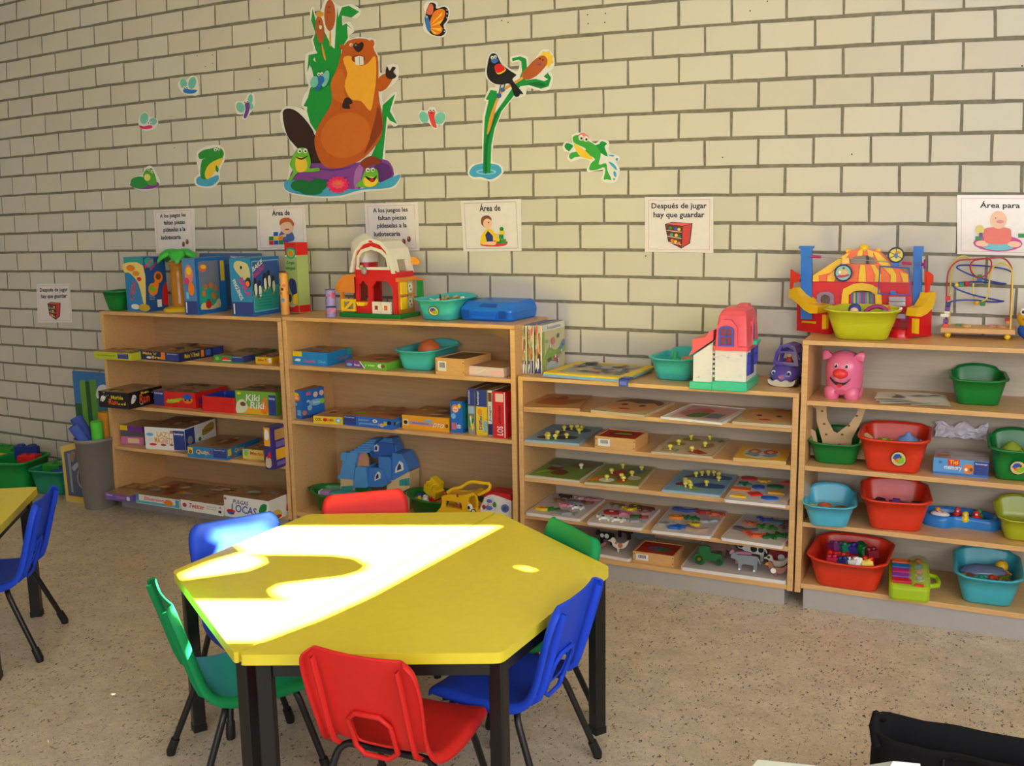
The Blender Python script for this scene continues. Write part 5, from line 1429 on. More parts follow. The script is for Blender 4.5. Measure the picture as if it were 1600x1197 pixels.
bd = Board('green meadow board with one white peg on the third puzzle shelf', (820.4, 742.3), (905, 751.3), (864.5, 713), z, .01, mat(206, 200, 170), [('s', [(.1, .6), (.4, .7), (.9, .66), (.95, .95), (.1, .95)], mat(110, 120, 80)), ('s', [(.18, .4), (.28, .66), (.44, .5), (.36, .36)], mat(130, 50, 40)), ('s', [(.36, .2), (.42, .4), (.62, .34), (.6, .16)], mat(110, 60, 36)), ('e', .3, .55, .1, .06, GREY), ('s', [(.1, .1), (.3, .28), (.2, .3)], LIME), ('s', [(.5, .62), (.7, .8), (.9, .76), (.7, .6)], mat(150, 90, 60))], topm=mat(120, 146, 62))
bd.knobs([(.74, .56)], mat(226, 214, 190), .011)
bd = Board('green farm board of seven yellow pegs on the third puzzle shelf', (913, 753.5), (998, 760.4), (939, 723.2), z, .01, mat(206, 190, 150), [('s', [(.3, .45), (.42, .75), (.6, .6), (.5, .4)], mat(190, 50, 40)), ('s', [(.5, .7), (.7, .85), (.75, .65)], mat(60, 140, 50)), ('s', [(.03, .1), (.2, .35), (.25, .15)], ORG), ('e', .8, .35, .12, .1, mat(210, 200, 190)), ('e', .62, .2, .1, .1, mat(200, 60, 50)), ('e', .35, .16, .14, .1, WHITE), ('e', .78, .72, .12, .12, mat(110, 120, 140)), ('s', [(.5, .3), (.6, .5), (.7, .4)], mat(90, 160, 50))], topm=mat(150, 160, 70))
bd.knobs([(.35, .18), (.66, .18), (.32, .5), (.72, .46), (.42, .82), (.8, .76), (.58, .3)])
bd = Board('light blue board with yellow pegs crowded on blue insect shapes, third puzzle shelf', (1034.2, 764.7), (1125, 774), (1068, 733.4), z, .01, mat(150, 184, 204), [('s', [(.24, .8), (.36, .9), (.9, .86), (.94, .7), (.6, .68), (.3, .66)], mat(60, 90, 150)), ('s', [(.4, .35), (.6, .46), (.92, .44), (.95, .28), (.6, .24)], mat(60, 90, 150)), ('s', [(.12, .32), (.26, .44), (.34, .36), (.2, .24)], mat(150, 40, 40)), ('s', [(.14, .66), (.26, .76), (.3, .66)], mat(150, 40, 40)), ('e', .5, .16, .12, .06, mat(150, 180, 60))], topm=mat(128, 176, 204))
bd.knobs([(.27, .38), (.3, .3), (.34, .2), (.4, .24), (.44, .16), (.36, .3), (.65, .36), (.34, .72), (.42, .8), (.52, .84), (.62, .86), (.71, .84), (.78, .62), (.72, .8)])
TRAYM = mat(232, 224, 222, rough=.3)
bd = Board('white board of bright flat shapes at the right of the third puzzle shelf', (1130.5, 780.4), (1228, 789.8), (1158, 743), z, .012, TRAYM, [], rad=.012, topm=mat(216, 208, 202))
GS = 'flat shapes on the white shape board'
SH_ = {'circle': ngon(0, 0, .016), 'oval': ngon(0, 0, .021, .014), 'star': [((.02 if i % 2 == 0 else .009) * math.cos(PI * i / 5), (.02 if i % 2 == 0 else .009) * math.sin(PI * i / 5)) for i in range(10)], 'square': [(-.014, -.014), (.014, -.014), (.014, .014), (-.014, .014)], 'bar': [(-.022, -.011), (.022, -.011), (.022, .011), (-.022, .011)],
       'flower': [((.017 if i % 2 == 0 else .011) * math.cos(PI * i / 6), (.017 if i % 2 == 0 else .011) * math.sin(PI * i / 6)) for i in range(12)], 'bolt': [(-.02, -.006), (-.004, .0), (-.008, .008), (.02, .012), (.012, .0), (.022, -.004), (.0, -.01)], 'triangle': [(-.02, -.012), (.02, -.012), (0, .016)]}
for x, y, sh, m, l in ((.18, .88, 'oval', mat(200, 36, 50), 'crimson circle'), (.45, .84, 'flower', mat(240, 190, 40), 'yellow flower'), (.84, .84, 'bolt', mat(226, 70, 40), 'orange red bolt'), (.16, .64, 'star', mat(20, 110, 80), 'dark green star'), (.68, .64, 'oval', mat(20, 120, 60), 'green oval at the right'), (.17, .42, 'bar', mat(240, 110, 30), 'orange bar'), (.42, .56, 'circle', mat(40, 90, 190), 'blue circle in the middle'), (.76, .42, 'triangle', mat(226, 170, 30), 'yellow triangle'), (.2, .17, 'triangle', mat(236, 190, 40), 'pale yellow triangle at the front'), (.44, .28, 'square', RED, 'red square'), (.7, .18, 'oval', mat(40, 100, 200), 'blue oval at the front')):
    item('shape_piece', '%s piece on the white shape board' % l, 'puzzle piece', bd.at(x, y), lambda b: b.prism([(px * 1.75, py * 1.75) for px, py in SH_[sh]], 0, .007, m), bd.rz + (.6 if sh == 'square' else 0), GS)

# animal silhouettes, nose to the left, roughly one unit long
SIL = {
    'quad': [(-.5, .12), (-.46, .26), (-.34, .34), (-.28, .24), (-.1, .26), (.3, .26), (.42, .22), (.52, .02), (.48, .0), (.42, .12), (.4, -.1), (.38, -.3), (.28, -.3), (.27, -.08), (.0, -.06), (-.12, -.1), (-.13, -.3), (-.23, -.3), (-.25, -.02), (-.34, .08)],
    'fish': [(-.5, 0), (-.3, .16), (-.05, .2), (0, .32), (.1, .17), (.32, .05), (.5, .2), (.46, 0), (.5, -.16), (.32, -.04), (.05, -.16), (-.05, -.26), (-.12, -.17), (-.32, -.13)],
    'lizard': [(-.5, .04), (-.4, .14), (-.26, .1), (-.24, .26), (-.14, .26), (-.12, .1), (.1, .1), (.14, .24), (.24, .22), (.22, .06), (.4, .0), (.5, -.16), (.34, -.1), (.2, -.06), (.22, -.24), (.12, -.24), (.08, -.08), (-.12, -.08), (-.16, -.24), (-.26, -.22), (-.26, -.06), (-.42, -.06)],
    'bird': [(-.5, .18), (-.36, .26), (-.3, .34), (-.16, .3), (-.1, .12), (.1, .1), (.3, .14), (.5, .3), (.4, .0), (.2, -.14), (.04, -.16), (.04, -.32), (-.04, -.32), (-.05, -.16), (-.24, -.06), (-.32, .14)],
    'long': [(-.5, .0), (-.42, .2), (-.2, .24), (-.05, .1), (.1, .05), (.3, .16), (.5, .26), (.46, .1), (.28, -.04), (.1, -.16), (-.1, -.14), (-.3, -.06)],
    'blob': [(-.45, .0), (-.34, .24), (-.1, .3), (.1, .24), (.32, .3), (.46, .06), (.36, -.16), (.1, -.26), (-.2, -.24), (-.4, -.16)],
    'tractor': [(-.5, -.1), (-.42, .06), (-.3, .1), (-.3, .34), (.05, .34), (.08, .14), (.4, .12), (.46, -.05), (.5, -.18), (.4, -.28), (.26, -.24), (.2, -.14), (-.08, -.14), (-.12, -.26), (-.26, -.32), (-.42, -.26)],
}


def critter(label, P, kind, size, m, rz, group, stand=False, spots=None, mirror=False, th=.011):
    size *= 1.34
    pts = sm([((-1 if mirror else 1) * x * size, y * size) for x, y in SIL[kind]], 2)

    def f(b):
        if stand:
            dz = -min(p[1] for p in pts)
            b.plate([(x, y + dz) for x, y in pts], -th / 2, th / 2, m)
            for sx, sy, sr, sm_ in (spots or ()):
                b.plate(ngon(sx * size, sy * size + dz, sr * size, None, 10), -th / 2 - .0008, -th / 2, sm_)
        else:
            b.prism(pts, 0, th, m)
            for sx, sy, sr, sm_ in (spots or ()):
                b.prism(ngon(sx * size, sy * size, sr * size, None, 10), th - .0005, th + .0008, sm_)
    return item('animal_piece', label, 'puzzle piece', P, f, rz, group)


z = Z3[3]
TR = []
for fl, fr, bk, lab in (((820.2, 801), (905.8, 811.3), (868.5, 770.2), 'white tray of farm animal pieces, leftmost of the fourth puzzle shelf'), ((915.8, 815.6), (1002, 825.6), (944.6, 784.6), 'white tray of animal pieces with a small red barn, second on its shelf'), ((1016.3, 828.4), (1110, 838.6), (1054, 790.2), 'white tray of sea animal pieces, third on its shelf'), ((1125, 840), (1222, 854), (1166, 803.2), 'white tray of reptile pieces, rightmost of the fourth puzzle shelf')):
    TR.append(Board(lab, fl, fr, bk, z, .013, TRAYM, [], name='puzzle_tray', cat='puzzle tray', group='white puzzle trays', rad=.014, topm=mat(206, 198, 192)))
WSP = [(-.1, .1, .1, BLACK), (.2, .12, .1, BLACK), (-.4, .24, .06, BLACK)]
N1 = 'the leftmost tray of the fourth shelf'
for x, y, k, s_, m, l, sp_ in ((.2, .2, 'blob', .055, mat(236, 200, 40), 'yellow lion', [(.0, .0, .16, ORG)]), (.42, .22, 'lizard', .07, mat(40, 130, 50), 'green crocodile', None), (.66, .14, 'fish', .085, mat(150, 150, 156), 'grey whale', None), (.5, .45, 'quad', .05, mat(236, 150, 180), 'pink pig', None), (.74, .42, 'quad', .058, WHITE, 'white cow with black spots', WSP), (.3, .62, 'quad', .05, mat(150, 100, 60), 'brown goat', None), (.3, .84, 'quad', .056, mat(60, 40, 36), 'dark brown horse', None), (.62, .82, 'quad', .06, mat(220, 170, 180), 'pale pink sheep', [(.1, .1, .1, WHITE)]), (.58, .64, 'blob', .055, mat(120, 120, 124), 'grey elephant', None), (.8, .66, 'bird', .05, mat(130, 80, 50), 'brown hen', None), (.84, .84, 'long', .055, mat(190, 130, 120), 'rosy snake', None)):
    critter('%s piece on %s' % (l, N1), TR[0].at(x, y), k, s_, m, TR[0].rz, 'animal pieces on the first white tray', spots=sp_)
N2 = 'the tray with the small red barn'
for x, y, k, s_, m, l, sp_ in ((.26, .5, 'blob', .062, mat(170, 30, 36), 'red barn shaped', [(.0, .0, .14, WHITE)]), (.5, .5, 'quad', .06, mat(226, 130, 160), 'pink pig', None), (.24, .22, 'quad', .062, WHITE, 'white dog with black ear', WSP[:1] + WSP[2:]), (.48, .2, 'quad', .06, WHITE, 'black spotted white cow', WSP), (.76, .24, 'fish', .07, mat(160, 160, 166), 'grey donkey', None), (.22, .84, 'quad', .056, mat(130, 110, 90), 'grey brown goat', None), (.48, .74, 'bird', .054, mat(230, 190, 40), 'yellow duckling', [(.0, .1, .08, BLACK)]), (.56, .88, 'blob', .05, mat(80, 70, 30), 'olive tortoise', [(.0, .0, .15, YEL)]), (.78, .84, 'quad', .06, mat(110, 50, 36), 'chestnut horse', None), (.78, .62, 'bird', .05, mat(170, 130, 120), 'rosy grey bird', None), (.72, .42, 'blob', .036, mat(60, 110, 50), 'green bush', None), (.86, .44, 'bird', .036, mat(150, 60, 60), 'maroon hen', None)):
    critter('%s piece on %s' % (l, N2), TR[1].at(x, y), k, s_, m, TR[1].rz, 'animal pieces on the second white tray', spots=sp_)
N3 = 'the third white tray of its shelf'
for x, y, k, s_, m, l, sp_ in ((.3, .82, 'long', .09, mat(50, 90, 170), 'big blue seahorse', None), (.58, .82, 'bird', .065, mat(190, 40, 50), 'red lobster', None), (.84, .78, 'quad', .07, mat(230, 110, 70), 'coral coloured crab', None), (.25, .52, 'blob', .055, mat(236, 140, 40), 'orange starfish', [(.0, .05, .12, YEL)]), (.5, .55, 'lizard', .068, mat(40, 110, 50), 'dark green turtle', None), (.18, .24, 'fish', .06, mat(150, 150, 150), 'grey ray', None), (.42, .18, 'fish', .08, mat(40, 100, 190), 'blue dolphin', None), (.62, .34, 'blob', .05, mat(206, 180, 40), 'yellow fish', [(-.1, .05, .08, BLACK), (.14, .05, .08, BLACK)]), (.72, .16, 'long', .075, mat(180, 140, 120), 'tan seal', None), (.82, .5, 'fish', .06, mat(170, 170, 176), 'pale grey shark', None)):
    critter('%s piece on %s' % (l, N3), TR[2].at(x, y), k, s_, m, TR[2].rz + (.5 if k == 'fish' else 0), 'animal pieces on the third white tray', spots=sp_)
N4 = 'the rightmost tray of the fourth shelf'
for x, y, k, s_, m, l, sp_ in ((.4, .84, 'bird', .055, mat(40, 80, 170), 'blue bird', None), (.64, .8, 'blob', .05, mat(90, 130, 150), 'blue grey frog', None), (.28, .62, 'lizard', .06, mat(200, 100, 60), 'orange brown gecko', [(.0, .0, .1, DARK)]), (.56, .56, 'lizard', .075, mat(50, 130, 50), 'bright green crocodile', [(.0, .0, .1, LIME)]), (.26, .36, 'long', .08, mat(110, 90, 90), 'grey brown snake', None), (.46, .22, 'bird', .075, mat(230, 90, 40), 'orange dinosaur', None), (.8, .3, 'lizard', .1, mat(30, 110, 46), 'large dark green dinosaur', None), (.88, .62, 'quad', .06, mat(120, 100, 90), 'grey iguana', None), (.84, .84, 'blob', .05, mat(110, 80, 60), 'brown tortoise', None)):
    critter('%s piece on %s' % (l, N4), TR[3].at(x, y), k, s_, m, TR[3].rz + (.9 if 'large' in l else 0), 'animal pieces on the fourth white tray', spots=sp_)
z = Z3[4]
b1 = Board('white tray of standing animals behind the green chair, bottom puzzle shelf', (866, 853.5), (983.6, 874.2), (914, 820), z, .013, TRAYM, [], name='puzzle_tray', cat='puzzle tray', group='white puzzle trays', rad=.014, topm=mat(200, 192, 186))
N5 = 'standing on the tray behind the green chair'
for x, y, k, s_, m, l, sp_, rz in ((.62, .78, 'quad', .085, mat(40, 36, 36), 'black horse', [(-.3, .2, .1, PINK)], -.3), (.86, .8, 'fish', .1, mat(110, 120, 130), 'grey dolphin', None, .1), (.52, .42, 'quad', .075, BLACK, 'black and white cow', [(.1, .1, .12, WHITE), (-.14, .1, .1, WHITE)], 0), (.78, .2, 'bird', .075, mat(226, 214, 200), 'white and tan dog', [(.1, .0, .12, mat(190, 120, 80)), (-.1, .1, .06, mat(190, 120, 80))], .2), (.5, .15, 'long', .08, mat(150, 110, 90), 'brown snake', None, 0)):
    critter('%s piece %s' % (l, N5), b1.at(x, y), k, s_, m, b1.rz + rz, 'standing animal pieces', True, sp_)
f = Fr((988.6, 877), (1053, 886), z)
wood_case('wooden case with a red lid and green oval picture, bottom puzzle shelf', f, f.h(988.6, 861), .17, (mat(140, 36, 28), [('r', .04, .04, .96, .96, mat(176, 46, 34)), ('e', .54, .45, .3, .2, mat(90, 90, 130)), ('s', [(.5, .3), (.6, .6), (.82, .5), (.76, .32)], mat(50, 120, 50))]))
b2 = Board('large white tray of standing animals at the right of the bottom puzzle shelf', (1062.4, 885.8), (1229, 908.5), (1100, 852.4), z, .014, TRAYM, [], name='puzzle_tray', cat='puzzle tray', group='white puzzle trays', rad=.016, topm=mat(200, 192, 188))
N6 = 'standing on the large bottom tray'
for x, y, k, s_, m, l, sp_, rz in ((.24, .2, 'tractor', .1, mat(20, 100, 40), 'green tractor', [(-.3, -.12, .14, mat(12, 60, 26)), (.36, -.14, .1, mat(12, 60, 26)), (-.3, -.12, .06, YEL)], .1), (.24, .55, 'quad', .095, mat(120, 90, 76), 'brown donkey', None, .3), (.16, .8, 'bird', .085, mat(100, 62, 44), 'brown bird', [(-.3, .26, .08, DARK)], 0), (.44, .8, 'long', .09, mat(150, 120, 110), 'rosy brown seal', None, 0), (.6, .62, 'quad', .095, WHITE, 'white cow with black head', [(-.4, .22, .1, BLACK), (.05, .12, .12, BLACK), (.3, .1, .1, BLACK)], .1), (.52, .42, 'quad', .075, mat(226, 140, 176), 'pink pig', None, .1), (.6, .16, 'quad', .095, mat(130, 140, 146), 'grey wolf', [(-.2, -.26, .04, WHITE), (.3, -.26, .04, WHITE)], .05), (.88, .6, 'blob', .1, mat(150, 40, 44), 'maroon barn', [(.0, .0, .12, WHITE)], 0), (.86, .34, 'bird', .08, mat(214, 200, 186), 'white goose', [(-.3, .24, .06, DARK)], .2), (.89, .1, 'bird', .075, mat(150, 100, 80), 'brown and white hen', [(-.1, -.05, .12, WHITE), (-.38, .22, .06, ORG)], 0)):
    critter('%s piece %s' % (l, N6), b2.at(x, y), k, s_, m, b2.rz + rz, 'standing animal pieces', True, sp_)

# stack of frame tray puzzles on the low unit
z = TOP[2]
GF = 'frame puzzles stacked on the low unit'
zz = z
for i, (lab, th, m, art) in enumerate((('pinkish frame puzzle at the bottom of the stack', .007, mat(216, 170, 180), []), ('light blue frame puzzle in the middle of the stack', .011, mat(120, 184, 222), []), ('yellow rimmed frame puzzle with a market scene, top of the stack', .008, mat(240, 206, 50), [('r', .12, .12, .9, .9, mat(160, 164, 160))] + blobs(26, [mat(190, 110, 100), mat(120, 110, 106), mat(170, 190, 170), mat(90, 100, 120), mat(200, 170, 130)], 77, .18, .18, .86, .84, .07)))):
    Board(lab, (847 + i * 1.2, 586.6 - i * 2.6), (971 + i * 1.4, 596 - i * 2.6), (889 + i, 564 - i * 2.4), zz, th, m, art, name='frame_puzzle', group=GF)
    zz += th + .0005
P = S(978, 594, zz)


def clip(b):
    m = mat(50, 70, 170)
    b.box((-.022, -.012, -.028), (.022, -.008, .006), m); b.box((-.022, -.012, .002), (.022, .05, .006), m); b.box((-.016, -.014, -.02), (.016, -.012, -.004), mat(90, 120, 210)); b.box((-.018, .0, .006), (.018, .04, .009), mat(70, 90, 190))


item('binder_clip', 'blue plastic clip on the corner of the frame puzzle stack', 'clip', P + V((-.005, -.006, .001)), clip, -.12, bev=.001)


# ------------------------------------------------------------------ bigger toys
def holed(b, outer, holes, y0, y1, m, edge=None):
    """plate in xz with openings, from y0 (front) to y1"""
    loops = [outer] + list(holes)
    allp = [p for l in loops for p in l]
    t = [tuple(a) for a in tessellate_polygon([[V((p[0], p[1], 0)) for p in l] for l in loops])]
    for y in (y0, y1):
        b.add([(p[0], y, p[1]) for p in allp], t, m)
    for l in loops:
        n = len(l)
        b.add([(p[0], y0, p[1]) for p in l] + [(p[0], y1, p[1]) for p in l], [(i, (i + 1) % n, n + (i + 1) % n, n + i) for i in range(n)], edge or m)
    return b


def vplane(P0, u, ox=0, oy=0, sc=1.0):
    """pixel (or crop) coordinates to (along u, height above P0) on the upright plane through P0"""
    u = V((u[0], u[1], 0)).normalized()
    nn = V((-u.y, u.x, 0))

    def g(x, y):
        d = ray(ox + x / sc, oy + y / sc)
        q = CAM + d * ((V(P0) - CAM).dot(nn) / d.dot(nn))
        return ((q - V(P0)).dot(u), q.z - P0[2])
    return g


def part(t, name, build, bev=0, fix=False, label=None):
    b = B()
    build(b)
    o = b.done(name, t, bev, fix=fix)
    if label:
        o['label'] = label
    return o


# ---- palm tree monkey toy
PT = S(277, 486, TOP[0]) + V((0, .035, 0))
t = thing('palm_tree_toy', 'see-through orange palm tree toy with green leaves on a yellow base', 'toy', tuple(PT))
AMB = mat(226, 150, 20, rough=.12, alpha=.72)
part(t, 'base', lambda b: b.lathe([(.1, 0), (.1, .01), (.085, .02), (.05, .026)], YEL, n=28))
part(t, 'trunk', lambda b: (b.lathe([(.05, .022), (.052, .06), (.047, .075), (.053, .11), (.047, .125), (.052, .16), (.046, .175), (.05, .21), (.045, .225), (.048, .26), (.04, .27)], AMB, n=24),))
part(t, 'crown_cap', lambda b: b.lathe([(.05, .258), (.056, .264), (.05, .275), (.01, .285)], mat(206, 140, 30), n=20))
for k in range(5):
    a = k * 1.256 + .4
    part(t, 'leaf', lambda b: b.loft([[(math.cos(a) * r - math.sin(a) * w_ * math.cos(q), math.sin(a) * r + math.cos(a) * w_ * math.cos(q), zz + hh * math.sin(q)) for q in [2 * PI * i / 10 for i in range(10)]] for r, w_, zz, hh in ((.0, .016, .29, .014), (.03, .042, .318, .022), (.06, .048, .326, .024), (.09, .04, .31, .02), (.112, .012, .282, .012))], mat(60, 196, 70, rough=.3)))
for i, (a, zz) in enumerate(((.2, .07), (1.5, .1), (2.6, .15), (3.9, .19), (5.0, .12), (5.6, .22), (3.2, .08))):
    item('toy_monkey', '%s little monkey inside the palm tree toy' % ('lowest brown', 'second', 'third', 'fourth', 'fifth', 'topmost', 'rearmost low')[i], 'toy', PT + V((.022 * math.cos(a), .022 * math.sin(a), zz)), lambda b: (b.ell((0, 0, 0), (.01, .009, .012), mat(180, 96, 24)), b.ell((0, 0, .015), .008, mat(196, 110, 30)), b.tube([(.008, 0, .004), (.018, 0, .012), (.014, 0, .024)], .003, mat(180, 96, 24), 6)), a, 'monkeys in the palm tree toy')


# ---- tins
def tin(label, P, r, h, cols, group=None):
    t = thing('tin_can', label, 'tin', tuple(P), 0, group)
    part(t, 'body', lambda b: b.lathe([(r, .002), (r, h - .003)], cols[0], n=24))
    part(t, 'rims', lambda b: (b.tube([(r * math.cos(a), r * math.sin(a), h - .003) for a in [2 * PI * k / 24 for k in range(24)]], .0018, cols[1], 6, True), b.lathe([(r - .001, h - .004), (r - .002, h - .004)], cols[1], n=24)))

    def wrap(b):
        q = random.Random(int(P[0] * 1000))
        for k in range(30):
            a0, zz, s_ = q.uniform(0, 2 * PI), q.uniform(.15, .85) * h, q.uniform(.006, .012)
            pts = [(a0 + s_ / r * math.cos(i * PI / 4), zz + s_ * math.sin(i * PI / 4)) for i in range(8)]
            b.add([((r + .0014) * math.cos(a), (r + .0014) * math.sin(a), max(.004, min(h - .004, z_))) for a, z_ in pts + [(a0, zz)]], [(i, (i + 1) % 8, 8) for i in range(8)], cols[2 + k % (len(cols) - 2)])
    part(t, 'printed_wrap', wrap)
    return t


P = S(442.5, 493, TOP[0]) + V((0, .02, .001))
hh = W(440, 426, P.y).z - TOP[0]
tin('slim orange printed tin standing at the joint of the two tall units', P, .023, hh, [mat(240, 170, 80), mat(200, 110, 70), mat(206, 90, 60), mat(110, 160, 200), mat(90, 60, 40), WHITE, mat(226, 120, 60)])
P = S(513.5, 496.5, TOP[1]) + V((0, .024, 0))
h1 = W(513, 478.5, P.y).z - TOP[1]
h2 = W(513, 452, P.y).z - TOP[1]
tin('lower lilac tin of the stack of two beside the barn', P, .026, h1, [mat(150, 140, 206), mat(60, 50, 130), mat(226, 90, 140), mat(226, 110, 110), mat(190, 180, 226)], 'stacked lilac tins')
tin('upper lilac tin of the stack of two beside the barn', P + V((0, 0, h1 + .0015)), .025, h2 - h1, [mat(156, 150, 214), mat(60, 50, 130), mat(226, 90, 140), mat(206, 80, 60), mat(120, 100, 190)], 'stacked lilac tins')

# ---- toy barn
f = Fr((530, 494.8), (625.4, 499), TOP[1])
w = f.w
d = min(f.depth_to(654.5, 493), .26)
k = w / 795
X = lambda x: (x - 75) * k
Z = lambda y: (1132 - y) * k * .872
t = thing('toy_barn', 'red toy barn with a white arched roof and silo on a green base', 'toy', tuple(f.P0), f.rz)
RW, OW = mat(216, 34, 34, rough=.3), mat(226, 136, 46, rough=.3)
CW = mat(238, 232, 218, rough=.25)
part(t, 'base', lambda b: b.box((0, 0, 0), (w, d, Z(1078)), mat(20, 140, 60, rough=.3)), .004)
door = [(X(x), Z(y)) for x, y in ((510, 1075), (505, 760), (560, 685), (700, 680), (765, 760), (770, 1075))]
win = [(X(x), Z(y)) for x, y in ((335, 930), (335, 740), (390, 680), (450, 750), (455, 930))]
arch = [(X(x), Z(y)) for x, y in ((335, 535), (348, 400), (400, 330), (520, 290), (640, 325), (715, 400), (742, 535))]
out = [(X(x), Z(y)) for x, y in ((292, 1075), (292, 590), (330, 330), (420, 230), (530, 200), (640, 228), (735, 330), (815, 590), (822, 1075))]
part(t, 'front_wall', lambda b: holed(b, out, [door, win, arch], .012, .026, RW), 0)
part(t, 'window_frame', lambda b: holed(b, [(X(x), Z(y)) for x, y in ((318, 548), (332, 390), (390, 308), (520, 268), (655, 308), (734, 390), (752, 548))], [[(X(x), Z(y)) for x, y in ((350, 520), (360, 405), (405, 345), (520, 308), (632, 342), (702, 405), (722, 512))]], .006, .014, CW))
ro = [(232, 585), (270, 440), (312, 320), (400, 215), (530, 172), (660, 212), (745, 300), (780, 430), (812, 592)]
ri = [(775, 590), (745, 440), (715, 335), (640, 250), (530, 212), (420, 250), (335, 335), (300, 440), (270, 585)]
part(t, 'roof', lambda b: (b.plate([(X(x), Z(y)) for x, y in ro] + [(X(x), Z(y)) for x, y in ri], .002, .05, CW), b.plate([(X(x), Z(y)) for x, y in ro[1:-1]] + [(X(x), Z(y)) for x, y in ri[1:-1]], .05, d - .05, CW), b.plate([(X(x), Z(y)) for x, y in ro] + [(X(x), Z(y)) for x, y in ri], d - .05, d - .01, CW)), .003)
part(t, 'rear_wall', lambda b: b.box((X(300), d - .03, Z(1076)), (X(400), d - .018, Z(560)), RW))
part(t, 'loft_floor', lambda b: b.box((X(295), .026, Z(600)), (X(815), d - .02, Z(575)), RW))


def bside(b):
    x0, x1 = X(805), X(822)
    b.box((x0, .026, Z(1076)), (x1, d - .02, Z(1040)), OW); b.box((x0, .026, Z(640)), (x1, d - .02, Z(600)), RW)
    b.box((x0, .026, Z(1040)), (x1, .05, Z(640)), OW); b.box((x0, d - .045, Z(1040)), (x1, d - .02, Z(640)), OW); b.box((x0, d * .5, Z(1040)), (x1, d * .55, Z(640)), OW); b.box((x0, .05, Z(860)), (x1, d - .045, Z(835)), OW)


part(t, 'side_wall', bside)
for zz in (845, 1030):
    part(t, 'shutter', lambda b: b.box((X(822), d * .2, Z(zz)), (X(840), d * .5, Z(zz - 150)), YEL), .003)
    part(t, 'animal_print', lambda b: b.art((X(823), d * .56, Z(zz)), (0, d * .26, 0), (0, 0, 130 * k), [('r', 0, 0, 1, 1, mat(206, 190, 150)), ('e', .5, .45, .4, .4, WHITE), ('e', .4, .6, .12, .1, BROWN), ('e', .6, .3, .14, .1, mat(226, 120, 60))]))
part(t, 'eave', lambda b: b.side([(.01, Z(690)), (.01, Z(640)), (d - .01, Z(640)), (d - .01, Z(690))], X(815), X(850), OW), .002)
part(t, 'silo', lambda b: (b.lathe([(.052 * w / .3, Z(590)), (.052 * w / .3, Z(465))], RW, (X(238), d * .72, 0), 22), b.lathe([(.056 * w / .3, Z(470)), (.056 * w / .3, Z(230)), (.036 * w / .3, Z(165)), (.016 * w / .3, Z(128)), (.003, Z(118))], CW, (X(238), d * .72, 0), 24)))
part(t, 'lean_to_roof', lambda b: b.plate([(X(52), Z(800)), (X(60), Z(735)), (X(150), Z(625)), (X(295), Z(600)), (X(295), Z(640)), (X(165), Z(665)), (X(100), Z(760)), (X(100), Z(810)), (X(296), Z(835)), (X(296), Z(820)), (X(110), Z(800))][:6] + [(X(75), Z(800))], -.006, d * .55, OW), .002)
part(t, 'lean_to_eave', lambda b: b.plate([(X(55), Z(815)), (X(55), Z(740)), (X(140), Z(640)), (X(298), Z(615)), (X(298), Z(835))], -.004, .0, OW))
part(t, 'lean_to_post', lambda b: b.box((X(95), .004, Z(1076)), (X(130), .02, Z(810)), OW))
part(t, 'stall_back', lambda b: b.box((X(130), d * .5, Z(1076)), (X(296), d * .54, Z(650)), mat(150, 60, 50)))
part(t, 'gate', lambda b: (holed(b, [(X(115), Z(1058)), (X(300), Z(1058)), (X(300), Z(910)), (X(115), Z(910))], [[(X(x), Z(y)) for x, y in ((150, 1030), (150, 938), (235, 938))], [(X(x), Z(y)) for x, y in ((190, 1030), (275, 1030), (275, 950))]], -.004, .006, YEL)))
for x0, x1, c in ((520, 632, mat(60, 90, 60)), (640, 755, ORG)):
    part(t, 'door', lambda b: (b.box((X(x0), -.002, Z(1076)), (X(x1), .01, Z(930)), CW), b.art((X(x0), -.002, Z(1076)), (X(x1) - X(x0), 0, 0), (0, 0, 127 * k), [('r', .3, .32, .66, .68, RED), ('r', .36, .38, .6, .62, c)])), .0)
part(t, 'feed_trough', lambda b: b.plate([(X(322), Z(938)), (X(455), Z(938)), (X(430), Z(985)), (X(350), Z(985))], -.014, .012, YEL), .002)
part(t, 'bell', lambda b: (b.ell((X(430), .0, Z(560)), (.017, .012, .02), GREY), b.ell((X(400), -.002, Z(515)), (.012, .01, .01), mat(190, 180, 120))))
part(t, 'weather_panel', lambda b: (b.box((X(862), d * .86, Z(900)), (X(940), d * .9, Z(690)), GREEN), b.box((X(850), d * .8, Z(690)), (X(950), d * .95, Z(670)), OW)), .002)
part(t, 'flag', lambda b: b.plate([(X(790), Z(500)), (X(800), Z(410)), (X(860), Z(420)), (X(900), Z(470)), (X(880), Z(505))], d * .9, d * .94, mat(240, 160, 40)))
part(t, 'emblem', lambda b: b.art((X(500), .0018, Z(228)), (50 * k, 0, 0), (0, 0, 28 * k), [('s', [(0, .5), (.15, .9), (.85, .9), (1, .5), (.7, .4), (.3, .4)], RED), ('r', .1, .05, .9, .25, mat(190, 150, 120))]))

# ---- blue carrying case
f = Fr((717.5, 500.5), (800, 503.8), TOP[1])
w, d = f.w, .29
h = .09
t = thing('tool_case', 'bright blue plastic carrying case lying at the right end of the barn shelf', 'case', tuple(f.P0), f.rz)
CBL = mat(24, 122, 232, rough=.35)
CBD = mat(14, 84, 176, rough=.4)


def shell(z0, z1, i0, i1, z2, i2):
    R = lambda z, i: [(x, y, z) for x, y in rrect(i, i, w - i, d - i, .022)]
    return lambda b: b.loft([R(z0, i0), R(z1, i1), R(z2, i2)], CBL, smooth=False)


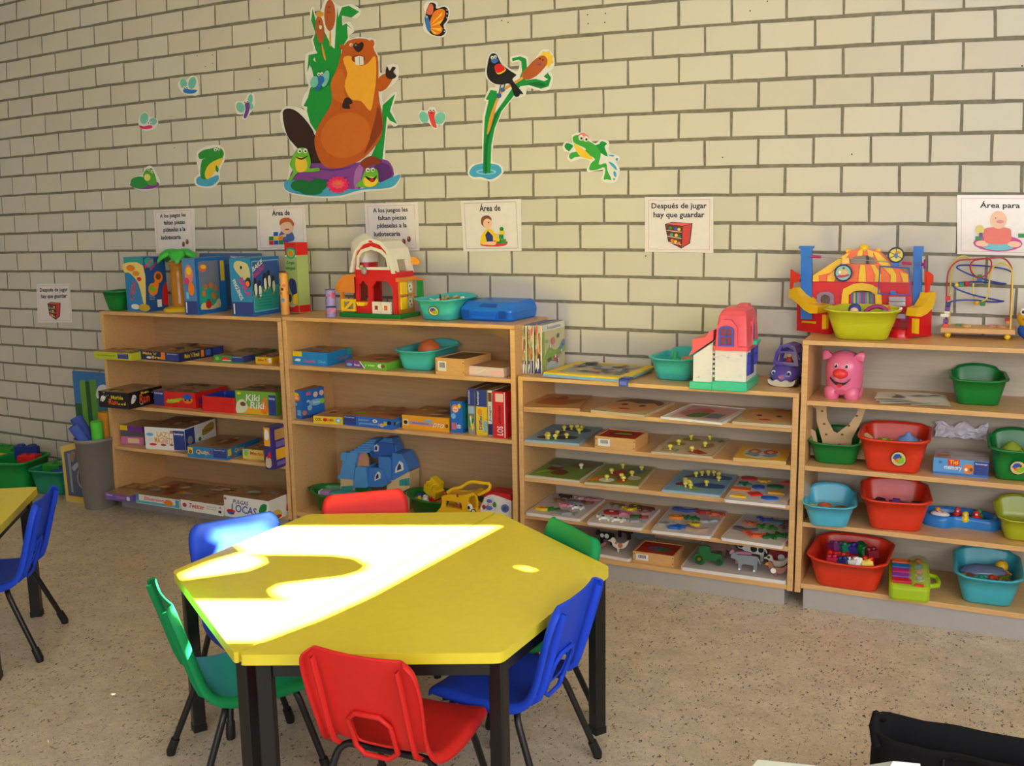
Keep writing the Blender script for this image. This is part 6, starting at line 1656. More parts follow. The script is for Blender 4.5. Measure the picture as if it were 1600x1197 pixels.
part(t, 'lower_shell', shell(.0, .008, .012, .004, h * .47, 0), .002, True)
part(t, 'upper_shell', lambda b: b.loft([[(x, y, z_) for x, y in rrect(i, a_, w - i, d - i, .022)] for z_, i, a_ in ((h * .48, 0, 0), (h * .6, .001, .001), (h * .72, .004, .01), (h * .95, .012, .034), (h, .018, .042))], CBL, smooth=False), .003, True)
for x in (.14, .83):
    part(t, 'latch', lambda b: b.box((w * x - .02, -.005, h * .16), (w * x + .016, .001, h * .58), CBD), .002)
part(t, 'handle', lambda b: (b.box((w * .26, -.012, h * .12), (w * .7, -.004, h * .3), CBL), b.box((w * .26, -.006, h * .12), (w * .29, .002, h * .4), CBL), b.box((w * .67, -.006, h * .12), (w * .7, .002, h * .4), CBL)), .002)
part(t, 'recess', lambda b: b.add([(w * .36, .0105, h * .74), (w * .7, .0105, h * .74), (w * .68, .028, h * .91), (w * .38, .028, h * .91)], [(0, 1, 2, 3)], CBD))

# ---- pink roofed doll house
f = Fr((1076, 608), (1166, 613.4), TOP[2])
w = f.w
d = min(f.depth_to(1199, 586), .25)
k = w / 340
X = lambda x: (x - 280) * k
Z = lambda y: (1168 - y) * k * .94
t = thing('doll_house', 'white doll house with a coral pink roof on a turquoise base', 'toy', tuple(f.P0), f.rz)
PR, GB2, HW, BLW = mat(240, 92, 104, rough=.35), mat(60, 206, 160, rough=.35), mat(238, 234, 226, rough=.5), mat(70, 80, 190, rough=.4)
part(t, 'base', lambda b: (b.box((0, .004, 0), (X(420), d * .8, Z(1120)), GB2), b.box((X(415), 0, 0), (X(622), d, Z(1108)), GB2)), .005)
part(t, 'wing_wall', lambda b: b.plate([(X(300), Z(1120)), (X(300), Z(955)), (X(415), Z(870)), (X(415), Z(1120))], .016, d * .75, HW))
part(t, 'main_wall', lambda b: (b.box((X(430), .012, Z(1108)), (X(612), .024, Z(912)), HW), b.box((X(430), .024, Z(1108)), (X(440), d - .01, Z(912)), HW), b.box((X(600), .024, Z(1108)), (X(612), d - .01, Z(912)), HW)), .002)


def stucco(b):
    q = random.Random(4)
    for i in range(60):
        x, zz = q.uniform(440, 600), q.uniform(930, 1095)
        b.box((X(x) - .006, .0105, Z(zz) - .003), (X(x) + .006, .0125, Z(zz) + .003), HW)
    for i in range(26):
        x, zz = q.uniform(308, 408), q.uniform(980, 1105)
        b.box((X(x) - .005, .0148, Z(zz) - .003), (X(x) + .005, .0165, Z(zz) + .003), HW)


part(t, 'stone_relief', stucco)
part(t, 'wing_roof', lambda b: (b.plate([(X(276), Z(960)), (X(420), Z(850)), (X(420), Z(790)), (X(395), Z(800)), (X(372), Z(836)), (X(298), Z(850)), (X(296), Z(915))], .004, d * .8, PR),), .003)
part(t, 'hinge', lambda b: [b.cyl((X(424), .014, Z(1085 - 30 * i)), (X(424), .014, Z(1070 - 30 * i)), .006, mat(210, 206, 200), 8) for i in range(7)])
mr_ = lambda e, zz, y0=0, y1=1: [(x, y, Z(zz)) for x, y in rrect(X(430) + e * .7 - .004, -.004 + e, X(622) - e * .55, d - .004 - e, .01)]
part(t, 'main_roof', lambda b: b.loft([mr_(-.004, 912), mr_(-.004, 888), mr_(.004, 884), mr_(.012, 770), mr_(.022, 700), mr_(.034, 672), mr_(.05, 656)], PR, smooth=False), .003, True)
part(t, 'dormer', lambda b: b.plate([(X(440), Z(890)), (X(446), Z(760)), (X(475), Z(720)), (X(525), Z(720)), (X(560), Z(765)), (X(566), Z(890))], -.008, .05, PR), .003)


def archwin(b, x0, x1, z0, z1, y, m, inner=None):
    mid = (x0 + x1) / 2
    r = (x1 - x0) / 2
    o = [(x0, z0), (x1, z0)] + [(mid + r * math.cos(a), z1 - r * .55 + r * .55 * math.sin(a)) for a in [PI * i / 8 for i in range(9)]]
    c = (mid, (z0 + z1) / 2)
    for sx in (0, 1):
        pass
    s_ = .72
    i_ = [(c[0] + (p[0] - c[0]) * s_, c[1] + (p[1] - c[1]) * .82) for p in o]
    holed(b, o, [i_], y - .005, y, m)
    b.box((mid - r * .09, y - .004, z0), (mid + r * .09, y - .001, z1 - .002), m)
    b.box((x0, y - .004, c[1] - r * .09), (x1, y - .001, c[1] + r * .09), m)
    if inner:
        b.plate(i_, y - .0005, y + .0005, inner)


part(t, 'dormer_window', lambda b: archwin(b, X(455), X(545), Z(884), Z(758), -.0082, BLW, mat(150, 50, 60)))


def sidewin(b):
    M0 = b.M
    b.M = MX(((0, -1, 0, X(612) + .0005), (1, 0, 0, 0), (0, 0, 1, 0), (0, 0, 0, 1)))
    archwin(b, d * .1, d * .34, Z(1070), Z(930), 0, BLW, mat(190, 200, 226))
    archwin(b, d * .7, d * .94, Z(1030), Z(900), 0, BLW, mat(190, 200, 226))
    b.M = M0


part(t, 'side_window', sidewin)
part(t, 'front_door', lambda b: b.box((X(612), d * .4, Z(1080)), (X(616), d * .66, Z(905)), mat(40, 60, 160)), .001)
part(t, 'porch_roof', lambda b: b.box((X(610), d * .36, Z(890)), (X(650), d * .7, Z(862)), GB2), .004)
part(t, 'roof_side_window', lambda b: (b.box((X(606), d * .35, Z(880)), (X(628), d * .36, Z(740)), PR), b.side([(d * .35, Z(870)), (d * .62, Z(870)), (d * .62, Z(770)), (d * .48, Z(725)), (d * .35, Z(770))], X(590), X(618), PR), b.side([(d * .38, Z(860)), (d * .59, Z(860)), (d * .59, Z(780)), (d * .48, Z(745)), (d * .38, Z(780))], X(618), X(620), BLW)), .001)
part(t, 'chimney', lambda b: b.box((X(520), d * .5, Z(700)), (X(580), d * .8, Z(640)), PR), .004)

# ---- purple toy car seen from its front
P = S(1224, 604, TOP[2]) + V((0, .045, 0))
t = thing('toy_car', 'purple toy car with a smiling face between doll house and tall unit', 'toy', tuple(P), math.radians(-8))
PU = mat(98, 78, 176, rough=.25)
s_ = .105 / 205
X = lambda x: (x - 835) * s_ * 1.17
Z = lambda y: (1140 - y) * s_ * 1.32
part(t, 'body', lambda b: b.loft([[(X(835) + hw_ * .117 / .1 * math.cos(a) * (1 if abs(math.cos(a)) < .9 else 1), yy, Z(zc) + hh_ * math.sin(a)) for a in [2 * PI * i / 22 for i in range(22)]] for yy, hw_, zc, hh_ in ((-.058, .012, 1080, .012), (-.054, .036, 1078, .026), (-.03, .05, 1068, .04), (0, .053, 1060, .044), (.05, .053, 1055, .045), (.075, .048, 1058, .042), (.085, .02, 1065, .02))], PU))
roofp = [(X(750), Z(1010)), (X(768), Z(930)), (X(800), Z(885)), (X(850), Z(872)), (X(905), Z(885)), (X(925), Z(930)), (X(935), Z(1010))]
hole_ = [(X(775), Z(985)), (X(790), Z(940)), (X(830), Z(930)), (X(885), Z(935)), (X(905), Z(990))]
hole2 = [(X(802), Z(920)), (X(812), Z(893)), (X(850), Z(886)), (X(892), Z(893)), (X(900), Z(918))]
part(t, 'windscreen_frame', lambda b: holed(b, roofp, [hole_, hole2], -.022, -.008, PU))
part(t, 'roof', lambda b: b.plate([(X(768), Z(930)), (X(800), Z(885)), (X(850), Z(872)), (X(905), Z(885)), (X(925), Z(930)), (X(905), Z(915)), (X(850), Z(895)), (X(795), Z(912))], -.008, .06, PU), .002)
part(t, 'rear_frame', lambda b: holed(b, roofp, [hole_], .06, .072, PU))
part(t, 'driver', lambda b: (b.ell((X(850), .02, Z(985)), (.016, .014, .02), mat(206, 60, 50)), b.ell((X(850), .018, Z(950)), (.011, .011, .012), SKIN), b.ell((X(850), .02, Z(940)), (.012, .012, .01), mat(220, 110, 40)), b.ell((X(885), .02, Z(965)), (.01, .01, .014), YEL)))
part(t, 'bumper', lambda b: b.plate(sm([(X(740), Z(1095)), (X(770), Z(1108)), (X(800), Z(1095)), (X(835), Z(1108)), (X(868), Z(1095)), (X(905), Z(1108)), (X(935), Z(1090)), (X(920), Z(1128)), (X(835), Z(1138)), (X(755), Z(1128))], 3), -.062, -.035, mat(226, 216, 190)), .002)
for x in (775, 885):
    part(t, 'eye', lambda b: (b.ell((X(x), -.05, Z(1055)), (.0105, .006, .012), WHITE), b.ell((X(x) + .001, -.0545, Z(1055)), (.0065, .0035, .008), mat(60, 150, 200)), b.ell((X(x) + .001, -.057, Z(1055)), (.004, .0025, .0055), BLACK)))
part(t, 'nose', lambda b: b.ell((X(828), -.058, Z(1080)), (.008, .006, .005), PINK))
for sx in (750, 925):
    for yy in (-.03, .05):
        part(t, 'wheel', lambda b: b.tube([(X(sx) - .009, yy, .0165), (X(sx) + .009, yy, .0165)], .0165, BLACK, 16))

# ---- circus playset
P0 = W(1296, 519, -.115); P0.z = TOP[3]
t = thing('circus_playset', 'circus playset with a striped tent roof and two blue towers', 'toy', tuple(P0))
vp = vplane(P0, (1, 0), 1230, 370, 6.667)
pg = lambda *p: [vp(*q) for q in p]
CRD, COR, CYE, CBLU = mat(222, 30, 36, rough=.25), mat(244, 112, 52, rough=.25), mat(246, 196, 30, rough=.25), mat(26, 110, 206, rough=.3)
base_z = [(s, max(0, z_)) for s, z_ in pg((255, 1010), (1300, 1010), (1300, 470), (255, 470))]
holew = pg((350, 655), (362, 615), (400, 598), (440, 615), (455, 655), (440, 690), (400, 700), (362, 690))
door = pg((650, 900), (650, 590), (700, 560), (780, 550), (870, 560), (925, 600), (925, 900))
part(t, 'back_wall', lambda b: holed(b, base_z, [holew, door], 0, .012, CRD))
part(t, 'tent_roof', lambda b: holed(b, pg((270, 460), (275, 400), (480, 290), (560, 225), (640, 150), (760, 120), (850, 125), (960, 150), (1070, 240), (1140, 300), (1270, 390), (1275, 475)), [pg((650, 270), (660, 235), (720, 200), (800, 190), (880, 200), (925, 240), (935, 275), (880, 285), (700, 285))], -.016, .02, COR), .002)
for q in (((275, 462), (278, 400), (620, 175), (660, 165), (590, 260), (460, 370), (335, 400), (340, 462)), ((425, 462), (430, 405), (560, 300), (640, 290), (520, 400), (500, 462)), ((750, 465), (752, 400), (770, 290), (815, 290), (825, 400), (825, 465)), ((915, 465), (925, 400), (880, 290), (920, 290), (985, 390), (980, 465)), ((1080, 470), (1085, 400), (960, 270), (900, 150), (950, 160), (1050, 250), (1140, 390), (1140, 470)), ((1215, 472), (1180, 360), (1260, 390), (1262, 472)), ((735, 200), (745, 150), (790, 120), (790, 195)), ((850, 200), (840, 130), (900, 150), (905, 210))):
    part(t, 'roof_stripe', lambda b: b.plate(pg(*q), -.022, -.0162, CYE), .001)
for c, r_ in (((800, 120), .021), ((640, 150), .013), ((945, 150), .013)):
    x_, z_ = vp(*c)
    part(t, 'roof_ball', lambda b: b.ell((x_, -.004, z_), (r_, r_ * .8, r_ * .9), CYE))
part(t, 'stage_arch', lambda b: b.plate(pg((550, 900), (575, 600), (590, 540), (690, 490), (780, 478), (880, 495), (960, 540), (985, 620), (1000, 900), (925, 900), (920, 600), (870, 565), (780, 555), (700, 565), (645, 605), (640, 900)), -.016, -.0005, CYE), .003)


def curtain(b):
    cs = [mat(206, 60, 90), mat(110, 130, 190), mat(206, 190, 110), mat(70, 140, 110), mat(150, 150, 190), mat(190, 120, 150), mat(80, 110, 170)]
    for i in range(14):
        x0, x1 = 645 + i * 20, 645 + (i + 1) * 20
        b.plate(pg((x0, 900), (x1, 900), (x1, 580), (x0, 580)), .014 + .003 * (i % 2), .018 + .003 * (i % 2), cs[i % 7])


part(t, 'curtain', curtain)
part(t, 'porthole', lambda b: holed(b, pg((310, 700), (312, 610), (350, 575), (440, 570), (490, 600), (492, 700)), [holew], -.012, -.0005, mat(150, 120, 150)))
yL = S(1245.5, 516.5, TOP[3]).y
vL = vplane((P0.x, yL, P0.z), (1, 0), 1230, 370, 6.667)
pL = lambda *p: [vL(*q) for q in p]
part(t, 'tower', lambda b: b.plate(pL((160, 845), (275, 845), (275, 120), (160, 120)), yL - P0.y - .05, yL - P0.y - .024, CBLU), .003)
part(t, 'tower', lambda b: b.plate(pg((1308, 800), (1400, 800), (1400, 150), (1308, 150)), .014, .046, CBLU), .003)
part(t, 'tower_cap', lambda b: b.plate(pL((140, 115), (145, 92), (295, 92), (290, 115), (260, 125), (175, 125)), yL - P0.y - .054, yL - P0.y - .02, CBLU), .002)
part(t, 'tower_cap', lambda b: b.plate(pg((1312, 190), (1312, 102), (1416, 102), (1416, 190)), .01, .05, CBLU), .002)
part(t, 'high_wire', lambda b: b.tube([(vp(275, 202)[0], -.034, vp(275, 202)[1]), (vp(1310, 272)[0], -.034, vp(1310, 272)[1])], .0018, GREY, 6))
for a, c in (((265, 200), (365, 206)), ((1200, 268), (1305, 273))):
    part(t, 'wire_grip', lambda b: b.cyl((vp(*a)[0], -.034, vp(*a)[1]), (vp(*c)[0], -.034, vp(*c)[1]), .006, mat(190, 30, 110), 10))
part(t, 'crank_knob', lambda b: b.tube([(vp(1400, 280)[0], -.034, vp(1400, 280)[1]), (vp(1425, 282)[0], -.034, vp(1425, 282)[1]), (vp(1428, 282)[0], -.034, vp(1428, 282)[1]), (vp(1450, 282)[0], -.034, vp(1450, 282)[1])], [.006, .006, .02, .02], mat(150, 40, 140), 14))


def disc(b, c, r_, ring_m, art_):
    x_, z_ = vp(*c)
    y_ = -.045
    b.tube([(x_ + r_ * math.cos(a), y_, z_ + r_ * math.sin(a)) for a in [2 * PI * i / 24 for i in range(24)]], .0035, ring_m, 8, True)
    b.plate(ngon(x_, z_, r_), y_ - .001, y_ + .002, art_[0])
    b.art((x_ - r_, y_ - .0015, z_ - r_), (2 * r_, 0, 0), (0, 0, 2 * r_), art_[1])


R1 = (vp(690, 370)[0] - vp(510, 370)[0]) / 2
part(t, 'sign_disc', lambda b: (disc(b, (598, 370), R1 * .95, NAVY, (mat(150, 196, 190), [('s', [(.1, .3), (.4, .2), (.9, .35), (.6, .45)], mat(180, 60, 110)), ('s', [(.25, .4), (.35, .75), (.55, .8), (.75, .6), (.7, .4)], mat(220, 180, 120)), ('e', .52, .8, .08, .08, mat(60, 130, 90)), ('e', .3, .55, .08, .1, WHITE)])), b.plate(pg((585, 280), (590, 215), (655, 215), (660, 270)), -.046, -.022, mat(240, 196, 110))))
part(t, 'unicycle_wheel', lambda b: (disc(b, (1143, 185), R1 * .84, mat(50, 60, 80), (mat(226, 206, 90), [('p', [(.48, .5), (.48, 1), (.52, 1), (.52, .5)], DARK), ('p', [(.1, .3), (.5, .52), (.52, .48), (.12, .26)], DARK), ('p', [(.9, .3), (.5, .52), (.48, .48), (.88, .26)], DARK), ('p', [(.12, .72), (.5, .5), (.5, .47), (.1, .68)], DARK), ('s', [(.45, .3), (.42, .6), (.6, .62), (.6, .3)], mat(70, 120, 190)), ('s', [(.5, .62), (.5, .78), (.8, .7), (.7, .58)], mat(200, 130, 70))])), b.plate(pg((1100, 300), (1105, 262), (1172, 262), (1175, 300)), -.042, -.026, CBLU)))
part(t, 'trapeze_frame', lambda b: b.tube([(vp(*q)[0], -.048, vp(*q)[1]) for q in ((980, 300), (960, 580), (1290, 600), (1280, 320))], .004, mat(60, 100, 190), 8, True))
part(t, 'trapeze_seat', lambda b: b.plate(pg((1085, 590), (1090, 555), (1140, 555), (1145, 592)), -.056, -.044, CBLU))
part(t, 'mirror_steps', lambda b: [b.plate(pg((1070, y0), (1240, y0), (1235, y0 - 45), (1065, y0 - 45)), -.03 - .006 * i, -.014, mat(214, 206, 214, rough=.15, metal=.6)) for i, y0 in enumerate((665, 715, 840))])
part(t, 'ring_stage', lambda b: b.lathe([(.05, 0), (.05, .03), (.044, .034), (.02, .034)], CRD, (vp(1190, 980)[0], -.05, 0), 20))
part(t, 'purple_seat', lambda b: b.plate(pg((1180, 860), (1230, 790), (1300, 780), (1310, 870)), -.04, -.014, mat(170, 30, 120)), .004)
for side_, bl, br in ((0, (1245.5, 516.5), (1294.5, 522.5)), (1, (1423.5, 529.5), (1455, 525))):
    f = Fr(bl, br, TOP[3])
    g = vplane(f.P0, f.u, 1230, 370, 6.667)
    L0 = f.P0 - P0
    Mw = MX.Translation(L0) @ MX.Rotation(f.rz, 4, 'Z')
    q2 = lambda *p: [(s, max(0, z_)) for s, z_ in [g(*q) for q in p]]

    def wing(b):
        b.M = Mw
        if side_ == 0:
            b.plate(q2((98, 980), (105, 600), (190, 640), (280, 735), (430, 770), (430, 1020)), 0, .022, CRD)
            b.M = Mw
            b.plate(q2((150, 890), (165, 875), (300, 882), (300, 905)), -.003, 0, CYE)
        else:
            b.plate(q2((1285, 1040), (1320, 830), (1400, 790), (1470, 700), (1510, 640), (1500, 1035)), 0, .022, CRD)
    part(t, 'wing_wall', wing)

    def rail(b):
        b.M = Mw
        if side_ == 0:
            b.plate(q2((108, 620), (115, 530), (190, 520), (235, 600), (310, 690), (415, 712), (408, 790), (330, 790), (260, 750), (215, 700), (150, 645)), -.055, .034, CYE)
        else:
            b.plate(q2((1310, 830), (1330, 740), (1400, 720), (1450, 640), (1470, 580), (1525, 570), (1520, 650), (1490, 740), (1430, 800), (1370, 830)), -.012, .034, CYE)
    part(t, 'wing_rail', rail, .003)

    def post(b):
        b.M = Mw
        if side_ == 0:
            b.plate(q2((385, 960), (390, 810), (432, 815), (430, 960)), -.014, 0, CYE)
        else:
            b.plate(q2((1298, 1005), (1300, 850), (1345, 850), (1340, 1010)), -.014, 0, CYE)
    part(t, 'ladder_post', post, .003)

    def flag(b):
        b.M = Mw
        if side_ == 0:
            b.plate(q2((132, 535), (140, 330), (158, 350), (225, 385), (215, 465), (160, 470), (150, 535)), -.062, -.052, mat(240, 60, 40))
        else:
            b.plate(q2((1470, 590), (1468, 360), (1490, 365), (1535, 400), (1532, 480), (1505, 490), (1490, 590)), .004, .016, mat(240, 60, 40))
    part(t, 'wing_flag', flag, .002)

# ---- bead maze
f = Fr((1468.5, 528), (1585.5, 532.4), TOP[3])
vp = vplane(f.P0, f.u, 1460, 380, 7.257)
zb = .022
t = thing('bead_maze', 'wooden bead maze with red, yellow and blue wires on yellow ball feet', 'toy', tuple(f.P0), f.rz)
w, d = f.w, .17
zt = zb + .02
part(t, 'board', lambda b: b.box((0, 0, zb), (w, d, zt), PINE), .003)
for x in (.1, .9):
    for y in (.12, .88):
        part(t, 'ball_foot', lambda b: b.ell((w * x, d * y, .0125), .0125, YEL))
off = vp(100, 1010)[1] - zt


def wire(name, pts, r_, m):
    part(t, name, lambda b: b.tube(sm([(vp(x, y)[0] * (1 + yy * .25), yy, max(zt, vp(x, y)[1] - yy * .12)) for x, y, yy in pts], 5, False), r_, m, 7))


wire('red_wire', [(110, 1000, .03), (128, 800, .03), (140, 420, .03), (170, 290, .03), (260, 195, .04), (420, 172, .06), (600, 165, .06), (640, 230, .05), (600, 340, .04), (500, 380, .04), (420, 330, .05), (400, 240, .06), (450, 180, .07), (620, 155, .08), (760, 150, .09), (840, 220, .1), (866, 330, .1), (850, 600, .1), (838, 985, .1)], .0032, mat(176, 40, 50, rough=.3))
wire('yellow_wire', [(150, 960, .13), (160, 600, .13), (180, 260, .13), (240, 150, .13), (320, 120, .13), (400, 170, .12), (430, 300, .11), (425, 560, .1), (470, 650, .09), (560, 640, .08), (600, 560, .07), (625, 340, .06), (680, 240, .05), (770, 215, .04), (850, 270, .03), (882, 360, .02), (875, 600, .02), (855, 1000, .02)], .0036, mat(222, 200, 90, rough=.3))
wire('blue_wire', [(120, 960, .06), (150, 720, .05), (200, 655, .04), (420, 640, .06), (640, 655, .12), (760, 645, .14), (700, 635, .12), (450, 585, .06), (260, 520, .03), (215, 470, .03), (300, 440, .05), (500, 425, .1), (700, 440, .14), (790, 442, .13), (700, 432, .1), (480, 380, .05), (290, 300, .03), (250, 260, .04), (320, 238, .06), (560, 240, .1), (780, 270, .13), (860, 310, .13)], .0034, mat(50, 70, 160, rough=.3))
for x, y, yy, m, n_ in ((150, 620, .03, mat(210, 30, 40), 'red'), (152, 690, .03, NAVY, 'navy'), (144, 740, .03, mat(110, 60, 150), 'violet'), (125, 880, .03, mat(110, 70, 140), 'plum'), (122, 932, .03, mat(226, 80, 60), 'orange'), (115, 972, .03, NAVY, 'navy'), (812, 860, .1, mat(190, 40, 60), 'red'), (820, 890, .1, mat(226, 140, 60), 'orange'), (300, 462, .05, mat(30, 130, 80), 'green'), (505, 370, .05, mat(30, 130, 80), 'green'), (505, 400, .06, mat(40, 90, 170), 'blue'), (535, 680, .08, mat(30, 130, 60), 'green')):
    q = vp(x, y)
    part(t, 'bead', lambda b: b.box((q[0] * (1 + yy * .25) - .0095, yy - .0095, q[1] - yy * .12 - .008), (q[0] * (1 + yy * .25) + .0095, yy + .0095, q[1] - yy * .12 + .008), m), .002, label='%s cube bead' % n_)
for x, y, yy, m, n_ in ((240, 470, .04, mat(230, 190, 40), 'yellow'), (355, 452, .06, mat(200, 40, 40), 'red'), (470, 665, .08, mat(226, 180, 40), 'yellow')):
    q = vp(x, y)
    part(t, 'bead', lambda b: b.ell((q[0] * (1 + yy * .25), yy, q[1] - yy * .12), .011, m), label='%s round bead' % n_)
q = vp(115, 825)
part(t, 'dog_bead', lambda b: (b.box((q[0] - .018, .02, q[1] - .008), (q[0] + .016, .038, q[1] + .006), CW), b.box((q[0] - .004, .02, q[1] + .006), (q[0] + .018, .038, q[1] + .018), CW)), .004)
for x, y, m, n_ in ((.26, .6, mat(110, 170, 110), 'green'), (.34, .45, PINE, 'plain'), (.7, .6, mat(214, 130, 120), 'rosy'), (.82, .5, mat(206, 140, 90), 'tan')):
    part(t, 'turning_disc', lambda b: b.lathe([(.02, zt), (.02, zt + .006), (.012, zt + .007)], m, (w * x, d * y, 0), 16), label='%s disc' % n_)

# ---- yellow duck at the right edge
P = W(1606, 528, -.1)
P.z = TOP[3]
t = thing('duck_toy', 'yellow duck toy in blue cut off by the right edge', 'toy', tuple(P))
part(t, 'head', lambda b: b.ell((0, 0, .085), (.045, .04, .042), mat(240, 186, 30)))
part(t, 'body', lambda b: b.ell((0, 0, .035), (.04, .034, .035), mat(30, 90, 190)))
for x in (-.024, .004):
    part(t, 'eye', lambda b: (b.ell((x, -.03, .112), (.011, .008, .015), WHITE), b.ell((x, -.037, .112), (.005, .003, .007), BLACK)))
part(t, 'beak', lambda b: b.ell((-.01, -.045, .085), (.016, .014, .007), ORG))
part(t, 'topknot', lambda b: b.ell((.008, 0, .135), (.014, .012, .014), TEAL))

# ---- pink pig
P = S(1315, 624, Z4[0]) + V((0, .05, 0))
t = thing('pig_toy', 'pink pig toy with a red snout on the top shelf of the bin unit', 'toy', tuple(P), math.radians(-6))
s_ = 1.0
hgt = W(1315, 553, P.y - .02).z - Z4[0]
kk = hgt / 415
X = lambda x: (x - 430) * kk
Z = lambda y: (495 - y) * kk
PK, PKD = mat(236, 116, 156, rough=.25), mat(214, 86, 130, rough=.3)
part(t, 'body', lambda b: b.loft([[(a_ * .95 * math.cos(q), .006 + b_ * math.sin(q), z_) for q in [2 * PI * i / 26 for i in range(26)]] for a_, b_, z_ in ((.03, .03, Z(470)), (.068, .06, Z(440)), (.076, .066, Z(380)), (.078, .068, Z(300)), (.08, .07, Z(230)), (.078, .068, Z(180)), (.07, .062, Z(130)), (.052, .048, Z(85)), (.028, .028, Z(60)), (.006, .006, Z(52)))], PK))
for sx in (-1, 1):
    for yy in (-.03, .04):
        part(t, 'foot', lambda b: b.lathe([(.026, 0), (.03, .01), (.03, .04), (.02, .05)], PK, (sx * .04, yy, 0), 16))
    part(t, 'ear', lambda b: b.loft([[(sx * (x_ + w_ * math.cos(q) * .6), -.02 + .008 * math.sin(q) * 1.2, z_ + w_ * math.cos(q) * .5) for q in [2 * PI * i / 12 for i in range(12)]] for x_, z_, w_ in ((.034, Z(116), .02), (.046, Z(86), .03), (.06, Z(84), .032), (.073, Z(108), .024), (.079, Z(136), .006))], PK))
    part(t, 'eye', lambda b: (b.ell((sx * .021 + .001, -.0585, Z(180)), (.0085, .005, .0095), WHITE), b.ell((sx * .021 + .001, -.0625, Z(181)), (.006, .003, .0075), BLACK), b.ell((sx * .021 - .001, -.065, Z(174)), (.002, .0012, .0022), WHITE)))
part(t, 'snout', lambda b: b.ell((0, -.066, Z(250)), (.031, .022, .021), mat(240, 60, 64, rough=.25)))
part(t, 'mouth', lambda b: (b.plate(sm([(X(335), Z(290)), (X(375), Z(325)), (X(430), Z(335)), (X(490), Z(325)), (X(525), Z(290)), (X(500), Z(325)), (X(460), Z(358)), (X(420), Z(362)), (X(385), Z(350)), (X(355), Z(320))], 2), -.0705, -.055, BLACK), b.plate(sm([(X(405), Z(352)), (X(430), Z(345)), (X(455), Z(352)), (X(440), Z(374)), (X(415), Z(374))], 3), -.072, -.058, RED)))
part(t, 'coin_slot', lambda b: b.lathe([(.016, Z(70)), (.016, Z(52)), (.01, Z(48)), (.009, Z(56))], mat(130, 160, 200), n=16))
part(t, 'chin_mark', lambda b: b.plate(ngon(0, Z(420), .02, .008, 14), -.0615, -.05, PKD))

# ---- loose papers beside the pig
z = Z4[0]
q = random.Random(2)
for i in range(4):
    f = Fr((1379 - 3 * i, 631.6 - .8 * i), (1480 - 2 * i, 637 - .8 * i), z)
    o = item('paper_sheet', 'drawing sheet in the loose pile beside the pig, %s' % ('bottommost', 'second from below', 'second from the top', 'topmost, with dark sketches')[i], 'paper', f.at(f.w / 2, .095) + V((0, 0, .0012 + .0042 * i)), lambda b: (b.loft([[(x, -.09, .0035 * math.sin(x * 22 + i)) for x in [-.13 + .026 * k_ for k_ in range(11)]], [(x, 0, .0015 * math.sin(x * 30)) for x in [-.13 + .026 * k_ for k_ in range(11)]], [(x, .09, .003 * math.sin(x * 18 + 1)) for x in [-.13 + .026 * k_ for k_ in range(11)]]], mat(240, 234, 222), False, False, False), b.art((-.13, -.09, .0042), (.26, 0, 0), (0, .18, 0), ([('s', [(.25, .2), (.3, .5), (.2, .7), (.35, .5), (.45, .25)], mat(96, 92, 88)), ('s', [(.5, .5), (.6, .62), (.8, .6), (.65, .48)], mat(110, 140, 110)), ('s', [(.75, .6), (.85, .75), (.95, .65)], mat(120, 116, 116))] if i == 3 else []))), f.rz + q.uniform(-.06, .06), 'pile of drawings beside the pig')

# ---- boxed memory game
game_box('light blue memory game box between the red and dark green bins', (1457.5, 740.2), (1544.5, 748.4), 714.5, Z4[1], .16, mat(90, 160, 220), [('r', .26, .58, .48, .98, mat(226, 50, 50)), ('t', 'Titi', .29, .66, .45, .92, YEL), ('t', 'memory', .2, .24, .52, .52, WHITE), ('e', .64, .45, .1, .34, mat(226, 130, 60)), ('e', .6, .4, .03, .1, WHITE), ('e', .69, .42, .03, .12, BROWN), ('t', '3+', .1, .66, .16, .84, NAVY), ('r', 0, 0, 1, .12, RVB)] + rav(.74, .13, 1, .97), top=[('r', .3, .1, .9, .8, mat(206, 196, 200)), ('s', [(.05, .1), (.1, .6), (.25, .7), (.25, .2)], mat(206, 140, 80))] + brushed([mat(190, 180, 190), mat(220, 210, 214)], 51, 5), topc=mat(186, 176, 180), group='boxed games on the bin unit')


def crumple(b):
    q = random.Random(9)
    n, m_ = 16, 6
    g = [[(-.1 + .2 * i / n + q.uniform(-.004, .004), q.uniform(-.012, .0), .06 * j / m_ + q.uniform(-.004, .004) + .012 * math.sin(i * .9) * (j / m_)) for i in range(n + 1)] for j in range(m_ + 1)]
    b.loft(g, mat(222, 216, 224, rough=.25), False, False, False, False)


P = W(1501, 684, -.04)
item('plastic_wrap', 'crumpled white plastic wrap stuck to the back board above the memory box', 'plastic wrap', P, crumple)

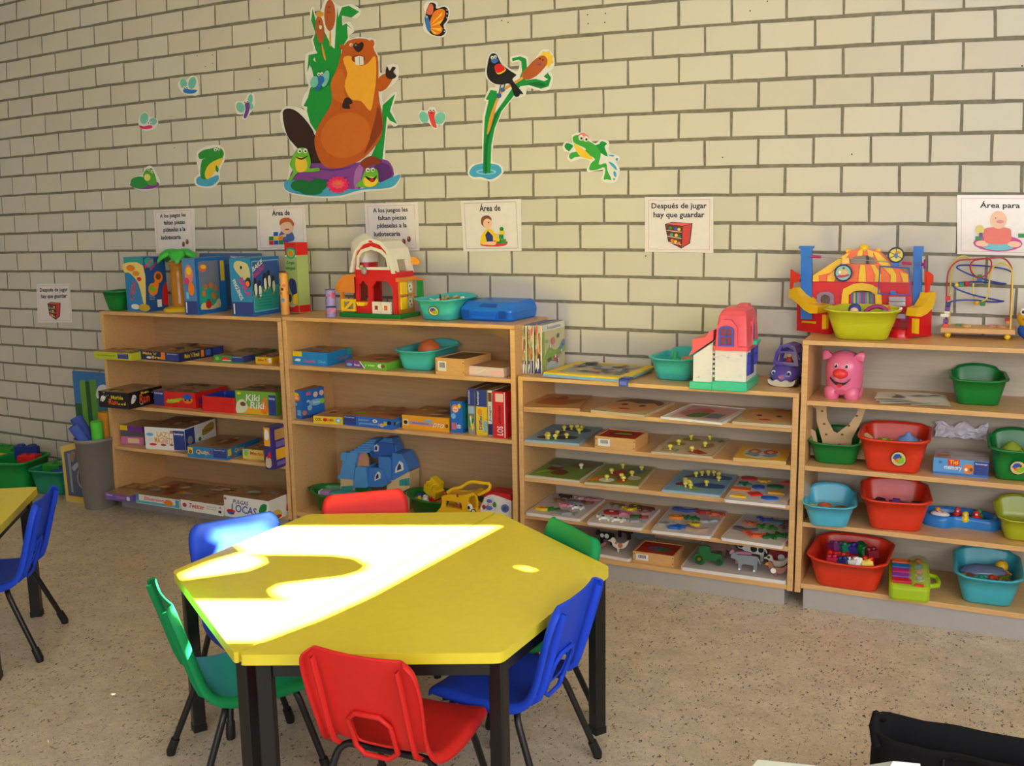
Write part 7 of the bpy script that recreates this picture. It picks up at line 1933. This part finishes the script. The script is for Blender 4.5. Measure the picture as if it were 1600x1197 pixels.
# ---- blue duck game toy
P = S(1503, 826, Z4[2]) + V((-.01, .06, 0))
t = thing('pond_game', 'blue pond shaped toy with small coloured figures, lower middle shelf', 'toy', tuple(P), -.1)
PB = mat(44, 128, 206, rough=.25)
PB2 = mat(24, 62, 140, rough=.3)
ou = sm([(-.15, -.05), (-.11, -.085), (-.05, -.095), (-.01, -.06), (.05, -.05), (.12, -.05), (.155, -.01), (.14, .05), (.08, .085), (.0, .095), (-.08, .085), (-.14, .05), (-.165, .0)], 4)
sc2 = lambda s: [(x * s, y * s) for x, y in ou]
part(t, 'basin', lambda b: b.loft([[(x, y, 0.) for x, y in sc2(.97)], [(x, y, .012) for x, y in sc2(1)], [(x, y, .03) for x, y in sc2(1.0)], [(x, y, .046) for x, y in sc2(.95)], [(x, y, .048) for x, y in sc2(.86)], [(x, y, .036) for x, y in sc2(.8)], [(x, y, .022) for x, y in sc2(.76)]], PB), 0, True)
part(t, 'pool', lambda b: b.prism(sc2(.77), .018, .024, PB2))
part(t, 'smiling_face', lambda b: (b.ell((-.07, -.058, .05), (.038, .024, .012), mat(232, 226, 222)), b.ell((-.08, -.066, .061), (.004, .004, .003), PURP), b.ell((-.06, -.07, .06), (.006, .003, .002), PINK)))
for i, (x, y, nm, m) in enumerate(((-.085, -.015, 'orange', mat(226, 150, 40)), (-.01, .01, 'red', mat(216, 50, 60)), (.07, .02, 'green', mat(60, 140, 80)), (.06, -.015, 'scarlet', RED), (.02, -.04, 'yellow', YEL))):
    item('pond_figure', '%s figure standing in the blue pond toy' % nm, 'toy figure', P + V((x, y, .0245)), lambda b: (b.lathe([(.014, 0), (.02, .008), (.018, .02), (.01, .026)], m, n=14), b.ell((0, 0, .032), (.013, .012, .012), m), b.ell((0, -.013, .03), (.006, .004, .004), WHITE)), 0, 'figures in the blue pond toy')

# ---- lime xylophone piano
f = Fr((1388, 936.8), (1453, 943.6), Z4[3])
t = thing('toy_piano', 'lime green toy piano with coloured keys on the bottom shelf', 'toy', tuple(f.P0), f.rz)
w, d = f.w, .2
LM = mat(166, 196, 30, rough=.25)
part(t, 'body', lambda b: b.loft([[(x, y, 0) for x, y in rrect(.006, .004, w - .006, d - .004, .02)], [(x, y, .01) for x, y in rrect(0, 0, w, d, .024)], [(x, y, .05 + .05 * min(1, y / d * 1.2)) for x, y in rrect(0, .0, w, d, .024)], [(x, y, .058 + .05 * min(1, y / d * 1.2)) for x, y in rrect(.008, .01, w - .008, d - .008, .02)]], LM, smooth=False), .004, True)
zk = lambda y: .058 + .05 * min(1, y / d * 1.2)
for i, (nm, m) in enumerate((('red', mat(196, 26, 50)), ('violet', mat(140, 60, 160)), ('magenta', mat(180, 30, 110)), ('blue', mat(20, 100, 170)), ('orange', mat(206, 90, 40)))):
    y = .022 + i * .031
    part(t, 'key', lambda b: b.add([(.012, y, zk(y) + .0005), (w * .55, y, zk(y) + .0005), (w * .55, y + .024, zk(y + .024) + .0005), (.012, y + .024, zk(y + .024) + .0005), (.012, y, zk(y) + .011), (w * .55, y, zk(y) + .011), (w * .55, y + .024, zk(y + .024) + .011), (.012, y + .024, zk(y + .024) + .011)], [(0, 3, 2, 1), (4, 5, 6, 7), (0, 1, 5, 4), (1, 2, 6, 5), (2, 3, 7, 6), (3, 0, 4, 7)], m), .002, label='%s key' % nm)
part(t, 'clear_dome', lambda b: b.loft([[(w * .62 + r_ * .034 * w / .12 * math.cos(a) * 1.0 + .018, y, zk(y) - .002 + r_ * .034 * max(0, math.sin(a))) for a in [PI * i / 10 for i in range(11)]] for y, r_ in ((.03, .3), (.036, 1), (d - .03, 1), (d - .024, .3))], mat(190, 206, 90, rough=.1, alpha=.35), False, False, False))
for i, m in enumerate((mat(120, 70, 170), mat(190, 40, 130), mat(30, 110, 170), mat(190, 90, 50))):
    y = .05 + i * .036
    part(t, 'rolling_ball', lambda b: b.ell((w * .74, y, zk(y) + .013), (.016, .012, .012), m))
part(t, 'red_button', lambda b: b.box((w * .62, .012, .06), (w * .84, .026, .07), mat(220, 30, 50)), .002)
part(t, 'handle', lambda b: b.tube([(w - .006, .06, .05), (w + .03, .065, .055), (w + .034, .1, .06), (w + .03, .135, .065), (w - .006, .14, .07)], .011, LM, 10))

# ---- blue roofed doll house in the toy bay
P0 = S(560, 783, Z2[2]); P0 = V((P0.x, -.16, Z2[2]))
t = thing('doll_house', 'sky blue roofed doll house between the two green tubs', 'toy', tuple(P0))
vp = vplane(P0, (1, 0), 460, 680, 8)
pg = lambda *p: [(s, max(0, z_)) for s, z_ in [vp(*q) for q in p]]
HB, HB2, HB3, HCR = mat(90, 158, 220, rough=.4), mat(70, 132, 206, rough=.4), mat(50, 100, 180, rough=.4), mat(226, 196, 140, rough=.5)
part(t, 'base', lambda b: b.plate(pg((600, 1010), (1420, 1010), (1420, 985), (600, 985)), -.03, .14, mat(60, 150, 120)))
part(t, 'left_wall', lambda b: b.plate(pg((605, 990), (765, 990), (765, 530), (605, 530)), -.02, .1, HCR))
part(t, 'right_wall', lambda b: b.plate(pg((1130, 990), (1418, 990), (1418, 470), (1200, 480), (1130, 600)), .02, .12, HCR))
part(t, 'left_roof', lambda b: (b.plate(pg((570, 525), (580, 490), (610, 480), (640, 320), (650, 210), (830, 200), (800, 330), (775, 540)), -.028, .11, HB), b.plate(pg((615, 300), (620, 235), (640, 200), (690, 198), (690, 300)), -.03, -.0, HB)), .004)
part(t, 'stair_roof', lambda b: [b.plate(pg((715 + 28 * i, 210), (960 - 4 * i, 210), (960, 185 - 22 * i), (735 + 28 * i, 185 - 22 * i)), -.02 + .012 * i, .12, HB) for i in range(6)], .002)
part(t, 'tower_roof', lambda b: (b.plate(pg((900, 300), (850, 210), (960, 130), (1060, 62), (1150, 64), (1215, 200), (1220, 300)), .05, .12, HB2), b.plate(pg((930, 310), (930, 150), (1000, 110), (1190, 130), (1200, 300)), .04, .05, HB3)), .004)
part(t, 'front_gable', lambda b: (b.plate(pg((770, 640), (800, 400), (830, 378), (930, 385), (950, 640)), -.03, .08, HB), b.plate(pg((945, 640), (950, 395), (1050, 400), (1120, 420), (1190, 600), (1120, 640)), -.016, .09, HB2)), .004)
part(t, 'main_roof', lambda b: (b.plate(pg((1060, 610), (1060, 268), (1190, 270), (1215, 300), (1215, 560)), -.006, .1, HB2), b.plate(pg((1210, 570), (1210, 230), (1330, 240), (1400, 380), (1420, 460), (1240, 560)), .01, .12, HB2)), .004)
part(t, 'arch_inset', lambda b: (b.plate(pg((780, 400), (800, 250), (850, 190), (900, 230), (925, 300), (925, 400)), -.002, .01, mat(206, 150, 100)), b.plate(pg((810, 300), (825, 240), (860, 230), (862, 300)), -.004, -.002, PINK)))
for q in (((1030, 560), (1035, 500), (1070, 445), (1100, 470), (1100, 530)), ((1255, 475), (1262, 410), (1310, 325), (1350, 360), (1358, 440)), ((950, 220), (955, 150), (985, 130), (1010, 160), (1005, 220))):
    g_ = pg(*q)
    c_ = (sum(p[0] for p in g_) / 5, sum(p[1] for p in g_) / 5)
    part(t, 'window', lambda b: (b.plate(g_, -.024 if q[0][0] < 1200 and q[0][0] > 1000 else (.002 if q[0][0] > 1200 else .032), .05, CW), b.plate([(c_[0] + (p[0] - c_[0]) * .5, c_[1] + (p[1] - c_[1]) * .6) for p in g_], -.026 if 1000 < q[0][0] < 1200 else (0.0 if q[0][0] > 1200 else .03), .0 if q[0][0] < 1200 and q[0][0] > 1000 else .034, NAVY)))
part(t, 'shutters', lambda b: [b.plate(pg((1295 + 42 * i, 640), (1330 + 42 * i, 640), (1330 + 42 * i, 560 - 8 * i), (1295 + 42 * i, 570 - 8 * i)), .014, .022, TEAL) for i in range(3)])

# ---- yellow toy roof poking out of the middle tub
o = item('toy_roof', 'yellow ridged toy roof with a grey panel tipped in the middle oval tub', 'toy', (-.27, -.19, Z2[2] + .085), lambda b: (b.box((-.05, -.03, .04), (.045, .035, .085), YEL), b.box((-.04, -.005, .085), (.03, .035, .125), YEL), [b.box((-.035 + .018 * i, -.034, .088), (-.026 + .018 * i, .0, .112), YEL) for i in range(4)], b.box((-.04, -.02, -.04), (.03, .02, .04), mat(150, 160, 160)), b.ell((-.01, -.022, 0), (.014, .008, .011), GREEN), b.ell((.026, -.022, .0), (.012, .008, .012), RED)), -.35, bev=.003)
tilt(o, .1, .38)

# ---- yellow toy bus
P0 = S(690, 806, Z2[2]); P0 = V((P0.x, -.395, Z2[2]))
t = thing('toy_bus', 'yellow toy school bus with an eye and a top handle, before the middle tub', 'toy', tuple(P0))
vp = vplane(P0, (1, 0), 640, 720, 8.889)
pg = lambda *p: [(s, max(.01, z_)) for s, z_ in [vp(*q) for q in p]]
YB = mat(246, 190, 24, rough=.28)
bo = pg((330, 800), (345, 745), (430, 650), (455, 560), (440, 505), (470, 480), (560, 470), (700, 480), (790, 470), (880, 440), (925, 480), (938, 560), (935, 800))
h1, h2 = pg((500, 552), (715, 585), (735, 690), (600, 660), (490, 640)), pg((815, 560), (835, 500), (905, 480), (925, 560), (915, 660), (835, 640))
part(t, 'body', lambda b: (holed(b, bo, [h1, h2], 0, .012, YB), holed(b, bo, [h1, h2], .085, .097, YB), b.plate(pg((340, 800), (350, 745), (440, 655), (930, 700), (930, 800)), .012, .085, YB), b.plate(pg((445, 530), (445, 505), (480, 482), (700, 488), (880, 445), (920, 480), (915, 505), (860, 475), (700, 540), (480, 520)), .012, .085, YB)), .004)
part(t, 'handle', lambda b: b.tube(sm([(vp(x, y)[0], .012, vp(x, y)[1]) for x, y in ((510, 450), (590, 400), (690, 380), (790, 320), (870, 300), (1000, 320), (1090, 330), (1090, 400), (1010, 450), (940, 480))], 4, False), .009, YB, 8))
part(t, 'rider', lambda b: (b.ell((vp(640, 640)[0], .04, vp(640, 640)[1]), (.016, .016, .022), mat(206, 90, 50)), b.ell((vp(640, 600)[0], .036, vp(640, 600)[1]), (.012, .012, .012), WHITE)))
x_, z_ = vp(840, 645)
part(t, 'eye', lambda b: (b.ell((x_, -.002, z_), (.016, .006, .019), WHITE), b.ell((x_ - .003, -.007, z_ - .001), (.007, .004, .009), BLACK)))
x_, z_ = vp(890, 705)
part(t, 'headlamp', lambda b: (b.tube([(x_ + .012 * math.cos(a), -.003, z_ + .012 * math.sin(a)) for a in [2 * PI * i / 16 for i in range(16)]], .0025, BLACK, 6, True), b.ell((x_, -.001, z_), (.011, .005, .011), CW)))
for px, py in ((665, 485), (480, 452), (975, 520)):
    x_, z_ = vp(px, py)
    part(t, 'roof_lamp', lambda b: b.ell((x_, .004 if px < 900 else .06, z_), (.008, .008, .009), mat(180, 40, 30)))
for px in (420, 880):
    part(t, 'wheel', lambda b: [b.tube([(vp(px, 790)[0], y0, .02), (vp(px, 790)[0], y0 + .018, .02)], .02, BLACK, 16) for y0 in (-.008, .088)])

# ---- white toy car with red roof
P0 = S(770, 806, Z2[2]); P0 = V((P0.x, -.35, Z2[2]))
t = thing('toy_car', 'white toy car with a red roof and a figure in its round window', 'toy', tuple(P0))
vp = vplane(P0, (1, 0), 640, 720, 8.889)
xr = .262 - P0.x
pg = lambda *p: [(min(s, xr), max(.008, z_)) for s, z_ in [vp(*q) for q in p]]
wc = sm(pg((985, 660), (1010, 580), (1050, 525), (1110, 510), (1170, 530), (1205, 600), (1205, 670), (1180, 695), (1080, 690), (1000, 680)), 2)
co = pg((945, 800), (950, 720), (985, 640), (1040, 510), (1090, 480), (1150, 470), (1240, 495), (1330, 530), (1420, 560), (1420, 800))
part(t, 'body', lambda b: (holed(b, co, [wc], 0, .012, WHITE), b.plate(co, .012, .09, WHITE)), .003)
part(t, 'roof', lambda b: b.plate(pg((1030, 510), (1050, 450), (1110, 430), (1250, 450), (1400, 475), (1420, 570), (1340, 540), (1240, 502), (1150, 478), (1080, 490)), .004, .095, mat(206, 30, 40)), .004)
part(t, 'figure', lambda b: (b.ell((vp(1100, 610)[0], .011, vp(1100, 610)[1]), (.013, .006, .012), SKIN), b.ell((vp(1095, 570)[0], .011, vp(1095, 570)[1]), (.016, .006, .01), mat(90, 110, 190)), b.ell((vp(1090, 660)[0], .011, vp(1090, 660)[1]), (.02, .005, .012), mat(100, 120, 200)), b.ell((vp(1165, 620)[0], .011, vp(1165, 620)[1]), (.01, .005, .014), mat(60, 150, 60)), b.ell((vp(1020, 650)[0], .011, vp(1020, 650)[1]), (.01, .005, .012), mat(180, 40, 40))))
x_, z_ = vp(1330, 660)
part(t, 'side_dial', lambda b: (b.plate(ngon(min(x_, xr - .02), z_, .02), -.006, 0, mat(110, 110, 190)), b.plate(ngon(min(x_, xr - .02), z_, .009), -.008, -.006, mat(50, 110, 120))))
part(t, 'wheel', lambda b: b.tube([(vp(1010, 790)[0], -.006, .018), (vp(1010, 790)[0], .1, .018)], .018, mat(60, 60, 120), 16))

# ------------------------------------------------------------------ the corner left of the shelves
C = V((W(150, 681, -.42).x, -.42, 0))
t = thing('waste_bin', 'tall grey plastic bin of foam pieces beside the left shelf unit', 'bin', tuple(C))
GBIN = mat(140, 136, 130, rough=.45)
hb = W(147, 681, -.42).z
R = lambda k, z_, e=0: [((.108 * k + e) * math.cos(a), (.13 * k + e) * math.sin(a), z_) for a in [2 * PI * i / 36 for i in range(36)]]
part(t, 'bucket', lambda b: b.loft([R(.76, 0), R(.8, .008), R(.98, hb * .95), R(.98, hb * .95, .006), R(.98, hb, .006), R(.98, hb, -.002), R(.95, hb * .9, -.004), R(.8, .02), R(.5, .018)], GBIN), 0, True)


def roll(m, L_, r_):
    return lambda b: b.tube([(0, 0, -L_ / 2), (0, 0, L_ / 2)], r_, m, 18)


GF2 = 'foam pieces in the grey bin'
for nm, m, dx, dy, dz, L_, r_, rx, ry in (('long blue', mat(60, 84, 176, rough=.8), -.05, -.03, .085, .22, .036, .1, -.5), ('short blue', mat(70, 96, 190, rough=.8), -.02, -.085, .075, .17, .03, .35, -.35), ('orange', mat(216, 140, 30, rough=.8), .02, .05, .085, .24, .042, -.1, .06), ('lime green', mat(90, 206, 60, rough=.8), .052, -.035, .06, .22, .033, .05, .05)):
    o = item('foam_roll', '%s foam roll poking out of the grey bin' % nm, 'foam piece', C + V((dx, dy, hb + dz - .07)), roll(m, L_, r_), 0, GF2)
    tilt(o, rx, ry)

# castle play board standing behind the bin
A, Bq = W(112.5, 580, -.10), W(166, 572, -.10)
bw = Bq.x - A.x + .06
t = thing('play_board', 'blue and green castle board leaning on the wall behind the grey bin', 'board', (A.x, -.10, 0), 0)
bh = A.z
part(t, 'panel', lambda b: (b.box((0, 0, 0), (bw, .02, bh), mat(50, 120, 190)), b.art((0, 0, 0), (bw, 0, 0), (0, 0, bh), [('r', 0, 0, 1, .72, mat(40, 96, 50)), ('p', [(.2, .0), (.16, .9), (.2, .93), (.3, .93), (.34, .4), (.32, 0)], mat(110, 170, 60)), ('r', .3, .3, .42, .92, mat(30, 90, 40)), ('p', [(.42, .2), (.4, .94), (.56, .94), (.56, .3), (.95, .28), (.95, .2)], mat(96, 160, 60)), ('s', [(.55, .78), (.6, .88), (.8, .9), (.9, .8)], WHITE), ('r', .56, .5, .98, .78, mat(50, 120, 140))])))

# yellow framed puzzle standing in a clear bag
f = Fr((104, 783), (139.5, 788), 0)
g = vplane(f.P0, f.u)
t = thing('framed_puzzle', 'yellow framed picture puzzle in a clear bag standing against the grey bin', 'puzzle', tuple(f.P0), f.rz)
q = [g(x, y) for x, y in ((104, 783), (139.5, 788), (126, 690), (95, 698))]
q[0] = (q[0][0], 0.0); q[1] = (q[1][0], 0.0)
inn = lambda s: [(sum(p[0] for p in q) / 4 + (x - sum(p[0] for p in q) / 4) * s, sum(p[1] for p in q) / 4 + (z_ - sum(p[1] for p in q) / 4) * s) for x, z_ in q]
part(t, 'frame', lambda b: (holed(b, q, [inn(.8)], 0, .012, mat(240, 196, 40)),))
part(t, 'picture', lambda b: (b.plate(inn(.8), .004, .009, mat(50, 64, 110)), b.plate([(inn(.8)[0][0] + .03, .06), (inn(.8)[0][0] + .045, .06), (inn(.5)[3][0] + .02, .3), (inn(.5)[3][0], .3)], .0025, .004, mat(150, 150, 160)), b.tube([(g(128, 748)[0] + .035 * math.cos(a), .002, g(128, 748)[1] + .06 * math.sin(a)) for a in [.5 + 4.6 * i / 14 for i in range(15)]], .004, mat(206, 150, 160), 6), b.plate(sm([g(108, 712), g(112, 705), (g(117, 708)), g(114, 720), g(110, 722)], 3), .0025, .004, mat(150, 110, 60)), b.plate(sm([g(112, 730), g(121, 722), g(124, 724), g(116, 736)], 3), .0025, .004, mat(170, 180, 200))))
part(t, 'clear_bag', lambda b: holed(b, [(x * 1.0 + (.006 if i in (1, 2) else -.004), z_ + (.004 if i > 1 else 0)) for i, (x, z_) in enumerate(q)], [], -.004, .015, mat(220, 224, 230, rough=.08, alpha=.12)))

# bins of large blocks at the far left
t, f, w, d, h = plastic_bin('sea green bin of big blocks beside the yellow framed puzzle', (54, 771), (98.5, 775), (43, 733), 0, .34, mat(30, 150, 116, rough=.35), .03, c=.05, arch=0, drip=0, group='floor bins in the left corner')
for fx, fy, dz, nm, m, sx, sy, sz in ((.62, .72, .02, 'tall dark green', mat(24, 140, 40), .14, .12, .1), (.3, .45, -.02, 'flat green', mat(40, 150, 40), .16, .14, .05), (.72, .32, -.03, 'flat blue', mat(30, 70, 170), .14, .12, .04)):
    item('big_block', '%s block in the sea green floor bin' % nm, 'block', f.at(w * fx, d * fy, h * .86 + dz), block(m, sx * .8, sy * .8, sz), f.rz, 'big blocks in the sea green bin', .004)
t, f, w, d, h = plastic_bin('bright green floor bin next to the sea green one, partly behind the table', (-14, 769), (40, 770.5), (-26, 722), 0, .26, mat(20, 150, 64, rough=.35), .022, c=.05, arch=0, drip=0, group='floor bins in the left corner')
item('big_block', 'red block at the rear of the bright green floor bin', 'block', f.at(w * .74, d * .62, h * .82), block(RED, .12, .08, .045), f.rz, 'big blocks in the green bin', .004)
item('big_block', 'navy blue sheet block along the back of the bright green floor bin', 'block', f.at(w * .5, d * .86, h * .8), block(mat(24, 50, 130), .16, .04, .09), f.rz, 'big blocks in the green bin', .004)
P = S(40, 706, .15) + V((-.22, .0, 0))
P.z = .16
t = thing('storage_bin', 'yellow rimmed tray of green blocks at the far left wall', 'bin', (P.x, -.11, 0), 0, 'floor bins in the left corner')
part(t, 'tub', lambda b: b.loft([[(x, y, z_) for x, y in rrect(-.2 - e, -.07 - e, .2 + e, .07 + e, .05)] for z_, e in ((0, -.03), (.01, -.02), (P.z - .012, 0), (P.z - .012, .014), (P.z, .014), (P.z, -.006), (.03, -.03), (.028, -.06))], mat(236, 190, 40, rough=.35)), 0, True)
for i, (dx, nm) in enumerate(((-.12, 'stacked'), (.02, 'left'), (.14, 'right'))):
    item('big_block', '%s green block in the yellow rimmed tray' % nm, 'block', V((P.x + dx, -.11, P.z - .02 + (.03 if i == 0 else 0))), block(mat(26, 150, 46), .11, .09, .05 if i else .07), 0, 'green blocks in the yellow rimmed tray', .004)

# ------------------------------------------------------------------ near right: bag, white table corner and paper
t = thing('tote_bag', 'black fabric tote bag standing open on the floor at the lower right', 'bag', (2.42, -1.965, 0), .07)
BAGM = mat(24, 23, 27, rough=.9, spec=.2)


def ring_(hw_, hd_, z_, sag, wv):
    o = []
    for i, (x, y) in enumerate(rrect(-hw_, -hd_, hw_, hd_, min(hd_ * .8, .05), 5)):
        o.append((x, y, z_))
    p = []
    for i in range(len(o)):
        a, c_ = V(o[i]), V(o[(i + 1) % len(o)])
        n_ = 8 if (a - c_).length > .1 else 1
        for k_ in range(n_):
            v = a.lerp(c_, k_ / n_)
            p.append((v.x, v.y + wv * math.sin(v.x * 23 + z_ * 9), v.z - sag * math.cos(v.x / hw_ * 1.5) ** 2 + wv * .6 * math.sin(v.x * 31)))
    return p


part(t, 'bag_body', lambda b: b.loft([ring_(.34, .085, 0, 0, 0), ring_(.35, .095, .03, 0, .002), ring_(.352, .09, .15, 0, .006), ring_(.35, .08, .27, .0, .007), ring_(.345, .075, .345, .012, .005), ring_(.347, .078, .362, .014, .005), ring_(.335, .064, .36, .014, .005), ring_(.33, .06, .28, 0, .004), ring_(.33, .06, .06, 0, 0)], BAGM), 0, True)
part(t, 'rolled_corner', lambda b: b.tube([(-.335, -.06, .33), (-.345, -.03, .372), (-.34, .02, .378), (-.325, .06, .35)], .012, BAGM, 8))
part(t, 'front_seam', lambda b: b.tube([(-.18, -.0905, .06), (-.182, -.0925, .2), (-.18, -.083, .34)], .0022, mat(50, 48, 54, rough=.9), 6))
part(t, 'strap', lambda b: b.tube(sm([(-.16, -.082, .345), (-.1, -.1, .36), (.0, -.112, .34), (.12, -.112, .345), (.2, -.09, .35)], 4, False), .006, BAGM, 6))
half_tab = [S(1184, 1187, .56).to_2d(), S(1300, 1198.5, .56).to_2d()]
e = (half_tab[1] - half_tab[0]).normalized()
n_ = V((e.y, -e.x))
if n_.y > 0:
    n_ = -n_
c0 = half_tab[0]
t = thing('white_table', 'white table whose corner just shows at the bottom edge', 'table', (c0.x, c0.y, 0))
cs = [V((0, 0)), e * .7, e * .9 + n_ * .45, n_ * .45 - e * .2]
part(t, 'tabletop', lambda b: b.prism([tuple(p) for p in cs], .535, .56, mat(226, 230, 214, rough=.35)), .005)
for p in cs:
    part(t, 'leg', lambda b: b.cyl((*(p * .86 + (cs[0] + cs[2]) * .07), 0), (*(p * .86 + (cs[0] + cs[2]) * .07), .5352), .015, METAL, 10))
P = S(1374, 1192, .60)
item('folded_paper', 'bright white folded sheet in front of the black bag', 'paper', V((P.x + .03, P.y, .5603)), lambda b: b.add([(-.05, -.06, 0), (.05, -.08, 0), (.045, .0, .05), (-.005, .0, .05), (.05, .05, 0), (-.05, .06, 0)], [(0, 1, 2, 3), (3, 2, 4, 5)], WHITE), math.atan2(e.y, e.x))
